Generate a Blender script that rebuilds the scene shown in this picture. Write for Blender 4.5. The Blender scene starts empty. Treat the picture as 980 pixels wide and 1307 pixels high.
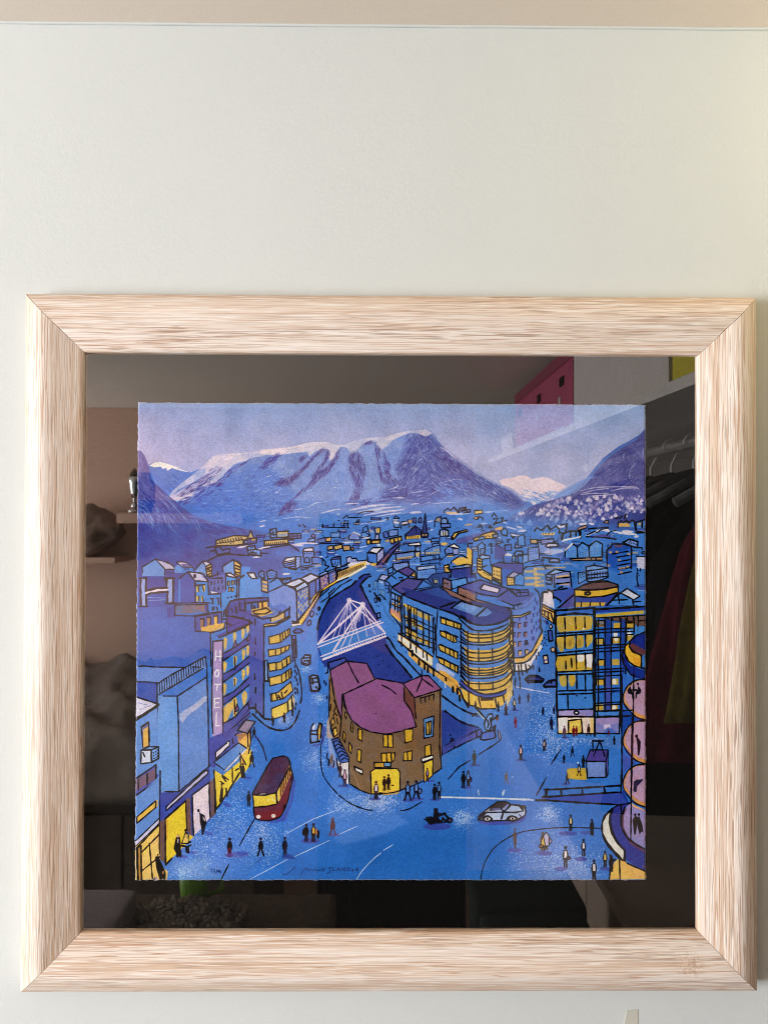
import bpy, bmesh, math, random
import numpy as np
from mathutils import Vector, Matrix, noise as mnoise

C = bpy.context.scene.collection
S = bpy.context.scene
random.seed(5)

# ---------------------------------------------------------------- camera, light, exposure
# axes: x right along the wall, y into the wall (the wall face is y = 0), z up; origin at the middle of the frame
cam_d = bpy.data.cameras.new('camera')
cam = bpy.data.objects.new('camera', cam_d)
C.objects.link(cam)
cam_d.sensor_fit = 'HORIZONTAL'
cam_d.sensor_width = 36.0
cam_d.lens = 36.0 * 1050 / 980
cam_d.clip_start, cam_d.clip_end = 0.01, 50
cam.location = (-0.0124, -0.71, 0.1025)
cam.rotation_euler = (math.radians(90) + 0.0105, 0.0032, -0.0)
cam.rotation_mode = 'QUATERNION'
_r = (Matrix.Rotation(0.0032, 3, 'Z') @ Matrix.Rotation(-0.0085, 3, 'Y') @ Matrix.Rotation(0.0105, 3, 'X'))
_b = Matrix(((1, 0, 0), (0, 0, -1), (0, 1, 0)))
cam.rotation_quaternion = (_b @ _r).to_quaternion()
S.camera = cam
cam_d.dof.use_dof = True
cam_d.dof.focus_distance = 0.70
cam_d.dof.aperture_fstop = 20.0

W = bpy.data.worlds.new('World')
S.world = W
W.use_nodes = True
W.node_tree.nodes['Background'].inputs[0].default_value = (0.92, 0.96, 1.0, 1)
W.node_tree.nodes['Background'].inputs[1].default_value = WORLD_STRENGTH = 0.6


def area(name, loc, to, size, size_y, power, col):
    d = bpy.data.lights.new(name, 'AREA')
    d.shape = 'RECTANGLE'
    d.size, d.size_y, d.energy, d.color = size, size_y, power, col
    o = bpy.data.objects.new(name, d)
    C.objects.link(o)
    o.location = loc
    o.rotation_euler = (Vector(to) - Vector(loc)).to_track_quat('-Z', 'Y').to_euler()
    return o


area('window_light', (-3.3, -1.75, -0.30), (0.35, 0.0, 0.05), 1.4, 1.5, 150, (0.96, 1.0, 1.04))
area('back_wall_fill', (-1.9, -1.85, 0.0), (-0.95, -2.47, -0.05), 0.5, 0.7, 16, (1.0, 0.99, 0.97))  # added fill that brightens the opposite wall mirrored in the glass
d_ = bpy.data.lights.new('warm_fill', 'POINT')  # added unseen light for the yellow tint at the upper right
d_.energy, d_.color, d_.shadow_soft_size = 1.5, (1.0, 0.88, 0.58), 0.06
o_ = bpy.data.objects.new('warm_fill', d_)
C.objects.link(o_)
o_.location = (0.58, -0.10, 0.45)

S.view_settings.view_transform = 'Standard'
S.view_settings.look = 'None'
S.view_settings.exposure = 0.14
S.view_settings.gamma = 1.0
S.view_settings.use_curve_mapping = False
S.render.engine = 'CYCLES'
S.cycles.use_denoising = True
S.cycles.max_bounces = 8
S.cycles.filter_width = 0.9
S.cycles.transparent_max_bounces = 12


# ---------------------------------------------------------------- helpers
def link(o, parent=None):
    C.objects.link(o)
    if parent:
        o.parent = parent
    return o


def thing(name, label, cat, loc=(0, 0, 0), group=None):
    o = bpy.data.objects.new(name, None)
    o.empty_display_size = 0.05
    C.objects.link(o)
    o.location = loc
    o['label'], o['category'] = label, cat
    if group:
        o['group'] = group
    return o


def tag(o, label, cat, group=None):
    o['label'], o['category'] = label, cat
    if group:
        o['group'] = group
    return o


def obj(name, bm, mat, parent=None, smooth=False):
    me = bpy.data.meshes.new(name)
    bmesh.ops.recalc_face_normals(bm, faces=bm.faces)
    bm.to_mesh(me)
    bm.free()
    me.materials.append(mat)
    if smooth:
        for p in me.polygons:
            p.use_smooth = True
    return link(bpy.data.objects.new(name, me), parent)


def box(bm, x0, x1, y0, y1, z0, z1, bev=0.0):
    r = bmesh.ops.create_cube(bm, size=1.0)
    for v in r['verts']:
        v.co = Vector(((x0 + x1) / 2 + v.co.x * (x1 - x0), (y0 + y1) / 2 + v.co.y * (y1 - y0), (z0 + z1) / 2 + v.co.z * (z1 - z0)))
    if bev:
        es = list({e for v in r['verts'] for e in v.link_edges})
        bmesh.ops.bevel(bm, geom=es, offset=bev, segments=2, affect='EDGES', profile=0.7)
    return bm


def boxes(*a, bev=0.0):
    bm = bmesh.new()
    for q in a:
        box(bm, *q, bev=bev)
    return bm


def tube(bm, pts, r, n=8):
    pts = [Vector(p) for p in pts]
    rings = []
    for i, p in enumerate(pts):
        d = (pts[min(i + 1, len(pts) - 1)] - pts[max(i - 1, 0)]).normalized()
        u = d.orthogonal().normalized() if i == 0 else (rings_u - d * rings_u.dot(d)).normalized()
        rings_u = u
        v = d.cross(u)
        rr = r[i] if isinstance(r, (list, tuple)) else r
        rings.append([bm.verts.new(p + (u * math.cos(t) + v * math.sin(t)) * rr) for t in [6.28319 * k / n for k in range(n)]])
    for a, b in zip(rings, rings[1:]):
        for k in range(n):
            bm.faces.new((a[k], a[(k + 1) % n], b[(k + 1) % n], b[k]))
    bm.faces.new(rings[0])
    bm.faces.new(rings[-1])
    return bm


def lathe(bm, prof, c=(0, 0, 0), n=24):
    rings = [[bm.verts.new((c[0] + r * math.cos(6.28319 * k / n), c[1] + r * math.sin(6.28319 * k / n), c[2] + z)) for k in range(n)] for r, z in prof]
    for a, b in zip(rings, rings[1:]):
        for k in range(n):
            bm.faces.new((a[k], a[(k + 1) % n], b[(k + 1) % n], b[k]))
    bm.faces.new(rings[0])
    bm.faces.new(rings[-1])
    return bm


# ---------------------------------------------------------------- materials
def nodes(name):
    m = bpy.data.materials.new(name)
    m.use_nodes = True
    nt = m.node_tree
    nt.nodes.clear()
    out = nt.nodes.new('ShaderNodeOutputMaterial')
    b = nt.nodes.new('ShaderNodeBsdfPrincipled')
    nt.links.new(b.outputs[0], out.inputs[0])
    return m, nt, b, out


def N(nt, t, **kw):
    n = nt.nodes.new(t)
    for k, v in kw.items():
        if k.startswith('i_'):
            n.inputs[k[2:].replace('_', ' ')].default_value = v
        else:
            setattr(n, k, v)
    return n


def ramp(nt, src, stops, interp='LINEAR'):
    r = nt.nodes.new('ShaderNodeValToRGB')
    r.color_ramp.interpolation = interp
    while len(r.color_ramp.elements) < len(stops):
        r.color_ramp.elements.new(0.5)
    for e, (p, c) in zip(r.color_ramp.elements, stops):
        e.position = p
        e.color = (*c, 1) if len(c) == 3 else c
    nt.links.new(src, r.inputs[0])
    return r


def mix(nt, fac, a, b, mode='MIX'):
    m = nt.nodes.new('ShaderNodeMix')
    m.data_type = 'RGBA'
    m.blend_type = mode
    for s, v in ((m.inputs[0], fac), (m.inputs[6], a), (m.inputs[7], b)):
        if hasattr(v, 'links'):
            nt.links.new(v, s)
        elif isinstance(v, (int, float)):
            s.default_value = v
        else:
            s.default_value = (*v, 1)
    return m.outputs[2]


def plain(name, col, rough=0.6, metal=0.0, grain=0.12, scale=40.0, bump=0.05, spec=0.5):
    """a plain surface with uneven tone and a little tooth"""
    m, nt, b, _ = nodes(name)
    tc = N(nt, 'ShaderNodeTexCoord')
    nz = N(nt, 'ShaderNodeTexNoise', i_Scale=scale, i_Detail=5.0)
    nt.links.new(tc.outputs['Object'], nz.inputs['Vector'])
    lo = tuple(c * (1 - grain) for c in col)
    hi = tuple(min(c * (1 + grain), 1) for c in col)
    r = ramp(nt, nz.outputs[0], [(0.3, lo), (0.7, hi)])
    nt.links.new(r.outputs[0], b.inputs['Base Color'])
    b.inputs['Roughness'].default_value = rough
    b.inputs['Metallic'].default_value = metal
    b.inputs['Specular IOR Level'].default_value = spec
    if bump:
        bp = N(nt, 'ShaderNodeBump', i_Strength=bump, i_Distance=0.002)
        nt.links.new(nz.outputs[0], bp.inputs['Height'])
        nt.links.new(bp.outputs[0], b.inputs['Normal'])
    return m


def wood_mat(knot=None):
    """whitewashed oak foil: long grain along the rail's own x axis"""
    m, nt, b, _ = nodes('knotty_whitewashed_oak' if knot else 'whitewashed_oak')
    tc = N(nt, 'ShaderNodeTexCoord')
    oi = N(nt, 'ShaderNodeObjectInfo')
    off = N(nt, 'ShaderNodeVectorMath', operation='SCALE')
    off.inputs['Scale'].default_value = 13.7
    cx = N(nt, 'ShaderNodeCombineXYZ')
    for k in range(3):
        nt.links.new(oi.outputs['Random'], cx.inputs[k])
    nt.links.new(cx.outputs[0], off.inputs[0])
    # slow wander of the grain
    base = N(nt, 'ShaderNodeVectorMath', operation='ADD')
    nt.links.new(tc.outputs['Object'], base.inputs[0])
    nt.links.new(off.outputs[0], base.inputs[1])

    def grain(sx, sy, detail, rough=0.55, seed=0.0, dist=0.0):
        mp = N(nt, 'ShaderNodeMapping')
        mp.inputs['Scale'].default_value = (sx, sy, sy * 0.6)
        mp.inputs['Location'].default_value = (seed, seed * 1.7, 0)
        nt.links.new(warp.outputs[0], mp.inputs[0])
        n = N(nt, 'ShaderNodeTexNoise', i_Scale=1.0, i_Detail=detail, i_Roughness=rough, i_Distortion=dist)
        nt.links.new(mp.outputs[0], n.inputs['Vector'])
        return n.outputs[0]
    wmap = N(nt, 'ShaderNodeMapping')
    wmap.inputs['Scale'].default_value = (9, 26, 20)
    nt.links.new(base.outputs[0], wmap.inputs[0])
    wn = N(nt, 'ShaderNodeTexNoise', i_Scale=1.0, i_Detail=2.0)
    nt.links.new(wmap.outputs[0], wn.inputs['Vector'])
    wsc = N(nt, 'ShaderNodeVectorMath', operation='MULTIPLY')
    nt.links.new(wn.outputs[1], wsc.inputs[0])
    wsc.inputs[1].default_value = (0.0, 0.0045, 0.0)
    warp = N(nt, 'ShaderNodeVectorMath', operation='ADD')
    nt.links.new(base.outputs[0], warp.inputs[0])
    nt.links.new(wsc.outputs[0], warp.inputs[1])

    def lines(src, lo, hi, amt):
        """thin contour lines of a noise: 1 on the line, 0 off it"""
        d = N(nt, 'ShaderNodeMath', operation='SUBTRACT')
        nt.links.new(src, d.inputs[0])
        d.inputs[1].default_value = 0.5
        ab = N(nt, 'ShaderNodeMath', operation='ABSOLUTE')
        nt.links.new(d.outputs[0], ab.inputs[0])
        return ramp(nt, ab.outputs[0], [(lo, (amt, amt, amt)), (hi, (0, 0, 0))]).outputs[0]

    def times(a_, b_):
        q = N(nt, 'ShaderNodeMath', operation='MULTIPLY')
        nt.links.new(a_, q.inputs[0])
        nt.links.new(b_, q.inputs[1])
        return q.outputs[0]
    broad = grain(1.1, 62, 4.0, seed=1.3)
    r0 = ramp(nt, broad, [(0.33, (0.62, 0.455, 0.33)), (0.43, (0.715, 0.57, 0.455)), (0.52, (0.79, 0.675, 0.58)), (0.66, (0.845, 0.76, 0.69))])
    # the foil shows more orange where it wraps over the outer edge and the inner lip
    sep = N(nt, 'ShaderNodeSeparateXYZ')
    nt.links.new(tc.outputs['Object'], sep.inputs[0])
    mr = N(nt, 'ShaderNodeMapRange')
    mr.inputs['From Min'].default_value, mr.inputs['From Max'].default_value = -0.0505, 0.0005
    nt.links.new(sep.outputs[1], mr.inputs[0])
    er = ramp(nt, mr.outputs[0], [(0.0, (0.75,) * 3), (0.05, (0.0,) * 3), (0.80, (0.0,) * 3), (0.97, (0.5,) * 3)])
    c0 = mix(nt, er.outputs[0], r0.outputs[0], (0.66, 0.43, 0.26))
    patch = ramp(nt, grain(3, 48, 3.0, seed=2.2), [(0.40, (0.15, 0.15, 0.15)), (0.62, (1, 1, 1))])
    patch2 = ramp(nt, grain(4, 66, 2.0, seed=6.6), [(0.42, (0, 0, 0)), (0.58, (1, 1, 1))])
    streak = grain(8, 1000, 2.0, seed=3.1)
    s1 = ramp(nt, streak, [(0.54, (0, 0, 0)), (0.61, (0.7, 0.7, 0.7))])
    c1 = mix(nt, s1.outputs[0], c0, (0.60, 0.42, 0.30))
    c2 = mix(nt, lines(grain(8, 470, 2.0, seed=8.3), 0.012, 0.050, 0.85), c1, (0.90, 0.85, 0.79))
    pore = grain(24, 1250, 1.0, seed=5.7)
    s3 = ramp(nt, pore, [(0.57, (0, 0, 0)), (0.63, (0.75, 0.75, 0.75))])
    c3 = mix(nt, times(s3.outputs[0], patch.outputs[0]), c2, (0.33, 0.21, 0.14))
    s5 = times(lines(grain(9, 440, 2.0, seed=15.1), 0.006, 0.030, 0.6), patch.outputs[0])
    c3 = mix(nt, s5, c3, (0.45, 0.27, 0.17))
    s4 = times(lines(grain(3.4, 210, 3.0, seed=11.9), 0.004, 0.018, 0.75), patch2.outputs[0])
    c4 = mix(nt, s4, c3, (0.50, 0.27, 0.15))
    if knot:
        ds = N(nt, 'ShaderNodeVectorMath', operation='DISTANCE')
        sc = N(nt, 'ShaderNodeVectorMath', operation='MULTIPLY')
        sc.inputs[1].default_value = (0.8, 1.0, 0.0)
        nt.links.new(tc.outputs['Object'], sc.inputs[0])
        nt.links.new(sc.outputs[0], ds.inputs[0])
        ds.inputs[1].default_value = (knot[0] * 0.8, knot[1], 0)
        kn = N(nt, 'ShaderNodeTexNoise', i_Scale=150.0, i_Detail=2.0, i_Distortion=1.2)
        nt.links.new(tc.outputs['Object'], kn.inputs['Vector'])
        km = ramp(nt, ds.outputs['Value'], [(0.003, (0.6, 0.6, 0.6)), (0.012, (0, 0, 0))])
        c4 = mix(nt, times(km.outputs[0], km.outputs[0]), c4, (0.70, 0.53, 0.41))
        c4 = mix(nt, times(lines(kn.outputs[0], 0.015, 0.05, 1.0), km.outputs[0]), c4, (0.42, 0.24, 0.13))
    nt.links.new(c4, b.inputs['Base Color'])
    b.inputs['Roughness'].default_value = 0.52
    b.inputs['Specular IOR Level'].default_value = 0.35
    hs = N(nt, 'ShaderNodeMath', operation='ADD')
    nt.links.new(s3.outputs[0], hs.inputs[0])
    nt.links.new(s4, hs.inputs[1])
    bp = N(nt, 'ShaderNodeBump', invert=True, i_Strength=0.35, i_Distance=0.0006)
    nt.links.new(hs.outputs[0], bp.inputs['Height'])
    nt.links.new(bp.outputs[0], b.inputs['Normal'])
    return m


def wall_mat(name, col, bump=0.14):
    """rolled emulsion paint: faint roller stipple, cloudy tone, a few specks"""
    m, nt, b, _ = nodes(name)
    tc = N(nt, 'ShaderNodeTexCoord')
    big = N(nt, 'ShaderNodeTexNoise', i_Scale=2.6, i_Detail=4.0)
    fine = N(nt, 'ShaderNodeTexNoise', i_Scale=900.0, i_Detail=3.0)
    spk = N(nt, 'ShaderNodeTexVoronoi', i_Scale=9.0)
    for n in (big, fine, spk):
        nt.links.new(tc.outputs['Object'], n.inputs['Vector'])
    r = ramp(nt, big.outputs[0], [(0.3, tuple(c * 0.975 for c in col)), (0.7, tuple(c * 1.02 for c in col))])
    r2 = ramp(nt, fine.outputs[0], [(0.3, (0.955, 0.955, 0.955)), (0.7, (1.035, 1.035, 1.035))])
    c = mix(nt, 1.0, r.outputs[0], r2.outputs[0], 'MULTIPLY')
    r3 = ramp(nt, spk.outputs['Distance'], [(0.008, (1, 1, 1)), (0.014, (0, 0, 0))])
    c = mix(nt, r3.outputs[0], c, tuple(k * 0.72 for k in col))
    nt.links.new(c, b.inputs['Base Color'])
    b.inputs['Roughness'].default_value = 0.75
    b.inputs['Specular IOR Level'].default_value = 0.25
    mid = N(nt, 'ShaderNodeTexNoise', i_Scale=230.0, i_Detail=3.0)
    dent = N(nt, 'ShaderNodeTexNoise', i_Scale=24.0, i_Detail=2.0)
    nt.links.new(tc.outputs['Object'], mid.inputs['Vector'])
    nt.links.new(tc.outputs['Object'], dent.inputs['Vector'])
    h1 = N(nt, 'ShaderNodeMath', operation='MULTIPLY_ADD')
    nt.links.new(dent.outputs[0], h1.inputs[0])
    h1.inputs[1].default_value = 1.6
    nt.links.new(fine.outputs[0], h1.inputs[2])
    h2 = N(nt, 'ShaderNodeMath', operation='ADD')
    nt.links.new(h1.outputs[0], h2.inputs[0])
    nt.links.new(mid.outputs[0], h2.inputs[1])
    bp = N(nt, 'ShaderNodeBump', i_Strength=bump, i_Distance=0.0008)
    nt.links.new(h2.outputs[0], bp.inputs['Height'])
    nt.links.new(bp.outputs[0], b.inputs['Normal'])
    return m


def glass_mat():
    """picture glass: a clear pane with a mirror sheen"""
    m, nt, b, out = nodes('picture_glass')
    nt.nodes.remove(b)
    tr = N(nt, 'ShaderNodeBsdfTransparent')
    gl = N(nt, 'ShaderNodeBsdfGlossy')
    gl.inputs['Roughness'].default_value = 0.0
    lw = N(nt, 'ShaderNodeLayerWeight')
    pw = N(nt, 'ShaderNodeMath', operation='POWER')
    nt.links.new(lw.outputs['Facing'], pw.inputs[0])
    pw.inputs[1].default_value = 5.0
    ma = N(nt, 'ShaderNodeMath', operation='MULTIPLY_ADD')
    nt.links.new(pw.outputs[0], ma.inputs[0])
    ma.inputs[1].default_value = 0.6
    ma.inputs[2].default_value = 0.175
    ge = N(nt, 'ShaderNodeNewGeometry')
    fr = N(nt, 'ShaderNodeMath', operation='SUBTRACT')
    fr.inputs[0].default_value = 1.0
    nt.links.new(ge.outputs['Backfacing'], fr.inputs[1])
    fa = N(nt, 'ShaderNodeMath', operation='MULTIPLY')
    nt.links.new(ma.outputs[0], fa.inputs[0])
    nt.links.new(fr.outputs[0], fa.inputs[1])
    mx = N(nt, 'ShaderNodeMixShader')
    nt.links.new(fa.outputs[0], mx.inputs[0])
    nt.links.new(tr.outputs[0], mx.inputs[1])
    nt.links.new(gl.outputs[0], mx.inputs[2])
    nt.links.new(mx.outputs[0], out.inputs[0])
    return m


M = dict(
    wood=wood_mat(),
    wood_knot=wood_mat((-0.249, -0.027)),
    wall=wall_mat('pale_wall_paint', (0.635, 0.675, 0.665)),
    ceil=wall_mat('ceiling_paint', (0.80, 0.705, 0.61)),
    far=wall_mat('taupe_wall_paint', (0.61, 0.39, 0.295)),
    floor=plain('floor_boards', (0.24, 0.21, 0.18)),
    mat=plain('black_mat_board', (0.006, 0.0055, 0.005), 0.9, grain=0.3, scale=900, bump=0.1, spec=0.04),
    glass=glass_mat(),
    tape=plain('beige_tape', (0.575, 0.575, 0.50), 0.6, grain=0.05),
    back=plain('hardboard', (0.12, 0.08, 0.05), 0.8),
    white=plain('white_laminate', (0.66, 0.61, 0.56), 0.45, grain=0.05),
    beige=plain('beige_laminate', (0.34, 0.26, 0.20), 0.5, grain=0.08),
    grey=plain('grey_card', (0.62, 0.55, 0.51), 0.7, grain=0.05),
    pink=plain('pink_card', (0.42, 0.05, 0.13), 0.5, grain=0.06),
    red=plain('deep_pink_card', (0.26, 0.03, 0.07), 0.5, grain=0.06),
    yellow=plain('yellow_card', (0.60, 0.50, 0.02), 0.5, grain=0.05),
    dark=plain('black_cloth', (0.006, 0.006, 0.007), 0.9, grain=0.3, scale=60, spec=0.04),
    maroon=plain('maroon_cloth', (0.085, 0.009, 0.016), 0.9, grain=0.3, scale=60, spec=0.04),
    olive=plain('olive_cloth', (0.09, 0.066, 0.013), 0.9, grain=0.3, scale=60, spec=0.04),
    greyc=plain('grey_cloth', (0.13, 0.125, 0.12), 0.9, grain=0.3, scale=60, spec=0.04),
    chrome=plain('bright_wire', (0.88, 0.87, 0.85), 0.35, 0.0, grain=0.02),
    panel=plain('taupe_back_panel', (0.24, 0.205, 0.185), 0.6, grain=0.05),
    steel=plain('brushed_rail', (0.5, 0.48, 0.45), 0.35, 0.6, grain=0.05),
    duvet=plain('pale_bedding', (0.19, 0.155, 0.13), 0.9, grain=0.1, spec=0.04),
    bag=plain('brown_canvas', (0.22, 0.15, 0.12), 0.9, grain=0.15, spec=0.04),
    brown=plain('dark_wood', (0.10, 0.075, 0.055), 0.6, grain=0.2, spec=0.04),
    green=plain('green_plastic', (0.16, 0.34, 0.01), 0.5, grain=0.1),
    fur=plain('brown_pile', (0.20, 0.165, 0.13), 0.95, grain=0.3, scale=120, spec=0.04),
    cush=plain('grey_cushion', (0.30, 0.265, 0.275), 0.9, grain=0.15, scale=150, spec=0.04),
    added_door=plain('added_door_dark', (0.010, 0.009, 0.009), 0.6, grain=0.2, spec=0.04),
    slate=plain('dark_green_case', (0.016, 0.024, 0.022), 0.6, grain=0.2, spec=0.04),
    silver=plain('silver_plate', (0.8, 0.8, 0.82), 0.2, 1.0, grain=0.03),
)
# ---------------------------------------------------------------- the print: a small ink-and-gouache painter
AX0, AY0, AX1, AY1, AS = 174.0, 515.2, 824.4, 1123.8, 2.0
AW, AH = int((AX1 - AX0) * AS), int((AY1 - AY0) * AS)
rng = np.random.default_rng(7)


def srgb2lin(c):
    c = np.asarray(c, dtype=np.float32)
    return np.where(c <= 0.04045, c / 12.92, ((c + 0.055) / 1.055) ** 2.4)


def vnoise(h, w, cell, seed):
    """smooth value noise in 0..1"""
    r = np.random.default_rng(seed)
    gh, gw = int(h / cell) + 3, int(w / cell) + 3
    g = r.random((gh, gw)).astype(np.float32)
    y = np.arange(h) / cell
    x = np.arange(w) / cell
    yi, xi = y.astype(int), x.astype(int)
    fy, fx = (y - yi), (x - xi)
    fy = (fy * fy * (3 - 2 * fy))[:, None].astype(np.float32)
    fx = (fx * fx * (3 - 2 * fx))[None, :].astype(np.float32)
    a, b = g[np.ix_(yi, xi)], g[np.ix_(yi, xi + 1)]
    c, d = g[np.ix_(yi + 1, xi)], g[np.ix_(yi + 1, xi + 1)]
    return (a * (1 - fx) + b * fx) * (1 - fy) + (c * (1 - fx) + d * fx) * fy


ART = np.zeros((AH, AW, 3), np.float32)
TR = [0.0, 0.0, 1.0]
INK = (14, 9, 24)


def T(x, y, s):
    TR[:] = [x, y, s]


def pts_of(s):
    """tile coordinates -> raster coordinates"""
    if isinstance(s, str):
        a = np.array([[float(v) for v in q.split(',')] for q in s.split()], np.float64)
    else:
        a = np.array(s, np.float64)
    a = a / TR[2]
    a[:, 0] = (a[:, 0] + TR[0] - AX0) * AS
    a[:, 1] = (a[:, 1] + TR[1] - AY0) * AS
    return a


def smooth(p, n=6, closed=False):
    if len(p) < 3:
        return p
    q = np.vstack([p[-1:], p, p[:2]]) if closed else np.vstack([2 * p[0] - p[1], p, 2 * p[-1] - p[-2]])
    out = []
    for k in range(1, len(q) - 2):
        a, b, c, d = q[k - 1], q[k], q[k + 1], q[k + 2]
        for t in np.arange(n) / n:
            out.append(0.5 * (2 * b + (c - a) * t + (2 * a - 5 * b + 4 * c - d) * t * t + (3 * b - a - 3 * c + d) * t ** 3))
    if not closed:
        out.append(p[-1])
    return np.array(out)


def box_of(p, m):
    x0, y0 = np.floor(p.min(0) - m).astype(int)
    x1, y1 = np.ceil(p.max(0) + m).astype(int)
    return max(x0, 0), max(y0, 0), min(x1 + 1, AW), min(y1 + 1, AH)


def seg_dist(X, Y, a, b):
    d = b - a
    L2 = max(float(d @ d), 1e-9)
    t = np.clip(((X - a[0]) * d[0] + (Y - a[1]) * d[1]) / L2, 0, 1)
    return np.hypot(X - a[0] - t * d[0], Y - a[1] - t * d[1]), t


def blend(x0, y0, x1, y1, cov, c):
    c = np.asarray(c, np.float32) / 255.0
    r = ART[y0:y1, x0:x1]
    r += (c - r) * cov[..., None]


def coverage(p, soft=0.7):
    x0, y0, x1, y1 = box_of(p, soft + 1)
    if x1 <= x0 or y1 <= y0:
        return None
    X = np.arange(x0, x1, dtype=np.float32)[None, :] + 0.5
    Y = np.arange(y0, y1, dtype=np.float32)[:, None] + 0.5
    ins = np.zeros((y1 - y0, x1 - x0), bool)
    dist = np.full(ins.shape, 1e6, np.float32)
    n = len(p)
    for i in range(n):
        a, b = p[i], p[(i + 1) % n]
        if a[1] != b[1]:
            cr = (a[1] > Y) != (b[1] > Y)
            ins ^= cr & (X < (b[0] - a[0]) * (Y - a[1]) / (b[1] - a[1]) + a[0])
        ex0 = max(int(min(a[0], b[0]) - soft - 2) - x0, 0)
        ex1 = max(min(int(max(a[0], b[0]) + soft + 3) - x0, x1 - x0), 0)
        ey0 = max(int(min(a[1], b[1]) - soft - 2) - y0, 0)
        ey1 = max(min(int(max(a[1], b[1]) + soft + 3) - y0, y1 - y0), 0)
        if ex1 > ex0 and ey1 > ey0:
            d, _ = seg_dist(X[:, ex0:ex1], Y[ey0:ey1], a, b)
            np.minimum(dist[ey0:ey1, ex0:ex1], d, out=dist[ey0:ey1, ex0:ex1])
    sd = np.where(ins, dist, -dist)
    return x0, y0, x1, y1, np.clip(0.5 + 0.5 * sd / soft, 0, 1)


WASH = None


def P(s, c, a=1.0, o=0, sm=0, soft=0.7, wash=0.10, oc=INK):
    """filled shape: c colour, a opacity, o outline width in photo pixels, wash = uneven paint"""
    p = pts_of(s)
    if sm:
        p = smooth(p, sm, True)
    r = coverage(p, soft)
    if r is not None:
        x0, y0, x1, y1, cov = r
        cov = cov * a
        if wash:
            k = WASH[y0:y1, x0:x1]
            cov = cov * np.clip(1 - wash * 2.2 * k, 0, 1)
        blend(x0, y0, x1, y1, cov, c)
    if o:
        stroke(np.vstack([p, p[:1]]), o * AS, oc)


def stroke(p, w, c, a=1.0, taper=0.0, wob=0.28):
    """ink line of width w (raster pixels) with a wavering hand"""
    x0, y0, x1, y1 = box_of(p, w + 2)
    if x1 <= x0 or y1 <= y0:
        return
    cov = np.zeros((y1 - y0, x1 - x0), np.float32)
    n = len(p) - 1
    L = np.concatenate([[0], np.cumsum(np.hypot(*(p[1:] - p[:-1]).T))])
    ph = rng.random(3) * 6.28
    tot = max(L[-1], 1e-6)
    for i in range(n):
        a_, b_ = p[i], p[i + 1]
        ex0, ey0 = np.floor(np.minimum(a_, b_) - w - 2).astype(int)
        ex1, ey1 = np.ceil(np.maximum(a_, b_) + w + 3).astype(int)
        ex0, ey0, ex1, ey1 = max(ex0, x0), max(ey0, y0), min(ex1, x1), min(ey1, y1)
        if ex1 <= ex0 or ey1 <= ey0:
            continue
        X = np.arange(ex0, ex1, dtype=np.float32)[None, :] + 0.5
        Y = np.arange(ey0, ey1, dtype=np.float32)[:, None] + 0.5
        d, t = seg_dist(X, Y, a_, b_)
        s_ = L[i] + t * (L[i + 1] - L[i])
        ww = 0.5 * w * (1 + wob * (np.sin(s_ * 0.23 + ph[0]) * 0.6 + np.sin(s_ * 0.09 + ph[1]) * 0.5))
        if taper:
            u = s_ / tot
            ww = ww * (1 - taper * np.abs(2 * u - 1) ** 2)
        v = np.clip(ww - d + 0.5, 0, 1)
        sub = cov[ey0 - y0:ey1 - y0, ex0 - x0:ex1 - x0]
        np.maximum(sub, v, out=sub)
    blend(x0, y0, x1, y1, cov * a, c)


def L(s, w=1.0, c=INK, sm=0, a=1.0, taper=0.0, wob=0.28):
    for q in (s.split('|') if isinstance(s, str) else [s]):
        p = pts_of(q.strip() if isinstance(q, str) else q)
        if len(p) < 2:
            p = np.vstack([p, p + 0.4])
        if sm:
            p = smooth(p, sm)
        stroke(p, w * AS * (1.1 if c is INK else 1), c, a, taper, wob)


def D(s, r, c=INK, a=1.0):
    """dots of radius r (tile units)"""
    for q in s.split():
        x, y = [float(v) for v in q.split(',')]
        k = rng.random() * 6.28
        pp = [(x + r * (1 + 0.15 * math.sin(3 * t + k)) * math.cos(t), y + r * math.sin(t)) for t in np.linspace(0, 6.28, 11)[:-1]]
        P(pp, c, a, wash=0)


def E(cx, cy, rx, ry, c, a=1.0, rot=0.0, o=0, soft=0.7, n=22):
    t = np.linspace(0, 2 * math.pi, n + 1)[:-1]
    x, y = rx * np.cos(t), ry * np.sin(t)
    P(np.stack([cx + x * math.cos(rot) - y * math.sin(rot), cy + x * math.sin(rot) + y * math.cos(rot)], 1), c, a, o, soft=soft)


def inside(x, y, poly):
    r = False
    n = len(poly)
    for i in range(n):
        a, b = poly[i], poly[(i + 1) % n]
        if (a[1] > y) != (b[1] > y) and x < (b[0] - a[0]) * (y - a[1]) / (b[1] - a[1]) + a[0]:
            r = not r
    return r


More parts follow.
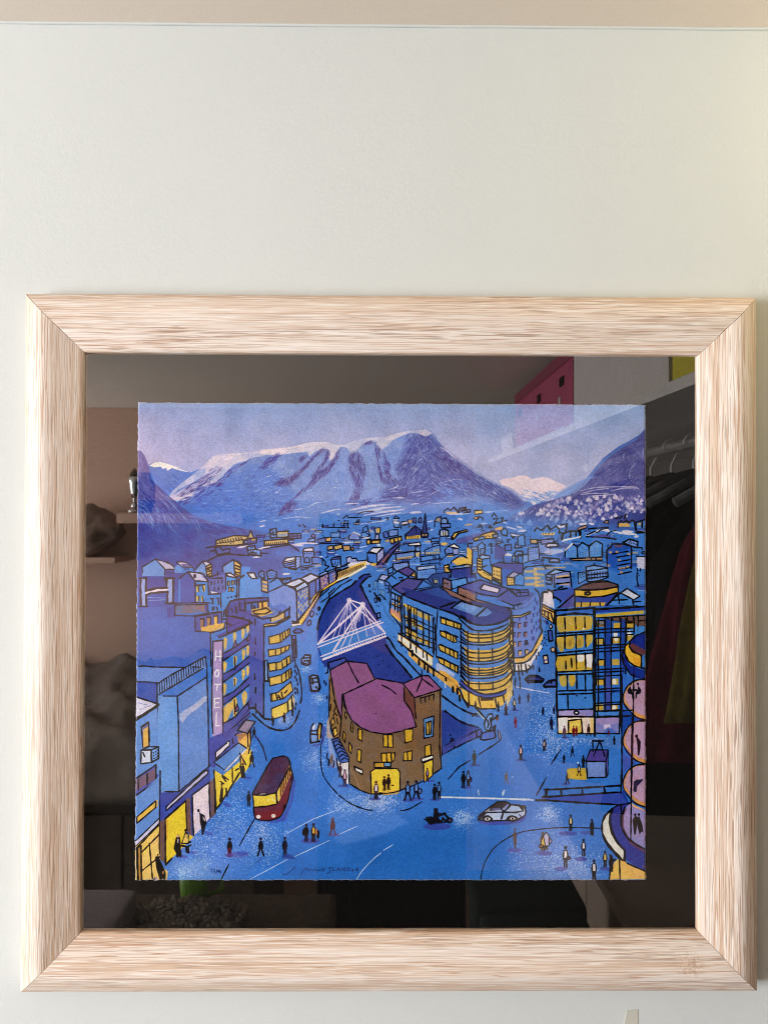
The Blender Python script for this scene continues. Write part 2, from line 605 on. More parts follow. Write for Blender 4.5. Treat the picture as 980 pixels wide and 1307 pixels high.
def hatch(s, n, ang, ln, w, cols, a=0.7, curve=0.12, jit=0.2):
    """n dry-brush strokes inside a shape; ln, w in photo pixels"""
    p = pts_of(s)
    x0, y0 = p.min(0)
    x1, y1 = p.max(0)
    k = 0
    tries = 0
    while k < n and tries < n * 20:
        tries += 1
        x, y = x0 + rng.random() * (x1 - x0), y0 + rng.random() * (y1 - y0)
        if not inside(x, y, p):
            continue
        k += 1
        an = math.radians(ang) + (rng.random() - 0.5) * 2 * jit
        l_ = ln * AS * (0.4 + 1.1 * rng.random())
        dx, dy = math.cos(an) * l_ / 2, math.sin(an) * l_ / 2
        b = (rng.random() - 0.5) * 2 * curve * l_
        q = smooth(np.array([[x - dx, y - dy], [x - dy / l_ * b * 2, y + dx / l_ * b * 2], [x + dx, y + dy]]), 3)
        stroke(q, w * AS * (0.5 + rng.random()), cols[int(rng.random() * len(cols))], a * (0.5 + 0.5 * rng.random()), 0.8)


def spray(cx, cy, rx, ry, n, c, a=0.8, size=0.5):
    """sponged speckle; radii in tile units, dot size in photo pixels"""
    X = rng.normal(0, 0.5, (n, 2)) * [rx, ry] + [cx, cy]
    q = pts_of(X)
    speck(q, c, a, size)


def speck(q, c, a, size):
    c = np.asarray(c, np.float32) / 255.0
    for x, y in q:
        r = size * AS * (0.5 + 1.1 * rng.random())
        x0, y0, x1, y1 = max(int(x - r - 1), 0), max(int(y - r - 1), 0), min(int(x + r + 2), AW), min(int(y + r + 2), AH)
        if x1 <= x0 or y1 <= y0:
            continue
        X = np.arange(x0, x1)[None, :] + 0.5 - x
        Y = np.arange(y0, y1)[:, None] + 0.5 - y
        cov = np.clip(r - np.hypot(X, Y) + 0.5, 0, 1) * a
        sub = ART[y0:y1, x0:x1]
        sub += (c - sub) * cov[..., None].astype(np.float32)


def speckle(s, n, c, a=0.6, size=0.45):
    """n specks thrown over a shape"""
    p = pts_of(s)
    x0, y0 = p.min(0)
    x1, y1 = p.max(0)
    X = x0 + rng.random(n * 3) * (x1 - x0)
    Y = y0 + rng.random(n * 3) * (y1 - y0)
    ins = np.zeros(len(X), bool)
    m = len(p)
    for i in range(m):
        a_, b_ = p[i], p[(i + 1) % m]
        if a_[1] != b_[1]:
            ins ^= ((a_[1] > Y) != (b_[1] > Y)) & (X < (b_[0] - a_[0]) * (Y - a_[1]) / (b_[1] - a_[1]) + a_[0])
    speck(np.stack([X[ins], Y[ins]], 1)[:n], c, a, size)


def glow(cx, cy, rx, ry, c, a=0.5):
    """soft patch of thinner paint; radii in tile units"""
    q = pts_of([[cx, cy]])[0]
    sx, sy = rx / TR[2] * AS, ry / TR[2] * AS
    x0, y0, x1, y1 = max(int(q[0] - 2 * sx), 0), max(int(q[1] - 2 * sy), 0), min(int(q[0] + 2 * sx), AW), min(int(q[1] + 2 * sy), AH)
    if x1 <= x0 or y1 <= y0:
        return
    X = (np.arange(x0, x1)[None, :] - q[0]) / sx
    Y = (np.arange(y0, y1)[:, None] - q[1]) / sy
    blend(x0, y0, x1, y1, (np.exp(-(X * X + Y * Y) * 1.3) * a).astype(np.float32), c)


def wins(tl, tr, br, bl, nu, nv, cols, fu=0.5, fv=0.55, o=0, p=1.0, a=1.0):
    """nu x nv small panes set in a four-cornered wall"""
    tl, tr, br, bl = [np.array(q, float) for q in (tl, tr, br, bl)]

    def at(u, v):
        return (tl * (1 - u) + tr * u) * (1 - v) + (bl * (1 - u) + br * u) * v
    for i in range(nu):
        for j in range(nv):
            if rng.random() > p:
                continue
            u0, v0 = (i + 0.5 - fu / 2) / nu, (j + 0.5 - fv / 2) / nv
            u1, v1 = u0 + fu / nu, v0 + fv / nv
            P([at(u0, v0), at(u1, v0), at(u1, v1), at(u0, v1)], cols[int(rng.random() * len(cols))], a, o, wash=0)


def man(x, y, h, c=INK, sh=None, coat=None, walk=0, turn=1, shd=(62, 62, 150)):
    """a small brushed figure whose feet stand at x, y; h = height, tile units; sh = shadow direction"""
    if sh:
        E(x + sh * h * 0.22, y + h * 0.02, h * 0.36, h * 0.09, shd, 0.75)
    w = h * 0.15
    E(x, y - h * 0.92, h * 0.075, h * 0.085, c)
    P([(x - w * .55, y - h * .80), (x + w * .55, y - h * .82), (x + w, y - h * .55), (x + w * .75, y - h * .34), (x - w * .8, y - h * .34), (x - w, y - h * .56)], c, wash=0)
    if coat:
        P([(x - w * .35, y - h * .76), (x + w * .4, y - h * .76), (x + w * .5, y - h * .42), (x - w * .45, y - h * .42)], coat, wash=0)
    k = h * (0.17 if walk else 0.06)
    lw = h * 0.085 / TR[2]
    L([(x - w * .25, y - h * .38), (x - k, y)], lw, c)
    L([(x + w * .3, y - h * .38), (x + k * turn, y)], lw, c)
YEL, GOLD, ORG = (232, 190, 72), (214, 172, 62), (252, 196, 70)
ROAD, SKYB, LBL, MBL, PUR, NAVY = (60, 114, 203), (132, 158, 222), (116, 144, 214), (84, 104, 190), (98, 90, 164), (38, 54, 140)
SNOW, LIL, WHI, BRN = (222, 212, 230), (172, 168, 220), (236, 226, 232), (126, 92, 84)
DK = (62, 58, 140)


def paint():
    global WASH
    WASH = 0.6 * vnoise(AH, AW, 26, 1) + 0.4 * vnoise(AH, AW, 7, 2)
    # sky wash
    yy = (np.arange(AH) / AS + AY0)[:, None, None]
    xx = (np.arange(AW) / AS + AX0)[None, :, None]
    top, mid, low = [np.array(c, np.float32) / 255 for c in ((138, 154, 208), (156, 161, 211), (170, 169, 214))]
    t = np.clip((yy - 515) / 70, 0, 1)
    ART[:] = np.where(t < .55, top + (mid - top) * t / .55, mid + (low - mid) * (t - .55) / .45)
    m = (vnoise(AH, AW, 60, 3) - .5)[..., None] * 0.8 + (vnoise(AH, AW, 18, 4) - .5)[..., None] * 0.35
    ART[:] += m * np.array([0.05, 0.035, 0.02], np.float32) * 1.6
    ART[:] += np.clip((300 - xx) / 150, 0, 1) * np.array([0.03, 0.0, -0.005], np.float32)

    # ---- ground of the town and road
    T(0, 0, 1)
    P('170,640 830,640 830,1130 170,1130', (66, 112, 198))
    mount()
    town_mid()


def mount():
    T(165, 505, 5)   # far left peak
    P('110,450 150,432 200,430 260,455 330,478 380,497 430,478 475,470 480,520 240,655 180,610 120,560', (96, 122, 202))
    hatch('130,520 250,520 330,500 240,640 160,590', 50, 40, 9, 1, [(84, 110, 200), (112, 138, 212), (70, 96, 190)])
    P('118,455 150,434 190,430 235,443 300,466 376,496 335,490 290,478 262,470 235,487 222,468 205,476 190,460 150,466', (243, 233, 222), wash=0)
    L('300,470 340,482 372,494', .5, (120, 140, 210))
    # the big mountain
    T(500, 505, 5)
    P('-1295,660 -1265,612 -1200,560 -1130,505 -1070,450 -1040,420 -1015,392 -980,380 -890,376 -780,366 -700,348 -620,336 -520,302 -430,298 -350,318 -310,315 -250,290 -150,270 -50,265 30,240 90,226 150,218 205,219 240,235 280,275 320,325 400,400 480,455 560,510 650,560 750,610 820,665 860,720 860,930 -1300,930', (104, 132, 206), wash=.25)
    T(165, 505, 5)   # its bluer left flank and foot
    for a_, c_ in ((.35, (92, 128, 212)), (.55, (72, 112, 204))):
        P('330,700 520,600 640,520 780,460 900,480 1000,560 1060,700 1100,800 1000,930 600,930', c_, a_, sm=4, soft=10)
    hatch('360,700 640,520 960,480 1040,800 900,860 520,800', 420, 8, 5, .7, [(84, 124, 210), (46, 80, 180), (134, 160, 222), (62, 94, 192)], .8)
    hatch('420,660 700,560 1000,600 1000,800 500,760', 120, 170, 7, .8, [(40, 72, 172), (160, 178, 228), (90, 130, 214)], .7)
    T(330, 505, 5)
    hatch('0,470 500,380 560,700 100,800', 200, 100, 8, .8, [(126, 152, 218), (98, 128, 206), (140, 160, 222)], .5)
    hatch('640,320 820,300 860,600 650,640', 110, 80, 8, .8, [(130, 154, 218), (104, 134, 210)], .5)
    hatch('480,340 560,340 570,660 480,660', 60, 88, 10, .9, [(92, 134, 214), (84, 126, 212)], .6)
    # shadowed right half
    T(500, 505, 5)
    P('100,260 180,235 240,245 300,320 400,410 480,470 560,525 650,572 750,620 830,690 760,720 500,640 200,690 -40,660 -60,600 40,540 20,460 60,380', (72, 82, 168), .85, sm=3, soft=9)
    P('290,330 400,405 560,520 660,572 780,640 820,700 700,690 560,600 420,520 330,440', (66, 60, 142), .8, sm=3, soft=9)
    hatch('90,250 230,240 330,390 240,560 60,640 -20,600 60,480', 420, 128, 7, .75, [(44, 50, 148), (150, 162, 218), (84, 104, 192), (58, 52, 138), (50, 58, 150)], .85)
    hatch('300,340 480,470 800,650 780,700 520,600 200,640', 360, 38, 9, .75, [(56, 46, 128), (116, 120, 192), (60, 78, 176), (70, 58, 138), (150, 150, 206)], .85)
    hatch('280,560 400,530 480,560 440,650 260,690', 70, 20, 9, 1, [(84, 128, 214), (120, 150, 220)], .8)
    hatch('480,560 700,640 800,700 560,700 440,660', 90, 15, 9, .8, [(150, 156, 210), (92, 84, 164), (118, 128, 200)], .8)
    hatch('-60,600 200,560 240,700 -40,690', 150, 170, 7, .8, [(72, 68, 152), (160, 164, 214), (90, 84, 166)], .8)
    # snow along the top edge
    T(165, 505, 5)
    P('238,657 270,612 330,562 400,508 465,455 500,415 520,394 560,381 640,376 760,366 860,348 985,334 985,372 930,378 880,374 840,392 790,398 740,420 690,432 650,450 600,505 545,560 515,585 470,590 460,580 520,540 570,460 540,455 470,520 380,570 300,610 270,640 330,660 300,685', (214, 204, 222), .95, wash=.3)
    hatch('290,640 400,560 520,470 590,470 480,590 330,660', 110, -38, 9, .8, [(84, 70, 144), (66, 56, 132), (200, 190, 218), (100, 86, 156)], .9)
    hatch('300,690 420,610 560,540 690,430 760,415 620,540 420,700', 150, -38, 9, .8, [(46, 48, 144), (64, 52, 134), (150, 152, 212), (60, 96, 194)], .9)
    hatch('520,400 640,385 760,375 860,360 700,420 560,450', 40, -20, 8, .6, [(188, 178, 212), (232, 224, 232)], .8)
    hatch('300,650 420,620 480,600 330,680', 26, -16, 7, 1, [(226, 218, 232)], .8)
    T(330, 505, 5)
    P('0,350 100,345 200,330 330,300 420,298 500,318 540,315 600,290 700,270 800,265 880,240 940,225 1000,221 1060,217 1100,240 1060,262 1000,240 960,238 900,258 850,285 800,330 775,350 760,365 745,330 740,300 680,300 640,325 610,360 590,385 570,360 548,330 510,330 490,370 465,405 440,420 440,350 400,340 350,360 315,392 300,360 200,372 100,388 0,378', (220, 210, 224), .95, wash=.25)
    hatch('0,360 330,310 500,320 800,272 940,235 930,250 800,300 500,345 100,380', 70, -8, 8, .5, [(180, 176, 214), (240, 232, 236)], .8)
    D1_, D2_ = (72, 64, 146), (58, 72, 172)
    for s, n in (('0,460 60,400 130,385 90,440 30,470', 46), ('100,390 60,380 130,380 120,400', 8)):
        hatch(s, n, -38, 9, .9, [D1_, D2_, (40, 52, 150)], .9)
    for s, n, an in (('385,345 420,350 350,400 250,520 180,580 95,575 110,545 200,520 280,450', 95, -48), ('430,350 445,380 390,470 360,500 330,520 400,430', 30, -62),
                     ('500,350 500,400 430,500 360,560 280,610 330,540 350,500 430,460', 80, -55), ('250,400 300,380 260,430', 12, -45),
                     ('270,600 250,640 200,680 130,765 110,770 160,700 210,670', 40, -50), ('180,690 240,690 200,750 130,770', 36, -30)):
        P(s, (92, 80, 152), .5, sm=2, soft=4)
        hatch(s, int(n * 1.2), an, 7, .8, [(70, 54, 128), (58, 52, 140), (88, 70, 140)], .9)
    for s, n, an in (('560,370 640,370 670,450 665,540 600,560 575,500', 150, 80), ('600,540 660,540 640,660 560,690 600,620', 60, 100), ('735,320 770,345 760,440 800,560 770,540 745,420', 60, 76), ('790,360 830,450 830,500 890,560 800,570 790,470', 60, 70),
                     ('650,320 700,290 740,300 700,310', 14, -20)):
        P(s, (84, 84, 164), .45, sm=2, soft=5)
        hatch(s, int(n * 1.15), an, 7, .8, [(60, 46, 124), (44, 46, 142), (150, 156, 214), (72, 60, 136), (56, 48, 130)], .92)
    hatch('860,450 1000,360 1000,560 900,560', 130, 130, 5, .7, [(180, 182, 222), (66, 74, 166), (50, 50, 140), (44, 48, 140)], .85)
    # lower bands
    hatch('540,690 820,640 960,600 980,640 760,690 560,720', 90, -12, 8, .8, [(52, 46, 130), (72, 66, 150), (50, 60, 156)], .88)
    hatch('200,720 480,650 560,720 380,800 100,840 0,800', 120, -10, 8, .9, [(150, 168, 224), (92, 128, 210), (110, 140, 214)], .7)
    speckle('0,380 900,300 900,700 0,850', 700, (214, 210, 230), .5, .35)
    speckle('0,480 300,500 420,800 0,850', 300, (214, 210, 230), .5, .4)
    for s, w in (('150,790 240,780 320,785', 1.6), ('390,755 470,735 540,725', 1.6), ('570,735 700,705 830,700', 1.6), ('610,750 760,722 860,715', 1.3), ('700,745 860,735 930,725', 1.6), ('300,720 360,690 430,680', 1), ('820,605 880,580', .9), ('850,655 920,655', 1.6),
                 ('0,810 40,803', 1.5), ('90,803 120,800', 1.8), ('0,842 30,838', 1.5), ('550,695 630,690', 1.6), ('230,735 270,725', 1.2), ('870,760 940,750', 1.5), ('720,795 840,770', 1.2), ('230,800 250,798', 1.6), ('340,815 360,812', 2), ('490,762 510,760', 2), ('100,625 122,620', 1.5), ('40,525 72,515', 1.2), ('470,590 486,588', 1)):
        L(s, w, (206, 202, 228), 4, .85, .5)
    L('640,755 680,745 720,743', .9)
    T(500, 505, 5)
    for s, w in (('100,628 150,618 215,608', 1), ('220,695 320,686 430,680', 1), ('300,560 400,535 440,540', .9), ('0,600 40,575', .9), ('20,655 70,650', 1.6), ('110,750 170,745', 1.8), ('560,745 600,740 740,735', 1), ('230,640 300,600', .8)):
        L(s, w, (192, 192, 224), 4, .8, .6)
    L('300,330 330,345 400,400', .9, (214, 206, 224), 3, .9)
    L('280,275 340,345 400,402 480,458 560,512 650,562', .9, (200, 198, 224), 3, .6)
    speckle('40,260 280,260 780,640 500,680 0,640', 700, (196, 196, 226), .45, .35)
    T(500, 505, 5)
    for s, n, an in (('100,240 220,240 300,330 420,420 560,520 700,600 800,660 500,640 240,600 100,420', 330, 50), ('-500,330 -100,300 60,260 60,600 -300,680 -500,640', 120, 95), ('-1000,420 -640,400 -560,600 -1000,650', 130, -40)):
        hatch(s, n, an, 5, .42, [(196, 200, 228), (176, 184, 222), (210, 208, 230)], .75)
    hatch('60,330 200,280 280,400 200,560 20,600', 90, 118, 5, .5, [(204, 206, 230), (170, 180, 222)], .8)
    speckle('-1000,450 100,300 760,620 -900,700', 900, (40, 48, 140), .5, .36)
    # two cream peaks on the right
    T(640, 505, 5)
    P('-20,545 0,532 60,524 100,510 150,508 190,530 215,526 250,518 300,525 350,550 412,576 350,620 280,660 200,700 130,640 60,590 0,570', (218, 204, 218), wash=.1)
    hatch('100,620 160,600 260,620 350,600 360,625 250,690 190,690', 70, 20, 8, .9, [(70, 112, 204), (94, 136, 216), (120, 148, 216)], .85)
    hatch('20,570 100,540 300,560 340,600 160,600 60,590', 60, 25, 7, .5, [(186, 178, 208), (232, 222, 226)], .8)
    L('130,620 170,650 210,690', .8, (220, 214, 226), 3)
    # right hill
    P('918,205 870,250 800,292 745,320 690,362 640,402 590,462 545,520 480,585 430,630 340,660 200,700 90,760 -20,800 -40,860 918,860', (70, 62, 138), wash=.2)
    P('918,205 870,250 800,292 745,320 690,362 640,402 590,462 545,520 480,585 430,630 340,660 330,645 400,600 450,570 510,540 600,520 580,500 640,430 690,385 760,335 860,275', (92, 130, 210), .9, wash=.2)
    P('330,650 410,600 520,530 580,512 540,560 470,620 400,640', (132, 150, 216), .8)
    hatch('700,390 918,240 918,560 520,600', 260, -28, 10, .9, [(56, 48, 126), (82, 72, 146), (54, 56, 144), (96, 84, 156)], .75)
    speckle('640,420 918,250 918,600 480,600', 420, (180, 174, 216), .6, .35)
    L('640,405 700,360 800,300 880,250', .7, (54, 86, 180), 3)
    for s in ('800,475 850,440', '770,478 762,460', '880,370 850,330', '900,520 860,560'):
        L(s, .6, (150, 146, 200))
    hatch('-20,800 200,700 420,640 520,600 918,620 918,760 400,850 -20,860', 240, -22, 7, .9, [(96, 76, 148), (54, 48, 130), (118, 104, 172), (72, 84, 170)], .75)
    hatch('-20,800 150,730 200,740 60,820', 60, -28, 9, 1, [(96, 84, 160), (150, 150, 206)], .7)
    hatch('0,670 120,660 200,700 60,740', 60, -25, 9, .8, [(84, 78, 156), (130, 134, 200)], .8)
    for s in ('500,605 600,585 700,580 840,580 876,592', '510,622 600,600 680,590', '700,606 780,588 870,588', '500,630 580,622 680,622', '560,640 640,635 720,628'):
        L(s, 1.3, (186, 178, 210), 4, .85, .3)
    # snowy trees as dry triangular dabs
    n = 0
    while n < 300:
        x, y = 90 + rng.random() * 830, 600 + rng.random() * 250
        lo = 640 + max(0, (430 - x)) * .35 - max(0, x - 600) * .0
        hi = 850 - max(0, x - 380) * .20
        if x > 500:
            lo = 640
        if y < lo or y > hi:
            continue
        n += 1
        r = 9 + 9 * rng.random()
        a_ = rng.random() * .5 - .25
        c_ = [(220, 210, 230), (200, 192, 220), (228, 220, 234), (170, 162, 208)][int(rng.random() * 4)]
        if rng.random() < .35:
            c_ = (132, 116, 180)
        P([(x + r * (rng.random() - .5) * .5, y - r * 1.2), (x + r * .9, y + r * .1 + a_ * r), (x + r * .5, y + r * .7), (x - r * .4, y + r * .6), (x - r * .95, y + r * .2 - a_ * r)], c_, .92, soft=.75, wash=.2)
    # left hill
    T(165, 505, 5)
    P('40,358 62,360 90,392 118,470 130,540 200,610 262,662 330,722 420,782 520,818 640,842 760,862 860,875 1000,880 1000,1100 560,1200 40,1260', (92, 78, 148), wash=.25)
    P('40,358 62,360 90,392 118,470 130,540 120,600 70,640 40,600', (118, 106, 172), .7)
    hatch('60,560 140,600 330,740 420,800 300,860 60,760', 170, 42, 10, .7, [(150, 156, 214), (118, 116, 188), (68, 60, 142), (108, 90, 152)], .8)
    hatch('60,700 200,740 330,860 120,900 60,860', 90, 62, 11, .75, [(140, 166, 222), (126, 140, 208), (100, 88, 160)], .75)
    hatch('330,730 420,790 640,850 780,870 760,900 520,860 400,830', 90, 18, 10, .9, [(84, 74, 150), (120, 126, 196), (92, 118, 202)], .7)
    hatch('60,380 110,480 120,560 70,560', 50, 75, 10, .7, [(140, 130, 188), (100, 88, 158)], .7)
    hatch('380,800 480,880 900,900 900,1000 560,940', 90, 12, 10, 1, [(84, 118, 206), (98, 90, 164), (112, 134, 208)], .6)
    hatch('40,820 460,860 700,960 420,1160 40,1160', 160, 30, 10, 1.2, [(112, 96, 158), (100, 90, 160), (118, 104, 168)], .5)
    for s in ('80,770 110,830 140,850', '120,790 150,840 180,830', '420,800 450,870', '400,810 440,880', '230,650 300,740 360,800', '180,620 260,700 330,770', '180,660 270,750'):
        L(s, .8, (150, 176, 226), 3, .7, .5)


def town_mid():
    # loose blue, violet and snowy patches under the far roofs
    T(430, 640, 7)
    P('-700,250 -300,170 200,120 700,90 1200,110 1700,170 2700,260 2760,420 2760,1300 -900,1300', (64, 118, 206), .9, sm=3, soft=14, wash=.25)
    hatch('-500,230 900,110 1500,170 2000,330 900,500 -400,500', 330, -6, 12, 1.6, [(84, 132, 214), (52, 88, 186), (76, 78, 166), (100, 142, 218), (70, 122, 210)], .55)
    hatch('0,60 700,20 760,120 0,160', 60, -8, 12, 1.3, [(92, 100, 182), (150, 160, 214), (76, 86, 176)], .7)
    for s, w in (('100,85 250,55 420,30', 2.2), ('180,115 420,65 560,50', 2), ('230,130 440,95 590,80', 2.2), ('330,140 560,105', 2), ('640,105 740,100', 3), ('650,30 720,22', 1.6), ('160,215 330,190 420,185', 1.3), ('350,185 470,160', 1.3), ('20,380 230,360', 2.4), ('140,430 260,405', 1.8), ('90,345 200,340', 1.4), ('500,170 530,165', 3), ('800,185 850,178', 2), ('160,460 230,445', 1.6), ('60,30 160,20', 1.4), ('820,262 850,256', 2)):
        L(s, w, (206, 198, 226), 3, .85, .6)
    L('170,120 220,100 310,92', .9)
    # crowd of far roofs, each a dab with an inked edge
    T(0, 0, 1)
    q = []
    while len(q) < 190:
        x, y = 330 + rng.random() * 490, 664 + rng.random() * 92
        if y < 664 + max(0, 420 - x) * .16 + max(0, x - 640) * .10 or (x < 480 and y > 700 + (480 - x) * .12) or y > 735 - max(0, 520 - x) * .2 + max(0, x - 640) * .12:
            continue
        q.append((y, x))
    for y, x in sorted(q):
        k = .55 + (y - 664) / 92 * .9
        w, h = (3.2 + 4.5 * rng.random()) * k, (2.4 + 2.6 * rng.random()) * k
        s = (rng.random() - .5) * .9 * k
        c = [(62, 106, 200), (84, 128, 214), (50, 86, 182), (112, 138, 212), (74, 68, 152), (44, 66, 164)][int(rng.random() * 6)]
        P([(x - w, y + s), (x + w, y - s), (x + w, y + h - s), (x - w, y + h + s)], c, .95, .55 if rng.random() < .6 else 0, oc=(30, 26, 52))
        r = rng.random()
        if r < .4:
            P([(x - w, y + s), (x - w * .3, y - h * .6), (x + w * .9, y - h * .6 - s), (x + w, y - s)], [(204, 198, 226), (84, 74, 156), (150, 160, 216)][int(rng.random() * 3)], .95, .5, oc=(30, 26, 52))
        elif r < .62:
            P([(x - w * .7, y + h * .35), (x + w * .7, y + h * .3), (x + w * .7, y + h * .75), (x - w * .7, y + h * .8)], [(222, 182, 84), (206, 160, 84), (200, 180, 120)][int(rng.random() * 3)], .95)
        elif r < .8:
            for i in range(3):
                E(x - w * .5 + i * w * .5, y + h * .5, .35, .4, (36, 38, 110))
        if rng.random() < .3:
            L([(x - w * 1.3, y + h + .6), (x + w * 1.2, y + h + .4)], .8, (206, 202, 228), a=.8)
    T(430, 640, 7)
    # ------------------------------------------------ far small houses, centre (tile B3)
    b, n_ = (96, 140, 218), (70, 66, 140)
    for s in ('40,160 80,130 90,150 210,152', '0,180 10,175', '50,235 55,180 90,180 85,240|50,205 90,205', '0,240 95,243', '160,210 170,175 185,168 190,185 175,190', '430,155 445,150 450,165 435,172', '220,290 225,240 260,225 270,265', '500,150 515,135 545,155|500,160 545,158', '0,260 15,330 20,330'):
        L(s, 1.0)
    P('290,150 380,155 380,172 290,168', n_, .8, .8)
    P('490,180 545,185 548,240 500,235', LBL, .9, 1.1)
    P('490,180 545,185 545,205 495,200', SNOW)
    P('565,190 620,180 632,205 568,215', SNOW, 1, 1.1)
    L('562,245 565,205|632,205 632,220', 1.1)
    P('630,180 655,165 660,195 635,200', (200, 150, 90))
    P('665,155 695,150 700,200 665,195', n_, 1, 1)
    P('720,195 718,165 735,145 748,165 745,195', n_, 1, 1)
    P('95,350 95,315 140,285 190,310 195,350', (124, 134, 206), 1, 1.1)
    P('95,315 140,275 200,300 195,315 140,290', SNOW, .9)
    P('205,290 270,268 285,310 215,335', b, 1, 1)
    P('210,322 280,312 280,338 215,342', SNOW, .9)
    L('205,290 240,280 285,312|205,330 280,318', 1)
    P('325,245 375,240 375,290 330,290', LBL, 1, 1.2)
    P('340,248 372,245 370,285 345,285', GOLD)
    P('335,300 365,305 362,345 332,345', LIL, 1, 1.3)
    P('402,285 430,270 450,300 450,325 410,330', (72, 96, 186), 1, 1.2)
    P('450,265 530,255 535,310 455,320', LBL, 1, 1.2)
    wins((455, 268), (530, 260), (534, 308), (458, 316), 5, 4, [(50, 60, 150)], .35, .35)
    P('255,350 285,345 290,385 258,390', GOLD, 1, 1.5)
    P('300,352 372,348 372,380 300,385', GOLD, 1, 1.5)
    L('255,350 285,345 290,355 380,348', 1.8)
    P('345,385 375,383 378,410 350,408', SNOW, .9)
    P('460,345 480,335 560,320 570,350 475,385', (150, 120, 60), 1, 1.2)
    P('470,355 490,345 492,370 476,376', YEL)
    P('510,342 558,328 560,350 512,362', YEL)
    P('420,355 455,345 458,368 425,370', (200, 150, 80))
    L('415,345 470,335 565,318|500,345 505,370|535,333 538,358', 1.3)
    P('470,385 540,372 545,395 480,400', DK, .9)
    # church with a steeple
    P('600,305 690,222 745,265 740,315 610,320', (44, 46, 124), 1, 1.4)
    L('690,222 700,290', .9)
    P('610,318 735,305 735,335 612,345', YEL, 1)
    for x in (632, 652, 672, 692, 712):
        L(f'{x},318 {x - 3},342', 1)
    P('778,112 752,290 795,290', (44, 46, 124), 1, 1.2)
    P('742,290 808,288 805,325 745,330', (30, 28, 60), 1, 1)
    D('760,305 785,305', 7, (236, 200, 120))
    L('600,305 605,345', 1.4)
    # right of the steeple
    P('862,185 880,150 918,140 915,190', (190, 150, 90), .9, 1.2)
    L('862,230 862,185|918,140 930,185', 1.2)
    P('935,185 960,150 985,165 985,195', LBL, 1, 1.3)
    P('920,215 980,205 980,240 925,245', (88, 110, 198), 1, 1.2)
    P('900,300 905,275 940,258 975,265 985,320', (124, 150, 214), 1, 1.6)
    P('920,280 965,275 968,310 925,312', (200, 196, 160), .9)
    # brown-gold ones on the left, next to the river head
    P('0,400 35,395 40,420 0,435', GOLD, .95, 1.3)
    P('40,405 105,400 110,440 50,450', (176, 130, 84), 1, 1.3)
    wins((45, 410), (105, 405), (108, 438), (52, 446), 3, 2, [(236, 196, 110)], .5, .5)
    P('118,418 135,415 138,445 120,448', (200, 156, 80), 1, 1.2)
    P('75,510 110,500 125,520 160,515 175,540 275,530 285,570 80,580', LIL, 1, 1.4)
    P('80,560 285,545 290,575 90,590', (206, 204, 232))
    D('115,540 130,540 145,540 158,540', 4)
    P('260,465 345,475 355,570 265,545', (66, 110, 204), 1, 1.4)
    P('345,475 405,420 410,500 350,560', LIL, 1, 1.2)
    wins((352, 470), (402, 428), (404, 500), (356, 545), 3, 3, [(60, 64, 150)], .35, .4)
    P('275,455 310,420 400,418 345,472', (220, 212, 236), 1, 1.5)
    P('290,560 345,555 345,580 300,585', YEL)
    # the road climbing between houses
    P('350,580 460,440 550,370 555,390 430,545 400,575', (66, 54, 132), 1, 0)
    P('385,545 455,470 460,490 410,560', (134, 92, 90), .9)
    L('345,575 460,440 550,372|400,572 440,520 555,392|430,555 480,480 520,430', 1.5)
    P('320,585 400,570 395,590 330,600', (150, 110, 130), .8)
    # middle right blocks
    L('540,450 545,405 600,390', 1.3)
    P('550,400 630,385 740,400 735,440 560,450', (66, 118, 208), .9)
    P('625,385 730,368 740,400 630,402', WHI, 1, 1.5)
    P('690,410 735,400 735,450 695,455', (110, 144, 216), 1, 1.4)
    D('705,420 722,418', 4)
    P('515,475 685,450 690,500 520,530', (110, 140, 212), 1, 1.8)
    wins((525, 480), (680, 458), (685, 492), (530, 515), 8, 2, [(44, 50, 130)], .3, .35)
    P('525,510 665,492 668,512 528,528', (196, 170, 110), .9)
    P('690,470 730,455 735,495 700,500', (206, 180, 110), 1)
    L('700,450 735,455 730,490', 1.2)
    D('560,545 580,540 600,535 620,538 655,525 675,540 690,525 705,518 690,545', 4)
    P('775,440 910,390 915,460 780,485', (98, 132, 212), 1, 1.2)
    P('840,390 900,370 910,395 845,410', (120, 150, 220), 1, 1.3)
    P('780,462 850,455 915,455 912,470 785,480', (214, 184, 96), .95)
    P('850,435 905,425 905,445 855,450', (206, 176, 96), .9)
    D('795,455 815,448 835,440 860,400 880,395', 4)
    L('800,340 830,345 835,375|840,335 910,330 905,360 840,365|850,380 905,378', 1.5)
    P('920,375 970,370 975,395 925,395', (220, 180, 80), .9)
    P('735,500 905,480 905,515 740,545', (84, 128, 212), 1, 1.6)
    L('850,490 855,520|870,488 872,520|735,545 905,520 912,580|740,570 905,555', 1.3)
    D('755,560 790,555 820,550', 5)
    P('702,595 870,578 875,625 880,660 800,700 705,700', (104, 140, 216), 1, 1.6)
    P('705,592 865,575 872,602 715,622', (216, 206, 228), 1, 1.2)
    wins((735, 640), (860, 625), (860, 660), (740, 672), 6, 2, [(50, 56, 140)], .4, .4)
    P('650,670 690,630 695,690', (222, 186, 80), 1, 1)
    D('662,665 680,655 675,678 686,675', 4)
    P('445,610 490,590 490,640 450,655', (84, 130, 214), 1, 1.5)
    P('490,565 630,545 635,590 520,630 492,600', (126, 146, 214), 1, 1.6)
    wins((500, 570), (625, 552), (628, 585), (505, 605), 6, 2, [(50, 56, 140)], .3, .3)
    P('535,625 620,590 685,630 630,680', (86, 62, 138), 1, 1.4)
    P('470,670 535,630 635,685 480,770 430,720', (66, 124, 214), 1, 1.3)
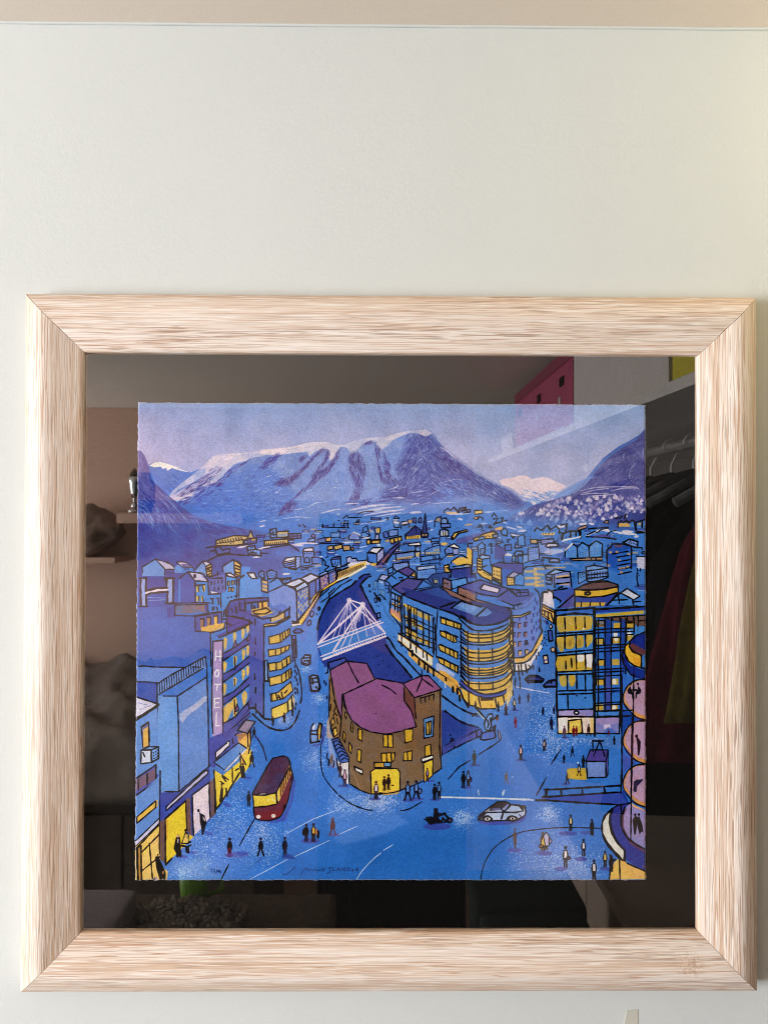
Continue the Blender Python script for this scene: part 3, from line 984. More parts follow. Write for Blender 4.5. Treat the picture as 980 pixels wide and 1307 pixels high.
    L('440,690 520,640|545,690 575,685 580,710 555,712|480,670 520,700', 1.2)
    P('360,700 390,660 460,670 415,715', LIL, 1, 1.3)
    P('358,700 415,715 420,800 360,795', LBL, 1, 1.3)
    wins((362, 712), (412, 722), (416, 796), (364, 790), 1, 3, [(60, 70, 160), (200, 200, 226)], .7, .3)
    P('360,790 420,805 425,860 360,830', YEL, 1, 1.4)
    P('415,715 460,735 455,820 420,830', (80, 116, 208), 1, 1.2)
    L('420,755 450,765|422,780 452,790', 1.1)
    P('315,730 345,715 350,770 318,785', YEL, 1, 1.3)
    D('325,750 330,765', 5)
    # the long navy-roofed office block (its far end)
    P('480,780 620,690 760,710 690,795 575,835', (80, 66, 142), 1, 1.6)
    P('690,795 765,712 850,765', (66, 116, 208), 1, 1.2)
    P('575,840 900,765 1040,840 1300,920 1330,1000 1100,1010 880,965', (42, 48, 128), 1, 1.6)
    P('800,700 850,655 980,640 1000,680 900,765 850,760', (50, 54, 132), 1, 1.4)
    P('845,690 900,690 905,745 850,745', (90, 140, 220), 1, 1.3)
    P('855,705 890,705 890,738 858,738', YEL, 1, 1)
    L('910,955 1000,920|900,765 940,800', 1.4)
    # ------------------------------------------------ left side of the valley (tile B2)
    T(300, 670, 7)
    P('0,200 250,210 480,190 560,245 420,330 400,480 100,420 0,340', (92, 82, 156), .8, sm=3, soft=6, wash=.3)
    P('330,240 470,230 480,290 380,300', (84, 124, 210), .6, sm=3, soft=6)
    for s, w in (('10,215 100,195', 2.4), ('180,230 260,212 300,205', 2.6), ('500,185 640,170 720,175', 2.6), ('210,22 250,15', 2), ('150,300 230,290', 2), ('420,450 480,445', 2.6), ('520,190 600,195', 2), ('730,300 770,290', 2), ('150,195 180,290', 1)):
        L(s, w, (216, 204, 222), 3, .9, .5)
    P('-180,190 -180,150 -20,105 100,110 125,125 125,165 -10,195 -170,195', (205, 180, 110), 1, 1.3)
    for k in range(9):
        x = -150 + k * 24
        L(f'{x},{152 - k * 4} {x + 12},{168 - k * 3}', .9)
    L('-170,175 -40,160 60,140', .8)
    P('100,128 128,62 155,125 130,140', (214, 190, 130), 1, 1.3)
    P('62,150 105,130 185,125 180,170 65,192', (86, 78, 150), 1, 1.4)
    P('75,150 98,148 98,175 78,178', (120, 150, 214), 1, 1)
    P('135,135 170,130 168,150 138,152', GOLD, .9)
    L('-270,215 -180,200 60,190|-230,245 -180,240 -190,210 -150,205 -120,240 -90,225 -60,220 -60,260 -170,275 -180,240|-250,330 -170,290 -60,270 110,285', 1.4)
    D('-310,270 -280,290 -250,270 -250,300 -230,250 -200,225 -190,260 -120,235 -100,195 -80,190 -50,175 -25,170 210,140 230,150 245,135 215,160', 4.5)
    P('302,50 355,40 360,122 305,125', (100, 140, 214), 1, 1.6)
    L('320,60 335,75 315,90 345,95|330,100 350,95', 1.1)
    P('360,72 465,62 462,118 360,122', (206, 180, 110), 1, 1.6)
    P('365,92 462,85 462,108 365,115', (112, 140, 206), .8)
    P('250,152 460,132 465,175 252,195', (206, 178, 104), 1, 1.8)
    for k in range(10):
        L(f'{270 + k * 18},{172 - k * 1.6} {274 + k * 18},{188 - k * 1.5}', .9)
    L('240,225 350,205 480,186 560,242', 1.4)
    P('470,90 580,82 578,125 480,135', (106, 100, 172), .8, 1.4)
    L('490,110 570,105|500,95 500,125|545,90 545,120', 1.1)
    P('640,160 645,135 700,125 705,160', (110, 140, 212), 1, 1.3)
    P('665,110 685,85 705,100 700,125', (120, 110, 176), 1, 1.2)
    P('720,140 795,120 800,160 740,170', (120, 108, 170), .9, 1)
    P('800,158 798,125 845,115 848,155', (226, 176, 96), 1, 1.2)
    P('840,80 920,65 925,115 850,120', (120, 146, 214), .9, .8)
    L('765,28 970,32|770,0 775,28|870,0 870,22|590,0 600,15 620,20|560,10 575,20', 1.1)
    D('560,15 610,30 640,65 720,10 740,18 655,70 770,100 780,115 865,85 885,82 900,78', 4.5)
    P('815,200 860,190 865,225 815,235', (196, 160, 96), 1, 1.3)
    P('872,195 945,180 945,215 880,235', (210, 180, 96), 1, 1.4)
    L('700,190 760,175 960,170', 1)
    P('95,205 165,195 170,225 215,235 225,285 110,275', (112, 146, 216), 1, 1.6)
    L('110,235 165,230|130,255 180,262|120,270 225,288|215,262 285,265', 1.5)
    D('130,215 145,214 150,245', 5)
    P('595,248 605,220 685,210 692,245', (226, 214, 226), 1, 1.6)
    P('598,250 692,248 695,310 600,300', (100, 126, 206), .9)
    L('600,225 598,300|690,240 698,300', 1.4)
    D('612,265 630,262 650,265 665,262', 4)
    P('415,345 445,305 530,292 520,340 440,360', (224, 216, 232), 1, 1.4)
    P('420,355 525,335 530,400 430,385', (94, 124, 208), 1, 1.3)
    L('430,340 520,320|440,372 530,352|470,385 530,378', 1)
    P('530,295 575,290 572,380 530,405', (146, 160, 222), 1, 1.3)
    wins((535, 305), (570, 300), (568, 375), (535, 390), 2, 3, [(70, 74, 160)], .3, .3)
    L('570,380 680,365|575,395 690,380|580,410 640,400|470,400 540,410', 1.1)
    P('610,345 608,310 635,295 655,310 655,345', (86, 120, 206), 1, 1.5)
    P('675,300 720,295 770,310 770,360 680,355', (88, 116, 202), .95, 1.4)
    P('700,365 760,350 760,380 700,385', (180, 170, 180), .8)
    L('780,320 800,340 790,365 830,380 790,410|800,300 820,290', 1.5)
    P('845,320 865,300 930,290 935,385 860,380', (72, 122, 210), 1, 1.7)
    P('845,320 865,300 930,292 930,310', (92, 80, 160), 1, 1)
    D('865,360 880,355 895,365 885,340 910,345 905,370', 5)
    D('530,440 550,435 570,440 590,415 640,420 660,415 690,400 715,400 735,400 720,420 745,415 600,435', 4.5)
    P('900,380 930,365 930,380 905,390', SNOW, .9)
    # pale gabled houses on the slope
    P('-10,340 15,335 45,365 40,470 -10,470', (210, 178, 108), 1, 1.5)
    L('0,375 38,385|0,400 40,410|0,430 40,440', 1.2)
    P('40,380 130,385 120,440 40,470', (92, 140, 220), .9)
    P('30,490 100,440 190,490 225,495 230,650 30,665', (98, 144, 220), 1, 0)
    L('30,660 25,500 60,460', 1.3)
    P('98,440 160,438 188,488 140,490', (224, 220, 236), 1, 1.6)
    P('225,495 285,512 285,620 228,600', (112, 116, 176), 1, 1.4)
    for y in (508, 545, 575):
        P([(235, y), (278, y + 8), (278, y + 30), (235, y + 18)], (220, 186, 98))
    P('200,440 225,420 250,430 252,492 205,470', (100, 140, 216), 1, 1.5)
    P('275,430 310,412 360,430 360,480 285,495', (96, 136, 216), 1, 1.5)
    D('300,445 320,440 340,448 300,465 320,462 340,468 220,445 235,450 222,465', 4.5)
    P('300,610 290,510 350,480 410,520 400,600', (92, 138, 218), .95)
    L('305,522 360,485 430,490 490,480|380,485 410,520 430,545|400,490 410,520', 1.5)
    P('405,500 490,490 480,520 420,535', (90, 130, 214), 1, 1.3)
    D('420,505 435,512 450,503 465,500', 4.5)
    # the terrace of houses along the river street
    P('300,610 425,545 475,560 540,605 545,880 490,900 300,700', (122, 138, 210), 1, 0, wash=.15)
    L('300,605 420,548', 1.2)
    P('540,605 645,552 652,735 545,870', (86, 120, 204), 1, 0)
    wins((548, 612), (642, 566), (648, 730), (550, 850), 5, 6, [(232, 194, 84), (60, 66, 156), (232, 194, 84)], .5, .55)
    P('425,542 560,488 615,515 520,565', (206, 204, 230), 1, 1.8)
    P('525,570 615,515 648,550 540,605', (190, 196, 228), 1, 1.6)
    L('540,605 545,870|648,550 652,720|470,560 520,580 540,605', 1.6)
    P('575,490 665,443 742,475 645,530', (202, 196, 226), 1, 1.8)
    P('650,535 745,478 752,590 656,680', (92, 116, 202), 1, 1.4)
    wins((656, 540), (742, 490), (748, 585), (660, 668), 5, 6, [(50, 54, 146)], .45, .5)
    L('710,500 712,620', 1.2)
    P('742,470 822,430 830,545 755,600', (132, 104, 150), 1, 1.5)
    P('742,450 800,420 830,435 745,475', (130, 150, 214), 1, 1.5)
    wins((760, 480), (820, 450), (828, 540), (768, 580), 4, 4, [(230, 180, 110), (70, 60, 150), (220, 190, 200)], .55, .5)
    P('822,430 890,408 898,500 830,545', (92, 84, 164), 1, 1.5)
    P('815,425 880,400 895,410 825,440', (120, 150, 216), 1, 1.4)
    wins((832, 450), (890, 425), (895, 495), (836, 535), 4, 3, [(226, 176, 84), (110, 140, 216)], .6, .5)
    P('895,432 1000,385 1160,330 1160,360 1000,450 905,495', (226, 182, 74), 1, 0)
    for k in range(14):
        x = 910 + k * 17
        L(f'{x},{440 - k * 6.2} {x + 2},{474 - k * 7.2}', 1.1)
    L('895,500 900,420 930,405|880,400 960,375 1010,345|895,432 1000,388', 2)
    P('495,915 545,872 655,735 690,650 760,588 900,498 1000,455 1160,365 1165,385 1000,480 905,520 775,600 700,715 590,900 500,920', (255, 186, 62), 1, 0, wash=0)
    L('905,503 1000,468 1160,378', 2.0, (248, 232, 214))
    for k in range(15):
        t = k / 14
        x, y = 545 + t * 210, 885 - t * 285
        L([(x, y), (x + 18, y + 4)], 1, (250, 236, 190))
        L([(x - 4, y + 12), (x + 20, y - 22)], 1.1)
    L('490,915 590,900 640,830 700,720 770,602 900,522 1000,478|545,872 655,740 745,600', 1.4)
    L('500,870 545,880|505,890 560,885', 2)
    P('500,895 560,890 590,900 500,918', (240, 226, 220))
    # left terrace building with lit loggia
    P('-10,672 285,660 292,700 290,780 240,860 30,780 -10,770', (84, 76, 156), 1, 1.5)
    P('45,712 285,688 285,745 200,770 50,775', (70, 108, 196), 1)
    P('205,700 280,690 280,745 210,760', (226, 176, 72), 1)
    L('40,715 280,690|85,710 85,770|140,705 142,768|195,700 198,765|235,695 238,752|40,715 35,780', 1.8)
    L('158,770 165,735 178,768', 1.4)
    P('200,770 360,745 400,800 300,840 220,810', (210, 172, 76), .95, 0)
    P('220,795 340,760 380,780 330,810 250,810', (206, 170, 80), 1, 1.6)


def town_left():
    T(170, 670, 7)
    P('40,470 410,470 410,720 300,740 300,840 30,860', (92, 88, 166), 1, 0, wash=.15)
    P('75,470 72,390 190,318 278,405 275,470', (122, 154, 218), 1)
    P('190,318 225,325 320,350 378,408 280,405', (196, 186, 216), 1)
    P('278,405 378,410 388,440 388,475 275,470', (98, 88, 162), 1)
    L('78,440 72,390 190,318 278,410 272,455|190,318 310,352 350,380 388,430|280,408 372,410|300,340 305,355', 1.2)
    D('302,438 325,440 350,442', 6)
    P('108,490 285,490 285,580 110,600', (98, 86, 156), 1, wash=.3)
    P('62,488 108,488 112,742 62,742', (160, 166, 222), 1)
    P('292,490 350,490 348,712 300,712', (164, 168, 222), 1)
    P('105,605 200,580 300,575 302,605 200,620 108,640', (228, 212, 226), 1)
    L('105,603 200,578 300,574|108,640 150,622 302,608|108,488 108,600|110,640 114,740|62,495 60,560 65,740|292,490 290,575|302,610 300,712|352,490 352,600 348,715|48,490 112,487|276,490 356,487|48,744 126,742|284,712 354,713', 2.1)
    L('120,660 280,665|130,690 280,680', 1, (130, 140, 206))
    P('360,392 400,358 432,385 432,440 365,440', (110, 150, 222), 1)
    P('430,385 530,395 530,440 430,440', (80, 134, 216), 1)
    P('378,345 430,340 470,350 530,395 430,387', (206, 196, 220), 1, 1.1)
    P('420,360 480,358 525,390 435,384', (110, 96, 150), 1)
    D('450,405 466,406 486,405', 5)
    L('530,395 530,415', 1.1)
    P('545,410 610,338 642,385 645,475 560,450', (122, 150, 216), 1)
    P('640,385 690,362 695,465 650,470', (220, 190, 98), 1, 1.2)
    P('610,338 640,335 688,358 640,382', (200, 196, 222), 1, 1.4)
    L('640,405 690,385|642,412 672,408|645,432 690,420|650,460 690,440|548,408 605,342', 1.5)
    P('790,382 885,322 896,450 810,450', (120, 152, 218), 1)
    P('890,325 950,365 945,470 897,440', (220, 188, 100), 1, 1.4)
    L('790,425 790,380 885,322|900,370 945,388|905,398 940,412|900,430 940,440', 1.5)
    P('405,490 478,430 542,510 545,705 408,705', (98, 94, 172), 1)
    P('400,500 414,495 414,705 400,705', (92, 144, 220), 1)
    P('478,430 580,440 660,518 545,510', (204, 196, 222), 1)
    P('542,510 660,518 668,625 665,700 545,705', (76, 134, 214), 1)
    for x, y, w_, h_ in ((556, 555, 22, 55), (608, 548, 26, 58), (556, 648, 20, 45), (600, 645, 20, 50), (682, 668, 26, 40), (733, 665, 20, 50)):
        P([(x, y), (x + w_, y - 2), (x + w_, y + h_), (x + 3, y + h_)], YEL)
    L('402,492 478,430 545,512 548,700|478,430 590,442 622,452 662,518 545,510|660,518 666,625|535,470 540,480|560,552 632,545|575,555 578,605|612,552 622,600|578,650 580,690|610,650 620,692', 1.5)
    E(543, 468, 10, 16, (60, 50, 110), o=1)
    P('665,628 776,625 778,790 668,795 660,720', (78, 132, 214), 1)
    P('675,592 720,598 768,622 690,628', (230, 222, 234), 1, 1.1)
    L('665,632 776,626 776,745|682,672 710,668|735,665 755,664 755,720|700,670 705,715|700,748 700,775|740,745 745,770|715,745 712,770', 1.4)
    P('672,482 822,446 822,600 776,622 672,600', (106, 102, 174), 1)
    P('820,446 920,488 932,690 790,790 780,630 822,600', (82, 142, 218), 1)
    P('816,444 860,440 922,485 840,470', (218, 210, 230), 1, 1.6)
    for x, y in ((690, 520), (720, 515), (752, 510), (785, 505), (720, 570), (755, 565), (795, 560)):
        L(f'{x},{y} {x - 3},{y + 25}', 1.2)
    for x, y, c_ in ((835, 515, YEL), (870, 510, YEL), (900, 505, (120, 100, 140)), (845, 570, YEL), (872, 570, YEL)):
        P([(x, y), (x + 16, y), (x + 14, y + 36), (x, y + 36)], c_, 1, 1)
    D('840,660 870,655 905,648', 8)
    L('690,490 785,485|820,446 818,590|920,490 916,660|672,480 750,452 745,430', 1.4)
    P('938,490 985,462 985,665 935,668', (90, 144, 220), 1)
    L('980,462 940,492 935,650', 1.3)
    P('800,790 860,690 990,670 990,840 850,830', (84, 78, 158), 1, 1.2)
    L('840,800 848,705 900,680 985,672|800,830 805,775|820,830 825,770|940,700 945,770 985,775|870,760 880,790|912,740 915,800', 1.5)
    # big blank side wall
    P('30,745 300,745 365,805 545,825 545,960 685,972 700,1060 705,1250 660,1200 480,1280 30,1275', (92, 106, 186), 1, 0, wash=.14)
    P('298,745 365,735 370,840 300,840', (92, 80, 156), .9)
    P('370,732 642,722 640,790 375,808', (152, 116, 110), 1, wash=.4)
    P('630,720 665,710 668,790 635,792', (96, 84, 156), 1)
    L('365,712 660,705 690,712|365,728 650,720|368,730 366,822 540,825 700,792 785,785|652,716 664,796', 1.2)
    P('545,832 782,790 785,890 690,968 550,962', (94, 90, 166), 1, 1.3)
    for x, y, c_ in ((592, 852, (166, 126, 92)), (652, 838, (178, 138, 84)), (715, 826, YEL)):
        P([(x, y), (x + 32, y - 2), (x + 32, y + 84), (x + 4, y + 86)], c_, 1)
        L([(x + 2, y), (x + 34, y - 2), (x + 32, y + 60)], 1.4)
    P('596,930 690,905 810,885 800,930 690,968 605,960', (226, 184, 82), 1)
    P('785,855 900,820 1000,850 1000,900 830,940', (96, 110, 194), 1)
    L('785,850 860,855|880,825 985,850|800,940 820,880 840,875 845,935|840,900 855,890 865,915', 1.6)
    # ------------------------------------------------ hotel (photo pixels)
    T(170, 770, 7)
    P('685,280 800,250 1030,140 1035,180 1040,960 800,1250 690,1250', (76, 126, 210), 1, wash=.12)
    P('735,300 1030,160 1030,215 760,320', (82, 72, 156), 1)
    L('685,275 760,258 840,220 985,170 1030,150|760,318 1030,212|685,280 690,575', 1.4)
    # curtains
    for x, y, h_ in ((803, 325, 110), (885, 280, 90), (960, 245, 90), (1003, 210, 70),
                     (800, 540, 90), (890, 488, 90), (965, 430, 90), (1005, 400, 80),
                     (800, 735, 100), (890, 680, 80), (965, 610, 90), (1005, 580, 80)):
        P([(x, y), (x + 20, y - 8), (x + 32, y + 10), (x + 24, y + h_ * .7), (x + 6, y + h_)], (224, 186, 84), 1, sm=2)
    P('805,945 870,890 900,850 915,870 860,1010 810,1100', (224, 186, 84), 1, sm=2)
    P('890,870 920,860 930,960 905,1040 890,1000', (224, 186, 84), 1, sm=2)
    P('965,830 1000,790 1015,850 985,930', (224, 186, 84), 1, sm=2)
    for a_, b_, c_, d_ in ((460, 525, 300, 365), (645, 715, 480, 540), (850, 920, 665, 735), (1085, 1190, 880, 950)):
        P([(800, a_), (900, a_ - 52), (1035, c_), (1037, d_), (900, b_ - 70), (800, b_)], (86, 74, 158), .95)
        L([(800, a_), (900, a_ - 55), (1036, c_)], 1.4)
        L([(800, b_), (900, b_ - 72), (1038, d_)], 1.5)
    for x, y in ((905, 360), (925, 930), (1030, 300), (1040, 870)):
        P([(x - 22, y + 50), (x, y - 20), (x + 16, y + 30), (x + 5, y + 40)], (122, 80, 150), 1, 1.2)
    L('902,490 905,600|900,690 902,750|900,870 905,1000|1030,150 1036,240', 1.3)
    P('800,1190 1040,950 1045,1000 800,1260', (80, 70, 158), 1)
    L('820,1180 1045,985|830,1200 1050,1010', 1.1)
    # hotel sign
    P('708,350 797,340 797,700 800,1190 705,1200 700,900', (178, 146, 196), 1, 0)
    L('708,352 797,340 792,560 800,1050 800,1190 750,1195|708,352 700,700 700,1000 712,1170', 1.5)
    for s in ('735,435 728,520|772,430 772,522|730,485 780,487', '745,605 726,630 730,665 752,668 762,640 758,612 745,605', '725,735 775,735|750,738 742,785', '722,862 768,858|722,862 724,942 768,940|724,902 758,898', '742,990 738,1105 770,1103'):
        L(s, 1.5, (246, 236, 244), wob=.1)
    # grey-blue house and railing below
    P('30,578 460,584 640,490 655,670 400,840 220,715 30,712', (122, 138, 206), 1, wash=.12)
    P('220,835 615,590 655,600 655,672 400,838 270,838', (72, 112, 202), 1, wash=.2)
    P('215,720 640,488 610,595 225,828', (120, 146, 212), .9)
    L('50,576 90,570 200,582 460,584|220,727 330,655 640,488|225,828 620,592|640,488 655,600 655,670', 1.4)
    for k in range(19):
        t = k / 18
        x, y = 232 + t * 385, 722 - t * 220
        L([(x, y), (x + 6, y + 90 - t * 20)], 1.0)
    L('525,580 600,583', 1.2)
    P('30,715 210,722 215,910 20,842', (80, 82, 170), 1, wash=.2)
    L('30,712 140,715 212,722 212,910', 1.3)
    P('215,838 392,840 415,1690 250,1700 220,1500', (112, 148, 214), 1, wash=.1)
    P('395,840 660,672 682,1460 415,1690', (112, 136, 206), 1, wash=.12)
    speckle('400,850 655,690 680,1400 415,1600', 220, (176, 190, 226), .6, .32)
    P('412,1000 520,930 640,838 648,880 560,960 480,1020 440,1080', (206, 194, 214), .9, sm=2, wash=.25)
    L('268,840 395,840 655,668|392,842 405,1100 412,1690|655,670 668,1000 678,1470|215,840 215,1290', 1.4)
    # leftmost house
    P('20,1060 215,930 250,1500 250,1700 240,2050 20,2100', (110, 142, 210), 1, wash=.12)
    P('20,842 225,912 215,930 20,1055', (214, 206, 224), 1)
    L('40,900 130,920|60,960 180,915', .8, (130, 130, 190))
    L('20,845 225,912|225,915 20,1045|225,925 20,1062', 1.8)
    D('225,915', 11)


def street_left():
    T(170, 890, 7)
    P('75,278 137,232 146,440 90,460', (104, 96, 150), 1, 1.4)
    P('90,300 135,270 138,440 95,460', (220, 180, 80), 1)
    L('75,275 137,232|140,245 146,400', 1.8)
    P('75,482 165,478 165,590 72,602', (206, 206, 232), 1, 1.8)
    P('165,478 230,452 230,555 170,588', (122, 150, 214), 1, 1.8)
    L('75,480 150,450 230,452|90,500 108,540', 1.4)
    D('185,505 205,495 220,480 185,530 205,520 220,508 190,555 208,548 220,535', 6)
    P('20,740 205,612 215,700 235,690 230,730 20,900', (84, 78, 164), 1)
    P('25,748 200,640 200,740 25,845', (122, 94, 112), 1)
    L('20,740 207,610 207,760|50,740 54,835|130,690 130,790|20,890 207,762', 1.6)
    P('20,930 240,700 245,1090 20,1340', (108, 138, 208), 1, wash=.1)
    P('40,1075 207,930 208,990 42,1130', (238, 190, 70), 1, 1.6)
    L('210,930 222,930 218,985', 1.5, (224, 180, 90))
    P('20,1090 32,1095 30,1135 20,1140', WHI)
    P('18,1300 240,1085 242,1130 18,1350', (206, 196, 224), 1, 1.4)
    P('18,1352 242,1140 245,1500 320,1560 305,1680 14,1680', (246, 198, 92), 1, wash=.1)
    P('75,1450 230,1280 235,1580 90,1680', (246, 190, 110), .8)
    L('25,1365 242,1140|78,1395 240,1230|152,1310 182,1620|78,1560 240,1430', 1.5)
    P('40,1350 78,1330 88,1650 50,1650', (182, 140, 70), 1, 1.6)
    L('48,1345 55,1640|78,1335 84,1640', 1.6)
    P('15,1640 60,1660 14,1680', (210, 160, 80), .8)
    L('245,665 242,1400', 1.6)
    P('245,860 412,850 685,620 690,745 730,1060 480,1310 250,1330', (76, 72, 160), 1, wash=.15)
    P('242,1120 298,1090 300,1500 320,1510 245,1450', (120, 90, 74), 1)
    L('290,850 410,850', 1.5)
    L('412,850 690,615', 1.3)
    P('300,985 640,665 668,662 668,690 300,1020', (196, 188, 216), 1, 1.6)
    P('295,1100 475,935 485,1220 545,1250 355,1440 300,1495', (255, 200, 56), 1, wash=0)
    P('296,1105 318,1085 318,1240 300,1300', (196, 170, 60), .8)
    L('292,1090 475,930 485,1190|292,1090 298,1500 355,1440', 1.8)
    P('476,912 512,906 526,1240 488,1200', (124, 94, 80), 1)
    P('530,880 680,768 690,1080 610,1180 545,1245', (228, 218, 226), 1)
    for x in (560, 590, 620, 650):
        L(f'{x},{880 - (x - 560) * .7} {x + 3},{1130 - (x - 560) * .6}', 1.6, (216, 200, 206), a=.7)
    L('530,880 680,768 684,980 692,1080|530,880 535,1080 545,1240', 1.6)
    P('684,760 732,722 745,1040 700,1085', (122, 92, 84), 1)
    L('725,730 735,1035', 1.4)
    P('665,380 990,240 1050,250 1060,330 720,640 690,620', (80, 72, 160), .95)
    P('720,655 800,705 985,555 1050,470 1060,600 985,690 900,780 745,1000', (255, 200, 58), 1, wash=0)
    L('722,660 745,1005 780,960 940,700|885,640 888,765|975,560 985,700', 1.6)
    P('735,500 855,400 857,440 738,560', (226, 216, 232), 1, 1.6)
    L('885,375 890,420|905,350 930,330', 1.3)
    T(290, 900, 7)
    P('88,270 180,250 205,240 212,330 190,440 150,560 130,560 100,340', (244, 186, 64), 1)
    P('80,270 178,262 110,330', (150, 106, 80), 1)
    P('-120,520 100,345 175,395 -20,590', (98, 134, 206), 1, 1.4)
    L('-20,595 170,402', 1.6, (226, 216, 230))
    P('88,236 162,140 247,156 182,262', (142, 130, 160), 1, 1.6)
    P('112,225 168,160 215,162 170,235', (158, 140, 164), .8)
    P('0,340 18,335 12,370 0,380', WHI)
    L('180,262 185,380|202,240 210,330 190,440|115,470 120,560|75,590 100,575|110,440 165,540|0,800 110,610', 1.6)
    for s in ('-40,650 -20,680', '-60,690 -30,710'):
        L(s, 1.4)


def right_town():
    # ------------------------------------------------ tile B4
    T(560, 640, 7)
    P('-20,150 500,60 560,170 800,130 1960,300 1960,1050 -20,1050', (62, 116, 206), .5, sm=2, soft=14, wash=.3)
    hatch('0,60 520,20 560,180 300,420 0,420', 110, -8, 11, 1.3, [(70, 124, 212), (88, 140, 218), (56, 100, 196)], .6)
    P('140,340 440,265 560,235 560,260 440,320 150,380', (92, 78, 156), .85)
    for s, w in (('60,112 150,118 250,110', 2.2), ('160,158 200,165', 2.6), ('400,100 470,95', 1.4), ('360,205 420,198', 1.4), ('560,180 600,200', 2), ('600,230 680,250', 2), ('690,225 740,240', 2), ('640,300 700,310', 2), ('700,270 770,260', 2.4), ('520,320 545,330', 2)):
        L(s, w, (206, 200, 226), 0, .85, .4)
    P('50,95 160,95 160,112 60,115', (220, 180, 120), .9)
    L('40,105 38,88 70,65 95,85 125,55 158,90 158,105|170,100 172,65 230,55 235,75 180,80|190,90 270,75 272,95 210,108|215,65 250,100', 1.3)
    P('310,85 380,80 382,110 312,118', (222, 186, 90), 1, 1.2)
    P('300,155 320,135 340,150 335,165', (226, 160, 100), 1, 1)
    L('340,160 350,135 385,150 385,170|465,135 485,105 505,135|480,160 520,150 485,215|440,225 465,235 430,240|540,155 565,145 555,180|345,235 362,212 380,245|370,268 395,265|600,170 480,205', 1.3)
    P('220,210 290,200 285,215 225,222', (226, 176, 100), .9)
    P('490,240 560,225 560,255 500,262', (226, 182, 100), 1)
    P('130,285 240,255 248,270 165,290 140,325 120,345 100,330', (222, 186, 60), 1, 1.7)
    P('100,325 125,320 120,350 98,350', INK)
    P('5,200 20,160 45,150 65,175 65,205', LBL, 1, 1.4)
    P('8,205 92,200 95,235 10,240', (90, 116, 204), 1, 1.4)
    P('0,262 45,252 75,265 78,310 0,318', (110, 146, 216), 1, 1.6)
    P('10,275 65,270 65,310 15,312', (206, 204, 190), 1)
    L('30,275 32,305|50,272 50,308', 1.2)
    P('10,375 40,370 75,380 40,398 10,392', (224, 180, 70))
    P('300,335 340,320 400,290 480,270 520,295 500,335 400,335 310,360', (222, 182, 72), 1, 1.5)
    P('345,325 400,312 402,340 350,350', (90, 130, 214), 1, 1.1)
    P('470,300 520,290 522,320 475,335', (110, 130, 200), .9, 1.2)
    D('415,315 430,310 445,318 480,310 330,345 490,325', 5)
    P('545,270 580,240 605,265 600,310 555,300', (80, 130, 214), 1, 1.5)
    P('340,400 375,368 405,395 400,480 345,490', (90, 140, 218), 1, 1.5)
    P('360,430 400,420 400,480 365,485', (110, 140, 214), 1, 1.1)
    D('378,445 388,460 376,470', 5)
    L('440,385 462,380 465,470|500,385 560,370|505,390 580,430', 1.2)
    P('490,390 590,420 590,520 490,520', (84, 66, 146), .85)
    P('580,395 640,385 642,440 585,445', (70, 100, 196), 1, 1.3)
    P('45,440 75,405 110,390 120,470 50,475', (104, 136, 212), 1, 1.3)
    wins((55, 430), (112, 420), (112, 465), (55, 468), 5, 3, [(60, 60, 150)], .4, .4)
    P('75,408 130,382 175,415 165,425 110,415', WHI, 1, 1.4)
    P('115,430 168,425 168,475 120,480', (150, 150, 212), 1, .8)
    L('10,530 60,485 130,490|0,505 10,530', 1.2)
    P('70,488 130,490 110,502 60,500', (220, 180, 90))
    P('100,545 190,485 250,505 290,560 110,600', (74, 120, 208), 1)
    P('110,545 150,508 240,500 245,410 290,440 290,578 150,575', (226, 186, 66), 1)
    L('100,560 105,540 190,482 245,510|250,410 255,380 290,378|292,440 290,570|115,590 250,565 290,580', 1.4)
    P('37,580 80,568 92,640 45,640', (224, 184, 66), 1, 1.6)
    L('55,600 80,598 80,615', 1.4)
    P('100,610 270,590 290,660 320,640 320,690 120,690', (44, 52, 140), 1)
    L('100,690 100,612 280,592 285,660|290,655 315,645 325,700', 1.6)
    P('335,512 380,520 378,610 470,670 470,720 380,680 335,640', (226, 188, 66), 1, 1.7)
    P('380,520 450,505 455,560 470,575 470,660 380,610', (70, 126, 212), 1, 1.2)
    P('350,505 380,480 450,492 450,510 380,520', (150, 170, 226), 1, 1.3)
    for k in range(4):
        L(f'345,{535 + k * 26} 365,{540 + k * 26}', 1.6)
    D('395,640 410,650 425,660 440,668', 5)
    L('390,590 420,575', 1.3)
    P('470,580 550,600 555,750 470,700', (228, 190, 80), 1, 1.8)
    wins((478, 605), (546, 620), (546, 690), (478, 670), 3, 2, [INK], .3, .4)
    L('480,685 550,715|470,700 545,735|490,690 500,720|515,700 520,730', 1.6)
    P('455,575 530,550 745,560 745,640 640,700 555,600', (80, 70, 156), 1, 1.2)
    P('560,600 660,620 600,680 600,730 560,750', (58, 100, 200), 1)
    P('600,685 665,640 672,750 605,755', (228, 190, 84), 1, 1.4)
    wins((608, 700), (664, 690), (666, 740), (610, 745), 3, 2, [INK], .3, .4)
    P('600,680 660,630 715,650 672,685', LIL, 1, 1.3)
    P('672,680 720,645 755,670 755,755 672,750', (80, 136, 216), 1, 1.3)
    P('570,490 610,470 650,485 645,555 575,555', (74, 116, 206), 1, 1.3)
    P('572,485 610,462 650,480 640,492', WHI)
    wins((585, 505), (640, 505), (640, 545), (585, 545), 4, 2, [(40, 50, 140)], .4, .4)
    P('668,420 680,390 715,385 735,415', (120, 136, 206), 1, 1.5)
    P('665,470 690,445 740,450 748,490 670,490', (96, 128, 208), 1, 1.8)
    L('680,490 680,540|700,490 705,545|660,540 740,560|700,475 745,480', 1.4)
    P('790,420 895,408 890,520 790,540', (128, 146, 214), 1, 1.3)
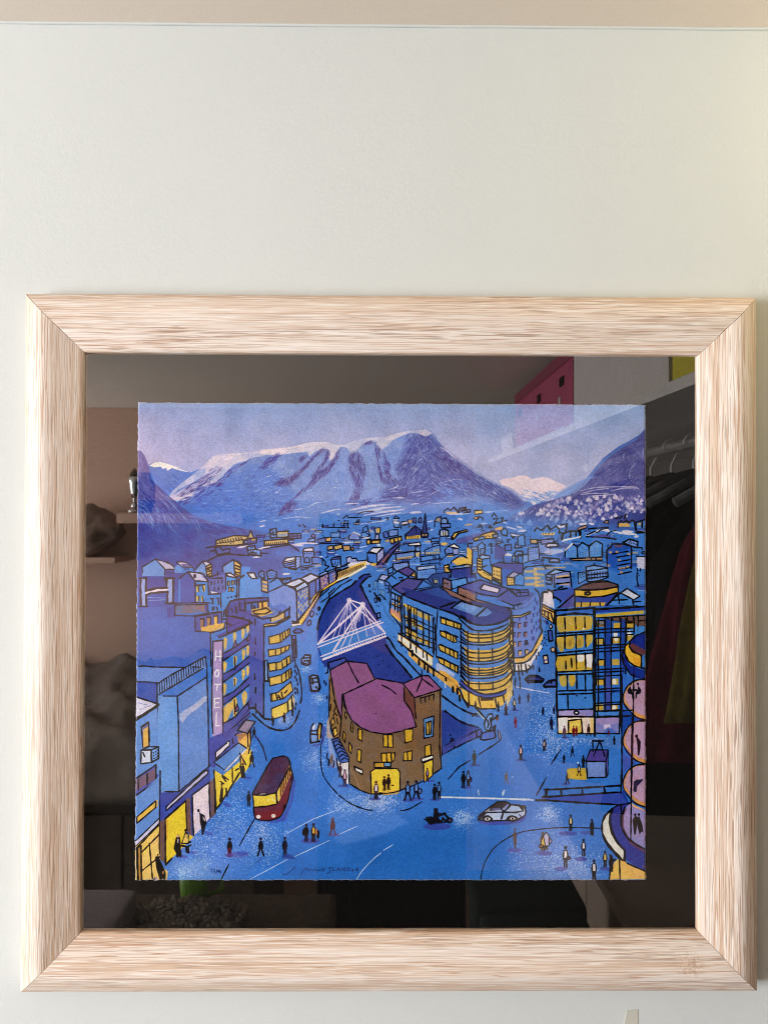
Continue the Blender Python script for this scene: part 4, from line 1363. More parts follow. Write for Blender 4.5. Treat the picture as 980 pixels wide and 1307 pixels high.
    wins((800, 425), (880, 418), (880, 470), (800, 480), 5, 3, [(50, 50, 140)], .35, .45)
    P('745,480 795,475 795,540 740,560', (124, 150, 216), 1, 1.1)
    P('810,345 870,340 875,380 815,375', (214, 178, 110), .9, 1.4)
    P('880,370 990,350 990,470 890,470', (130, 140, 210), .95, 1.4)
    L('870,350 975,345|950,400 955,380 1000,375 1060,350', 1.6)
    P('700,320 755,295 765,400 700,400', (84, 134, 214), .95, 1.2)
    L('610,370 605,345 630,345|640,310 660,330 670,315', 1.6)
    # striped yellow office
    P('752,600 925,575 945,770 755,770', (76, 126, 212), 1)
    L('752,610 770,590 925,572 948,600', 1.4)
    for x0, x1, y in ((760, 850, 630), (840, 935, 605), (840, 925, 655), (760, 930, 690), (845, 930, 725), (765, 850, 745), (850, 940, 755)):
        P([(x0, y - 10), (x1, y - 14), (x1, y + 10), (x0, y + 10)], (214, 176, 90), .9, soft=1.4)
    P('845,600 870,600 880,770 855,770', (222, 186, 110), .6)
    # brown parapet building and purple roof
    P('30,690 105,715 105,800 60,790 25,770', (138, 96, 80), 1, 1.6)
    wins((38, 700), (98, 720), (98, 780), (38, 765), 3, 3, [INK, (90, 110, 190)], .6, .55)
    P('100,712 240,685 250,740 110,790', (88, 144, 220), 1, 1.4)
    P('5,760 160,830 330,880 600,960 640,1010 560,1000 330,940 100,850', (142, 102, 86), 1, 1.2)
    P('165,770 330,815 320,900 165,835', (148, 106, 88), 1, 1.5)
    wins((180, 800), (270, 825), (270, 870), (180, 840), 4, 2, [INK], .22, .35)
    P('190,765 360,705 620,780 700,790 790,800 850,830 800,900 680,930 560,900 330,850', (86, 74, 156), 1, 0, wash=.2)
    P('335,820 380,850 520,860 480,890 370,870', (76, 126, 210), .9, sm=3)
    L('160,770 360,705 620,785 720,795|320,820 400,840 520,858 590,810 615,790 680,845|165,765 160,830', 1.5)
    P('395,745 540,785 520,825 365,790', (214, 204, 226), 1, 1.2)
    L('355,780 395,740', 1.2)
    P('690,800 790,790 795,845 690,855', (76, 86, 176), 1, 1.2)
    L('640,790 690,850|715,800 725,840|690,820 790,815', 1.2)
    P('560,900 690,930 850,840 860,870 740,965 640,980 570,935', (86, 120, 208), 1, 0)
    L('560,895 660,935 760,915 850,840|570,945 680,970 780,950 850,880|660,935 665,965|700,930 705,960|730,920 735,952', 1.4)
    # ------------------------------------------------ tile B5
    T(690, 640, 7)
    P('-60,240 -20,260 55,215 90,250 130,225 160,250 160,290 -20,310', (80, 130, 214), 1, 0)
    P('0,285 120,278 120,302 0,305', (216, 180, 100), 1)
    L('-60,265 -40,235 0,260 55,212 80,255 130,222 160,250 158,290', 1.6)
    D('15,265 35,258 55,265 75,270 100,262 125,258 30,245 60,240 15,292 40,290 70,290 100,288 150,275', 4.5)
    P('160,240 200,205 225,235 218,285 165,280', (78, 128, 212), 1, 1.6)
    P('140,215 215,205 210,230 160,240', (214, 206, 228))
    L('175,212 230,200 225,240', 1.4)
    D('180,250 195,245 205,262', 4.5)
    P('190,330 200,290 260,268 345,270 345,310 210,345', (72, 126, 212), 1)
    L('185,340 190,292 260,265 348,268 350,325|260,270 262,320|310,270 310,300', 2.4)
    P('200,340 310,320 360,305 350,325 250,345 180,365', WHI)
    D('210,325 225,320 245,315 270,305 285,300', 5)
    P('320,250 345,230 405,208 410,235 340,258', (176, 136, 110), 1, 1.3)
    P('560,190 575,170 600,170 605,195', (160, 120, 116), 1, 1.2)
    P('690,225 690,195 760,190 800,200 800,225', (216, 182, 90), 1)
    P('790,200 830,175 845,230 800,235', (76, 130, 214), 1)
    P('845,200 930,165 930,235 850,240', (80, 130, 214), 1)
    P('870,195 895,190 895,210 870,212', GOLD)
    L('688,230 690,190 720,170 735,190 765,165 785,190 815,165 835,180 842,230|845,240 850,185 905,170 940,155|905,170 905,230|670,150 690,140|700,155 725,130|745,150 760,110|850,185 850,265', 1.6)
    for s, w in (('405,305 520,260 600,245', 2.6), ('560,250 610,265', 3.2), ('640,265 690,275', 3), ('700,280 780,285 850,295', 4), ('730,265 820,270', 3), ('840,315 870,310', 3), ('850,265 930,270', 2), ('340,205 400,200', 3), ('430,195 470,205', 3)):
        L(s, w, (216, 208, 230), 0, .9, .4)
    P('400,320 560,290 660,330 500,325', (86, 66, 146), .9)
    L('410,300 480,268 500,280 540,250 605,238|590,300 620,270 670,258|405,315 560,322 670,338|420,245 600,230|855,265 940,275|850,280 920,280', 1.4)
    P('0,345 110,335 110,370 0,385', (136, 136, 206), 1, 1.3)
    P('40,395 60,375 150,378 145,405 50,412', (206, 196, 222), 1, 1.8)
    P('20,455 60,428 190,430 205,450 100,480 40,475', (190, 184, 222), .9)
    L('10,505 150,515|40,575 95,577', 2)
    P('70,530 85,515 155,515 165,545 75,545', (140, 140, 206), 1, 1.7)
    E(10, 527, 20, 8, INK)
    # triple gables
    P('215,440 278,380 325,410 325,500 215,500', (92, 142, 218), 1)
    P('320,410 368,368 425,400 430,495 325,500', (84, 136, 216), 1)
    P('425,400 490,352 545,385 548,490 430,495', (92, 146, 220), 1)
    L('212,500 215,442 278,380 325,410 365,368 428,400 492,352 548,382 546,490|322,405 326,500|428,400 432,495', 1.6)
    L('215,440 278,378', 2, (220, 214, 232))
    wins((230, 440), (320, 425), (320, 490), (230, 490), 4, 3, [(50, 54, 140), (206, 166, 120), (50, 54, 140)], .25, .3)
    wins((335, 400), (420, 395), (420, 490), (335, 490), 4, 4, [(50, 54, 140), (50, 54, 140), (206, 166, 120)], .25, .25)
    wins((440, 385), (535, 375), (540, 485), (440, 485), 4, 4, [(50, 54, 140), (50, 54, 140), (206, 166, 120)], .25, .25)
    P('260,508 545,492 545,525 275,530', (190, 140, 90), .9)
    L('258,515 545,498|275,532 545,527|450,505 450,525|490,500 490,522', 1.5)
    # striped navy tower
    P('590,430 630,380 800,385 812,420 808,590 690,640 595,600', (52, 100, 200), 1)
    P('595,430 640,385 800,390 805,420 680,450 680,600 600,590', (44, 74, 172), .8)
    P('655,390 730,385 728,408 660,410', (112, 80, 110), 1)
    L('592,580 588,435 630,402 632,380 730,380 805,395 810,420 808,600', 1.8)
    for s in ('640,470 780,445', '680,500 790,480', '690,540 800,520', '680,575 790,555', '690,608 800,590', '690,655 808,628'):
        L(s, 1.5)
    for x, y in ((620, 455), (680, 452), (785, 470), (700, 525), (710, 600), (740, 595), (775, 585), (720, 635), (605, 575)):
        P([(x - 14, y - 8), (x + 12, y - 10), (x + 13, y + 8), (x - 12, y + 9)], (214, 170, 110), .9, soft=1.2)
    P('730,365 790,338 865,360 860,410 810,400', (120, 140, 210), 1, 1.5)
    D('790,370 810,372 830,375 850,382 800,355', 5)
    L('740,368 790,335 868,358 862,410|830,415 905,412 905,430', 1.5)
    E(918, 458, 16, 9, LBL, o=1.4)
    P('860,495 940,492 940,605 862,600', (206, 200, 226), 1)
    wins((870, 505), (935, 505), (935, 590), (870, 590), 4, 4, [(150, 150, 206)], .4, .4)
    L('855,490 930,495|862,600 858,690 870,755|890,600 890,620', 1.5)
    D('875,620 870,645 880,665 720,310 600,390 570,455 560,480', 4.5)
    # pavilions
    P('330,640 400,640 405,700 335,740', (88, 140, 216), 1, 1.2)
    D('350,660 370,655 355,680 380,675', 5)
    P('400,590 470,572 545,585 595,595 598,680 520,710 415,720', (130, 158, 222), 1, 1.5)
    wins((412, 630), (590, 615), (592, 690), (415, 715), 7, 3, [(44, 50, 136)], .4, .45)
    L('475,555 475,575|405,625 545,605 595,600|415,660 590,640|410,690 590,670', 1.5)
    P('50,650 130,608 260,640 270,760 240,770 60,720', (130, 134, 204), 1)
    P('48,655 125,608 215,628 110,655', (136, 168, 224), 1, 1.3)
    P('130,670 250,655 250,680 140,690', (224, 190, 120), .9)
    P('135,735 250,725 250,745 140,750', (220, 180, 120), .9)
    L('45,700 40,660 125,610 258,632 272,765|115,655 118,770|135,690 250,680|135,740 250,728|55,680 85,690 80,710 50,705|55,740 90,745|150,780 190,765|45,730 50,745|95,660 95,740', 1.6)
    P('-8,590 30,590 30,760 -5,760', (74, 120, 208), .8)
    for y in (600, 655, 710, 745):
        P([(0, y), (26, y - 4), (26, y + 12), (0, y + 12)], (214, 176, 90), .9)
    P('105,590 220,585 215,600 110,600', (220, 180, 100), .9)
    # drum building roof
    P('440,730 500,715 600,710 560,725', LBL, 1, 1.2)
    P('110,800 290,770 290,840 170,910 110,850', (72, 84, 176), 1)
    P('300,800 290,950 130,970 160,940', (90, 74, 150), 1)
    L('105,800 230,780|105,850 175,890 170,910|130,975 290,840', 1.8)
    P('130,960 640,930 940,880 940,1060 480,1060 130,1060', (72, 124, 210), 1)
    P('298,785 310,900 300,950 600,945 640,880 690,820 680,770', (60, 64, 154), 1)
    P('300,790 380,750 470,722 600,718 685,745 690,770 560,785 420,795', (112, 76, 66), 1, 1.8)
    P('298,790 430,798 560,788 688,765 690,815 560,850 430,860 300,850', (222, 186, 50), 1, 1.8, wash=.06)
    L('390,825 395,815 430,812 440,825 425,838 392,835|395,818 405,820 410,815', 1.8)
    P('310,905 580,905 560,945 305,950', (206, 172, 56), 1)
    L('300,850 302,950|360,905 358,945|440,908 435,945|525,905 530,940|580,940 690,820', 1.6)
    P('590,930 690,830 780,785 890,850 820,900', (72, 130, 214), 1)
    P('712,820 770,780 885,848 830,882', (206, 204, 226), 1, 1.8)
    L('690,830 700,915|640,885 770,880|820,900 895,895|820,880 830,940|580,940 640,885|590,940 830,940|710,820 590,930', 1.6)
    P('480,975 940,930 940,975 480,1000', (48, 62, 156), 1)
    L('125,975 480,960 860,938', 2)
    # the white and orange shop in the side street
    T(600, 730, 7)
    P('640,190 690,160 735,180 740,260 748,330 640,290', (228, 216, 226), 1, 0)
    L('635,200 660,180 685,185 690,160 735,185 738,240|640,190 640,270', 2)
    P('636,290 748,350 745,470 690,430 632,395', (246, 188, 84), 1, 1.4)
    L('636,310 742,365|640,345 720,375 725,410|660,350 660,385|690,360 692,400|640,380 700,420|720,380 745,470', 1.4)


def river():
    T(390, 740, 7)
    # left street
    P('-60,480 60,260 200,100 330,20 480,-20 440,40 300,115 190,215 110,380 95,600 160,720 200,1000 -300,1300 -300,700', (70, 126, 212), 1, 0, wash=.15)
    P('0,320 90,180 130,190 30,400 -20,560 -60,520', (100, 110, 196), .6, sm=3, soft=4)
    # right street
    P('480,0 540,-20 700,60 800,330 860,480 1000,700 1500,1050 1900,1250 2600,1500 1500,1500 1210,1570 940,1000 700,560 620,310 500,60', (66, 122, 208), 1, wash=.15)
    riv = '95,590 95,450 110,380 140,300 190,210 300,112 400,58 440,20 470,-5 500,-35 580,-45 540,-15 500,15 486,60 520,140 570,230 620,310 660,400 700,510 720,590 780,700 860,770 940,880 1060,1010 1210,1168 1390,1280 1545,1325 1550,1400 1350,1490 1210,1570 900,1500 400,1000 110,720'
    P(riv, (36, 50, 142), 1, wash=.08)
    P('470,100 520,150 600,300 660,420 560,520 520,300 470,160', (84, 62, 136), .8, sm=3, soft=5)
    P('560,560 700,530 760,660 640,640', (78, 62, 140), .7, sm=2, soft=4)
    D('235,245 310,170 320,240 355,145 385,120 205,375 180,430 240,300 330,210 635,690 680,730 645,765 735,775 790,830 710,862 600,700 560,560 870,860', 5)
    L('97,450 112,375 150,280 200,190 230,165 330,100 400,60 440,20|470,-5 510,-38 560,-42', 2, sm=3)
    L('480,70 490,40 540,-10 575,-25|485,60 522,145 572,235 610,310', 2, sm=3)
    L('60,260 90,200 130,150 200,90|130,210 200,160 300,60 400,5|200,180 200,130 250,85', 1.3)
    L('700,520 740,540 800,640 870,700 980,822 1150,990 1290,1100 1400,1170 1540,1230', 2, sm=3)
    L('710,590 770,680 850,770 940,880|1240,1180 1390,1280 1540,1325', 2.2, sm=3)
    for x, y, w_, h_, r in ((48, 315, 16, 26, .3), (24, 395, 16, 24, .3), (110, 268, 12, 16, .3)):
        E(x, y, w_, h_, (104, 116, 196), rot=r, o=1.3)
    E(108, 268, 10, 18, (30, 28, 70), rot=.7)
    E(92, 318, 7, 10, INK)
    P('605,175 625,170 632,205 610,212', (90, 120, 206), 1, 1.4)
    P('625,310 655,300 662,345 630,352', (70, 104, 190), 1, 1.6)
    P('550,45 568,45 570,75 552,75', INK)
    E(566, 112, 9, 11, INK)
    D('640,180 690,180 700,210 720,200 625,240 645,245 715,320 800,440 785,520 830,460 590,90 608,95 890,655 700,170', 5)
    L('605,125 640,180 690,240 700,290 740,340 790,400', 2, sm=3)
    L('630,150 660,140 700,180 730,205 735,235|650,165 660,185', 1.4)
    # the bridge
    P('100,590 660,378 708,490 150,715', (72, 132, 214), 1)
    P('540,420 660,385 700,480 545,515', (112, 112, 196), .6)
    w = (216, 200, 228)
    E(300, 330, 60, 130, (120, 110, 190), .35, .5, soft=8)
    L('380,195 100,585', 1.6, w, wob=.1)
    L('380,195 700,480', 1.6, w, wob=.1)
    L('382,188 500,225', 2, w, wob=.1)
    L('500,232 110,580', 2.6, w, wob=.1)
    L('500,235 240,645', 2.4, w, wob=.1)
    L('505,235 700,480', 1.8, w, wob=.1)
    for a_, bs in (((380, 195), ((230, 535), (280, 515), (335, 495), (470, 555), (410, 460), (608, 400))), ((500, 235), ((305, 620), (320, 600), (380, 590), (470, 380), (540, 512), (612, 490), (580, 420), (405, 470)))):
        for b_ in bs:
            L([a_, b_], 1.0, w, wob=.1, a=.9)
    L('100,585 380,478 660,375|105,612 400,500 685,388', 1.5, w, wob=.1)
    L('125,697 420,585 705,485|145,718 430,610 708,512', 1.6, w, wob=.1)
    L('150,722 430,614 705,514', 2.8, w, wob=.1)
    for k in range(20):
        x = 240 + k * 24
        y = 655 - (x - 240) * .36
        L([(x, y), (x + 4, y + 18)], 1.0, w)
    E(380, 190, 22, 22, w)
    E(501, 228, 24, 24, w)
    P('150,735 320,690 350,705 190,760 160,800', (44, 54, 140), 1)


def round_house():
    T(290, 780, 7)
    P('100,20 180,10 300,60 330,140 330,970 250,890 190,880 190,110', (84, 80, 164), 1, wash=.2)
    P('-10,55 60,60 180,95 200,125 0,210 -10,200', (92, 72, 156), 1, 1.4)
    L('40,62 190,95 215,120|185,90 195,120 0,210|240,80 242,135|245,250 245,305|240,380 240,410|240,570 242,620|250,690 248,740|250,840 255,920|0,120 30,140', 1.5)
    P('310,130 420,118 555,45 560,130 570,480 580,640 600,760 600,880 540,910 395,985 330,975', (78, 122, 206), 1, wash=.12)
    P('200,20 340,-10 470,-60 560,-20 555,60 430,130 320,140 250,80', (84, 112, 200), 1, 0)
    P('205,-5 360,-30 400,25 300,60 215,35', (210, 172, 76), 1)
    P('220,12 340,-18 380,10 330,35 240,36', (206, 170, 80), 1, 1.8)
    P('380,68 505,20 505,70 385,112', (214, 180, 100), 1)
    P('320,128 430,118 550,50 552,70 430,138 322,152', (224, 190, 104), 1, 1.4)
    L('205,40 310,80 420,62 540,-10|320,150 430,135 552,62|505,10 505,68|455,25 470,10|550,-30 545,40|260,50 265,72|380,68 380,100|320,140 322,960', 1.6)
    for s, b in (('365,242 470,212 550,165 556,215 470,290 370,306', '465,215 470,285|488,210 490,262|510,195 515,250|535,175 540,230'),
                 ('360,357 450,345 552,312 540,355 460,400 366,416', '425,352 425,405|475,340 475,390|515,330 510,370'),
                 ('362,478 460,465 556,405 560,470 480,530 372,548', '432,475 432,535|485,462 490,520|525,440 528,500'),
                 ('370,605 480,578 565,520 565,600 490,650 376,678', '478,580 482,640|520,560 522,625|545,540 548,605'),
                 ('380,750 450,735 562,640 582,720 500,790 388,818', '395,755 398,810|430,745 440,795|450,760 470,790|480,735 490,780|510,740 530,715|455,770 445,790')):
        P(s, (216, 180, 70), 1, 1.3, wash=.08)
        L(b, 1.4)
    P('390,882 530,822 585,750 590,800 590,880 540,905 500,945 395,978', (248, 194, 84), 1, 1.2, wash=0)
    P('540,830 580,760 600,800 590,870 545,900', (246, 214, 150), .9)
    L('535,825 540,905|570,770 580,880', 1.8)
    P('328,455 352,448 360,630 330,640', (120, 150, 220), 1, 1.6)
    P('322,625 370,628 368,645 322,640', INK)
    L('330,970 395,980|190,860 200,880 245,870|235,870 330,975|225,930 330,1025 400,1060 480,1075 560,1050 610,980 640,900', 1.8, sm=2)
    L('600,470 630,540 655,660 660,760 650,830', 1.6, sm=2)
    spray(520, 980, 110, 70, 500, (186, 186, 224), .6, .35)
    spray(600, 760, 40, 130, 160, (176, 180, 222), .5, .35)
    for x, y in ((598, 505), (600, 545), (615, 570), (600, 600), (615, 625), (625, 660), (600, 700), (620, 710), (605, 740), (625, 735), (605, 880), (580, 450), (598, 450), (570, 560), (610, 840), (575, 850)):
        E(x, y, 7, 16, INK)
    man(405, 1030, 80)
    man(505, 1000, 85)
    man(580, 945, 70)
    man(425, 1110, 0.01)
    # maroon bus stop / tram, small cars
    P('568,228 605,228 612,425 580,430', (84, 96, 184), 1, 1.8)
    L('578,265 600,262|590,270 595,420', 1.4)
    P('585,190 610,168 645,170 668,190 640,205 595,205', (76, 86, 176), 1, 1.6)
    P('658,440 690,400 735,405 732,480 700,497 660,480', (120, 150, 218), 1, 2)
    L('670,430 725,425|680,455 720,450 715,470|665,470 700,480', 1.4)
    spray(700, 530, 50, 30, 120, (190, 196, 228), .6, .32)
    E(775, 660, 56, 84, (60, 66, 160), .6)
    P('730,600 760,580 800,588 822,690 810,720 745,722', (124, 150, 216), 1, 2.4)
    L('745,612 800,605|750,650 805,640|755,612 760,660|785,690 795,685 800,705', 1.7)
    spray(820, 790, 70, 50, 240, (190, 196, 228), .6, .35)
    for x, y in ((860, 640), (876, 660), (885, 780)):
        E(x, y, 7, 17, INK)


def square():
    """the wide street and square in front"""
    T(0, 0, 1)
    P('318,900 330,920 350,935 372,920 385,880 395,850 405,830 425,900 436,980 470,1012 560,985 612,940 700,900 716,940 800,960 832,1000 832,1130 200,1130 235,1095 262,1055 300,990 322,950', (58, 114, 206), 1, wash=.12)
    for x, y, rx, ry, c_, a_ in ((510, 1090, 105, 50, (24, 94, 182), .95), (440, 1110, 130, 30, (30, 100, 190), .7), (590, 1075, 60, 60, (26, 98, 188), .7), (360, 960, 40, 40, (52, 112, 204), .8), (280, 1085, 60, 45, (98, 130, 214), .75), (700, 1085, 60, 50, (104, 132, 212), .6), (640, 925, 40, 30, (84, 124, 208), .7),
                              (760, 1000, 60, 40, (60, 116, 206), .7), (690, 950, 40, 50, (66, 114, 206), .6), (250, 1110, 40, 20, (128, 146, 212), .7), (700, 1120, 50, 16, (132, 146, 212), .7), (580, 985, 40, 40, (44, 112, 200), .7), (404, 960, 14, 50, (86, 128, 212), .5)):
        glow(x, y, rx, ry, c_, a_)
    speckle('240,1040 330,960 500,960 620,960 820,1000 820,1122 220,1122', 1500, (44, 92, 184), .35, .4)
    speckle('240,1040 330,960 500,960 620,960 820,1000 820,1122 220,1122', 1300, (104, 146, 222), .35, .35)
    P('420,1015 425,990 436,990 436,1000 470,1020 520,1050 455,1075 430,1075 418,1050', (100, 136, 216), .5, sm=2, soft=4)
    for x, y, rx, ry, n in ((290, 1040, 34, 40, 650), (255, 1085, 36, 36, 700), (335, 1075, 34, 34, 700), (480, 1024, 32, 16, 900), (440, 1030, 24, 14, 260), (590, 1045, 16, 12, 420), (400, 970, 16, 18, 260), (698, 925, 34, 40, 900), (705, 950, 22, 26, 420), (735, 942, 40, 12, 400), (700, 1040, 16, 14, 420), (700, 1095, 60, 34, 800), (735, 1105, 46, 22, 700), (415, 940, 16, 22, 200), (640, 900, 24, 10, 160), (310, 965, 16, 30, 220), (235, 1112, 20, 12, 240)):
        spray(x, y, rx, ry, int(n * 1.25), (190, 194, 228), .72, .40)
    spray(335, 1062, 10, 16, 160, (214, 206, 228), .7, .4)
    spray(486, 1024, 16, 10, 200, (206, 196, 222), .6, .36)
    # markings
    wl = (196, 202, 232)
    L('319,1123 368,1097|376,1094 421,1073|432,1066 456,1055|365,1065 400,1046 432,1034', .9, wl, wob=.1, taper=.3)
    L('455,1123 462,1112 475,1098 486,1089|489,1086 501,1079', .9, wl, 3, wob=.1)
    L('560,1018.6 600,1019.4 640,1020.5 680,1022', 1.6, (206, 208, 232), wob=.3)
    L('562,1017.6 620,1019 676,1020.6', .8, (196, 202, 232))
    L('655,877 680,882 700,885.5', 1.6, (190, 190, 224), taper=.3)
    L('306,1080 325,1046|283,1123 293,1103|571,996 585,980 600,971|610,964 628,953 638,945.5|684,1016 697,993|703,976 715,958', 1.5, taper=.3)
    L('326,941 335,955 340,972', 1.3, sm=2)
    L('432,1016 448,1027 466,1034 475,1035|510,1036 520,1034 530,1029 538,1024', 1.3, sm=3)
    L('412,940 409,955 409,975 412,990 418,1000 430,1014', 1.2, sm=3)
    L('613,1122 616,1108 620,1098 630,1083 646,1071 664,1063 682,1060 700,1058 725,1057 768,1058', 1.1, sm=4)
    L('261,1088 285,1096 300,1098', .5, (60, 80, 180))


def bus():
    T(290, 900, 7)
    P('300,1040 480,1020 560,880 590,660 610,680 590,840 520,1040 400,1060', (70, 70, 168), .85, soft=2)
    P('230,900 440,880 556,600 560,530 585,640 575,700 530,905 480,1005 400,1032 280,1030 243,1000', (116, 42, 50), 1, wash=.12)
    P('240,960 430,950 500,930 480,1000 400,1030 290,1030 245,1000', (128, 44, 48), .8)
    P('228,795 380,515 425,480 490,465 540,480 562,535 548,575 435,792 330,812 235,808', (86, 40, 58), 1, sm=2, wash=.18)
    P('228,812 330,815 438,790 442,890 330,910 240,918', (255, 198, 62), 1, wash=0)
    P('442,785 555,545 572,600 560,640 455,885', (246, 196, 84), 1, wash=0)
    for k in range(6):
        t = k / 6
        x, y = 470 + t * 92, 745 - t * 185
        P([(x, y - 20), (x + 8, y - 30), (x + 14, y + 66 - t * 30), (x + 2, y + 90 - t * 34)], (70, 30, 44), 1)
    L('226,800 235,870 243,1000 275,1028 330,1036 400,1032 470,1005 500,960 535,880 575,700 586,640 560,560', 1.4, sm=2)
    L('226,795 380,515 430,478 490,464 540,480 562,540 560,600', 1.5, sm=2)
    L('228,806 330,814 436,790 444,880|240,918 340,912 440,892 458,870|436,790 550,570', 1.5)
    L('285,800 350,797', 2.2)
    L('292,802 345,799', .9, (226, 210, 220))
    L('395,820 405,850 430,865|360,860 370,850', 1, (250, 236, 210))
    E(280, 1003, 20, 18, (250, 240, 230))
    E(413, 995, 20, 17, (250, 240, 230))
    E(512, 915, 14, 26, (40, 20, 34), rot=.2)
    E(576, 665, 12, 26, (40, 20, 34), rot=.2)
    # the little car in the street
    P('740,370 835,345 850,180 880,220 860,340 800,380', (66, 66, 160), .8)
    P('742,200 760,178 820,165 835,185 820,330 745,342', (124, 152, 220), 1, 0)
    P('805,200 832,175 828,310 812,318', (216, 178, 70), 1)
    P('752,215 775,180 785,190 765,230', (216, 214, 232), 1)
    L('742,340 738,270 748,200 765,175|742,345 822,332|745,240 800,235|750,268 805,272|805,330 800,240 820,170 840,180 830,300', 1.8)


def brown_house():
    T(410, 830, 6.125)
    P('52,230 66,160 190,95 350,110 410,225 640,262 780,205 830,205 935,312 937,926 870,975 611,1107 500,1135 383,1131 300,1100 223,1053 215,850 130,760 90,690 60,570', (126, 96, 54), 1, 0, wash=.12)
    P('60,240 150,560 140,690 100,690 60,540', (142, 112, 62), .8)
    P('940,760 990,740 1200,600 1180,640 990,790 945,830', (62, 70, 160), 1)
    P('64,160 190,90 350,110 412,225 270,300 160,350 160,420 152,555', (136, 84, 146), 1, 0, wash=.12)
    P('160,355 430,228 640,264 645,400 700,470 738,604 500,664 380,645 250,580 190,470', (134, 80, 146), 1, 0, wash=.12)
    P('635,268 780,205 832,205 935,312 722,378', (140, 82, 144), 1, 0, wash=.1)
    speckle('64,160 350,110 640,264 738,604 500,664 250,580', 420, (100, 60, 128), .5, .35)
    P('640,300 720,385 730,545 645,405', (104, 60, 56), 1)
    P('48,105 170,65 205,95 66,160', (60, 72, 160), 1)
    L('64,162 192,92 350,110 410,225|64,162 100,400 152,555 160,355 430,228 635,264|192,92 180,65 48,105 45,180 30,188|48,110 64,160|200,95 240,180 285,260|160,355 175,440 230,550 300,610 380,645 500,664 640,635 738,604 700,480 642,400 640,300', 1.5, sm=0)
    L('470,280 530,310 578,348', 1.5, sm=2)
    L('632,268 780,205 832,205 935,312 722,378 632,268|780,160 780,235 738,332|790,235 830,265 868,292', 1.5)
    L('722,378 735,540|640,300 645,400|925,320 920,760 935,920|60,240 55,540 90,690|152,555 140,680|165,350 190,470', 1.4)
    L('770,380 772,420|772,378 806,372 808,412|806,370 838,362 842,398|838,362 875,350 872,394', 1.3)
    for s in ('480,668 552,665 556,765 482,762', '645,625 710,622 708,715 650,732', '285,620 315,630 315,718 285,700', '280,780 310,790 305,885 278,870', '465,812 540,808 545,882 470,880', '545,810 572,808 566,870 548,875', '640,805 706,792 704,868 638,870', '805,755 850,742 855,825 808,838',
              '182,490 195,500 190,545 180,520', '230,565 245,590 240,650 228,635', '170,640 185,660 182,730 165,700', '215,725 235,760 230,815 212,790'):
        P(s, (206, 172, 40), 1, 1.3, wash=.05)
    P('795,545 875,520 870,680 798,695', (84, 136, 214), 1, 1.5)
    P('815,572 855,560 852,660 818,668', (206, 172, 40), 1, 1.5)
    L('515,670 518,760|505,812 510,880|668,805 672,865|835,565 838,655|420,500 420,500', 1.3)
    L('95,400 110,440 95,490 120,520|70,430 66,480|100,500 90,520|115,540 125,580', 1.2)
    P('75,560 90,530 100,570 80,600', (240, 190, 80), 1, 1.2)
    P('88,625 110,610 125,660 98,685', (250, 196, 70), 1, 1.2)
    P('40,570 60,520 62,640 90,690 60,700 40,680', (206, 170, 130), .8)
    P('50,690 75,720 115,860 130,920 70,900', (176, 170, 214), .7, sm=2)
    P('82,705 130,690 215,850 210,880 150,890 100,760', (76, 100, 190), 1, 1.4)
    for k in range(6):
        x, y = 92 + k * 13, 720 + k * 27
        L([(x, y + 10), (x + 22, y - 8), (x + 52, y + 10)], 1.2, sm=2)
    P('115,860 150,892 212,880 215,1055 180,1040 130,950', (232, 224, 222), 1)
    L('115,850 130,940 180,1040|212,880 216,1050|60,890 75,850 100,880 90,920', 1.3)
    P('255,915 322,945 318,978 262,945', (240, 234, 232), 1, 1.6)
    P('410,885 540,882 540,918 412,924', (200, 160, 50), 1, 1.6)
    P('485,885 540,882 540,915 490,918', (90, 140, 214), 1, 1.4)
    P('382,955 420,932 590,930 612,960 612,1105 500,1130 390,1128', (255, 194, 52), 1, 1.6, wash=0)
    P('470,1110 612,1095 600,1130 480,1140', (200, 164, 70), .9)
    P('778,852 870,826 872,852 782,882', (242, 236, 230), 1, 1.4)
    P('795,888 868,858 866,985 800,1040', (255, 192, 48), 1, 1.3, wash=0)
    L('223,1053 300,1100 383,1131|615,1100 700,1070 800,1025|870,975 937,928', 1.5)
    L('450,1120 500,1125 560,1118 605,1105|545,1060 560,1062', 1.3)
    L('225,930 260,990 300,1090', .8, (190, 160, 120), a=.6)
    man(490, 1100, 110, (40, 24, 20), coat=None)
    man(522, 1095, 120, (30, 20, 20))
    man(825, 1025, 100, (50, 30, 30), coat=(120, 110, 170), sh=1)
    T(430, 930, 5.765)
    man(285, 520, 130, (40, 30, 50), sh=-.3, coat=(214, 196, 226))
    man(55, 425, 120, (60, 40, 60), coat=(200, 160, 190), sh=-.3)
    man(20, 360, 100, (60, 40, 50))
    man(518, 530, 140, INK, sh=.3, coat=(86, 130, 214), walk=1)
    man(580, 520, 135, INK, sh=.3, coat=(90, 130, 214), walk=1)
    E(608, 465, 14, 18, (80, 90, 150), o=1.2)
    man(716, 525, 115, INK, sh=.2)
    man(748, 515, 120, INK, coat=(84, 126, 206))
    # motorcycle
    E(735, 725, 100, 26, (52, 60, 160), .95)
    E(690, 685, 28, 27, INK)
    E(825, 680, 26, 22, INK)
    E(690, 690, 9, 9, (70, 80, 150))
    E(828, 680, 9, 8, (80, 80, 120))
    P('650,655 690,650 720,662 770,690 800,690 790,700 700,705 660,690', INK)
    P('705,655 712,605 735,600 750,640 770,630 785,640 745,655 760,690 735,692', INK, wash=0)
    E(725, 602, 17, 13, INK)
    L('740,630 785,632 820,665|785,625 795,630|720,660 770,690 775,660 800,690|645,672 660,680', 2)
    D('788,632', 8)


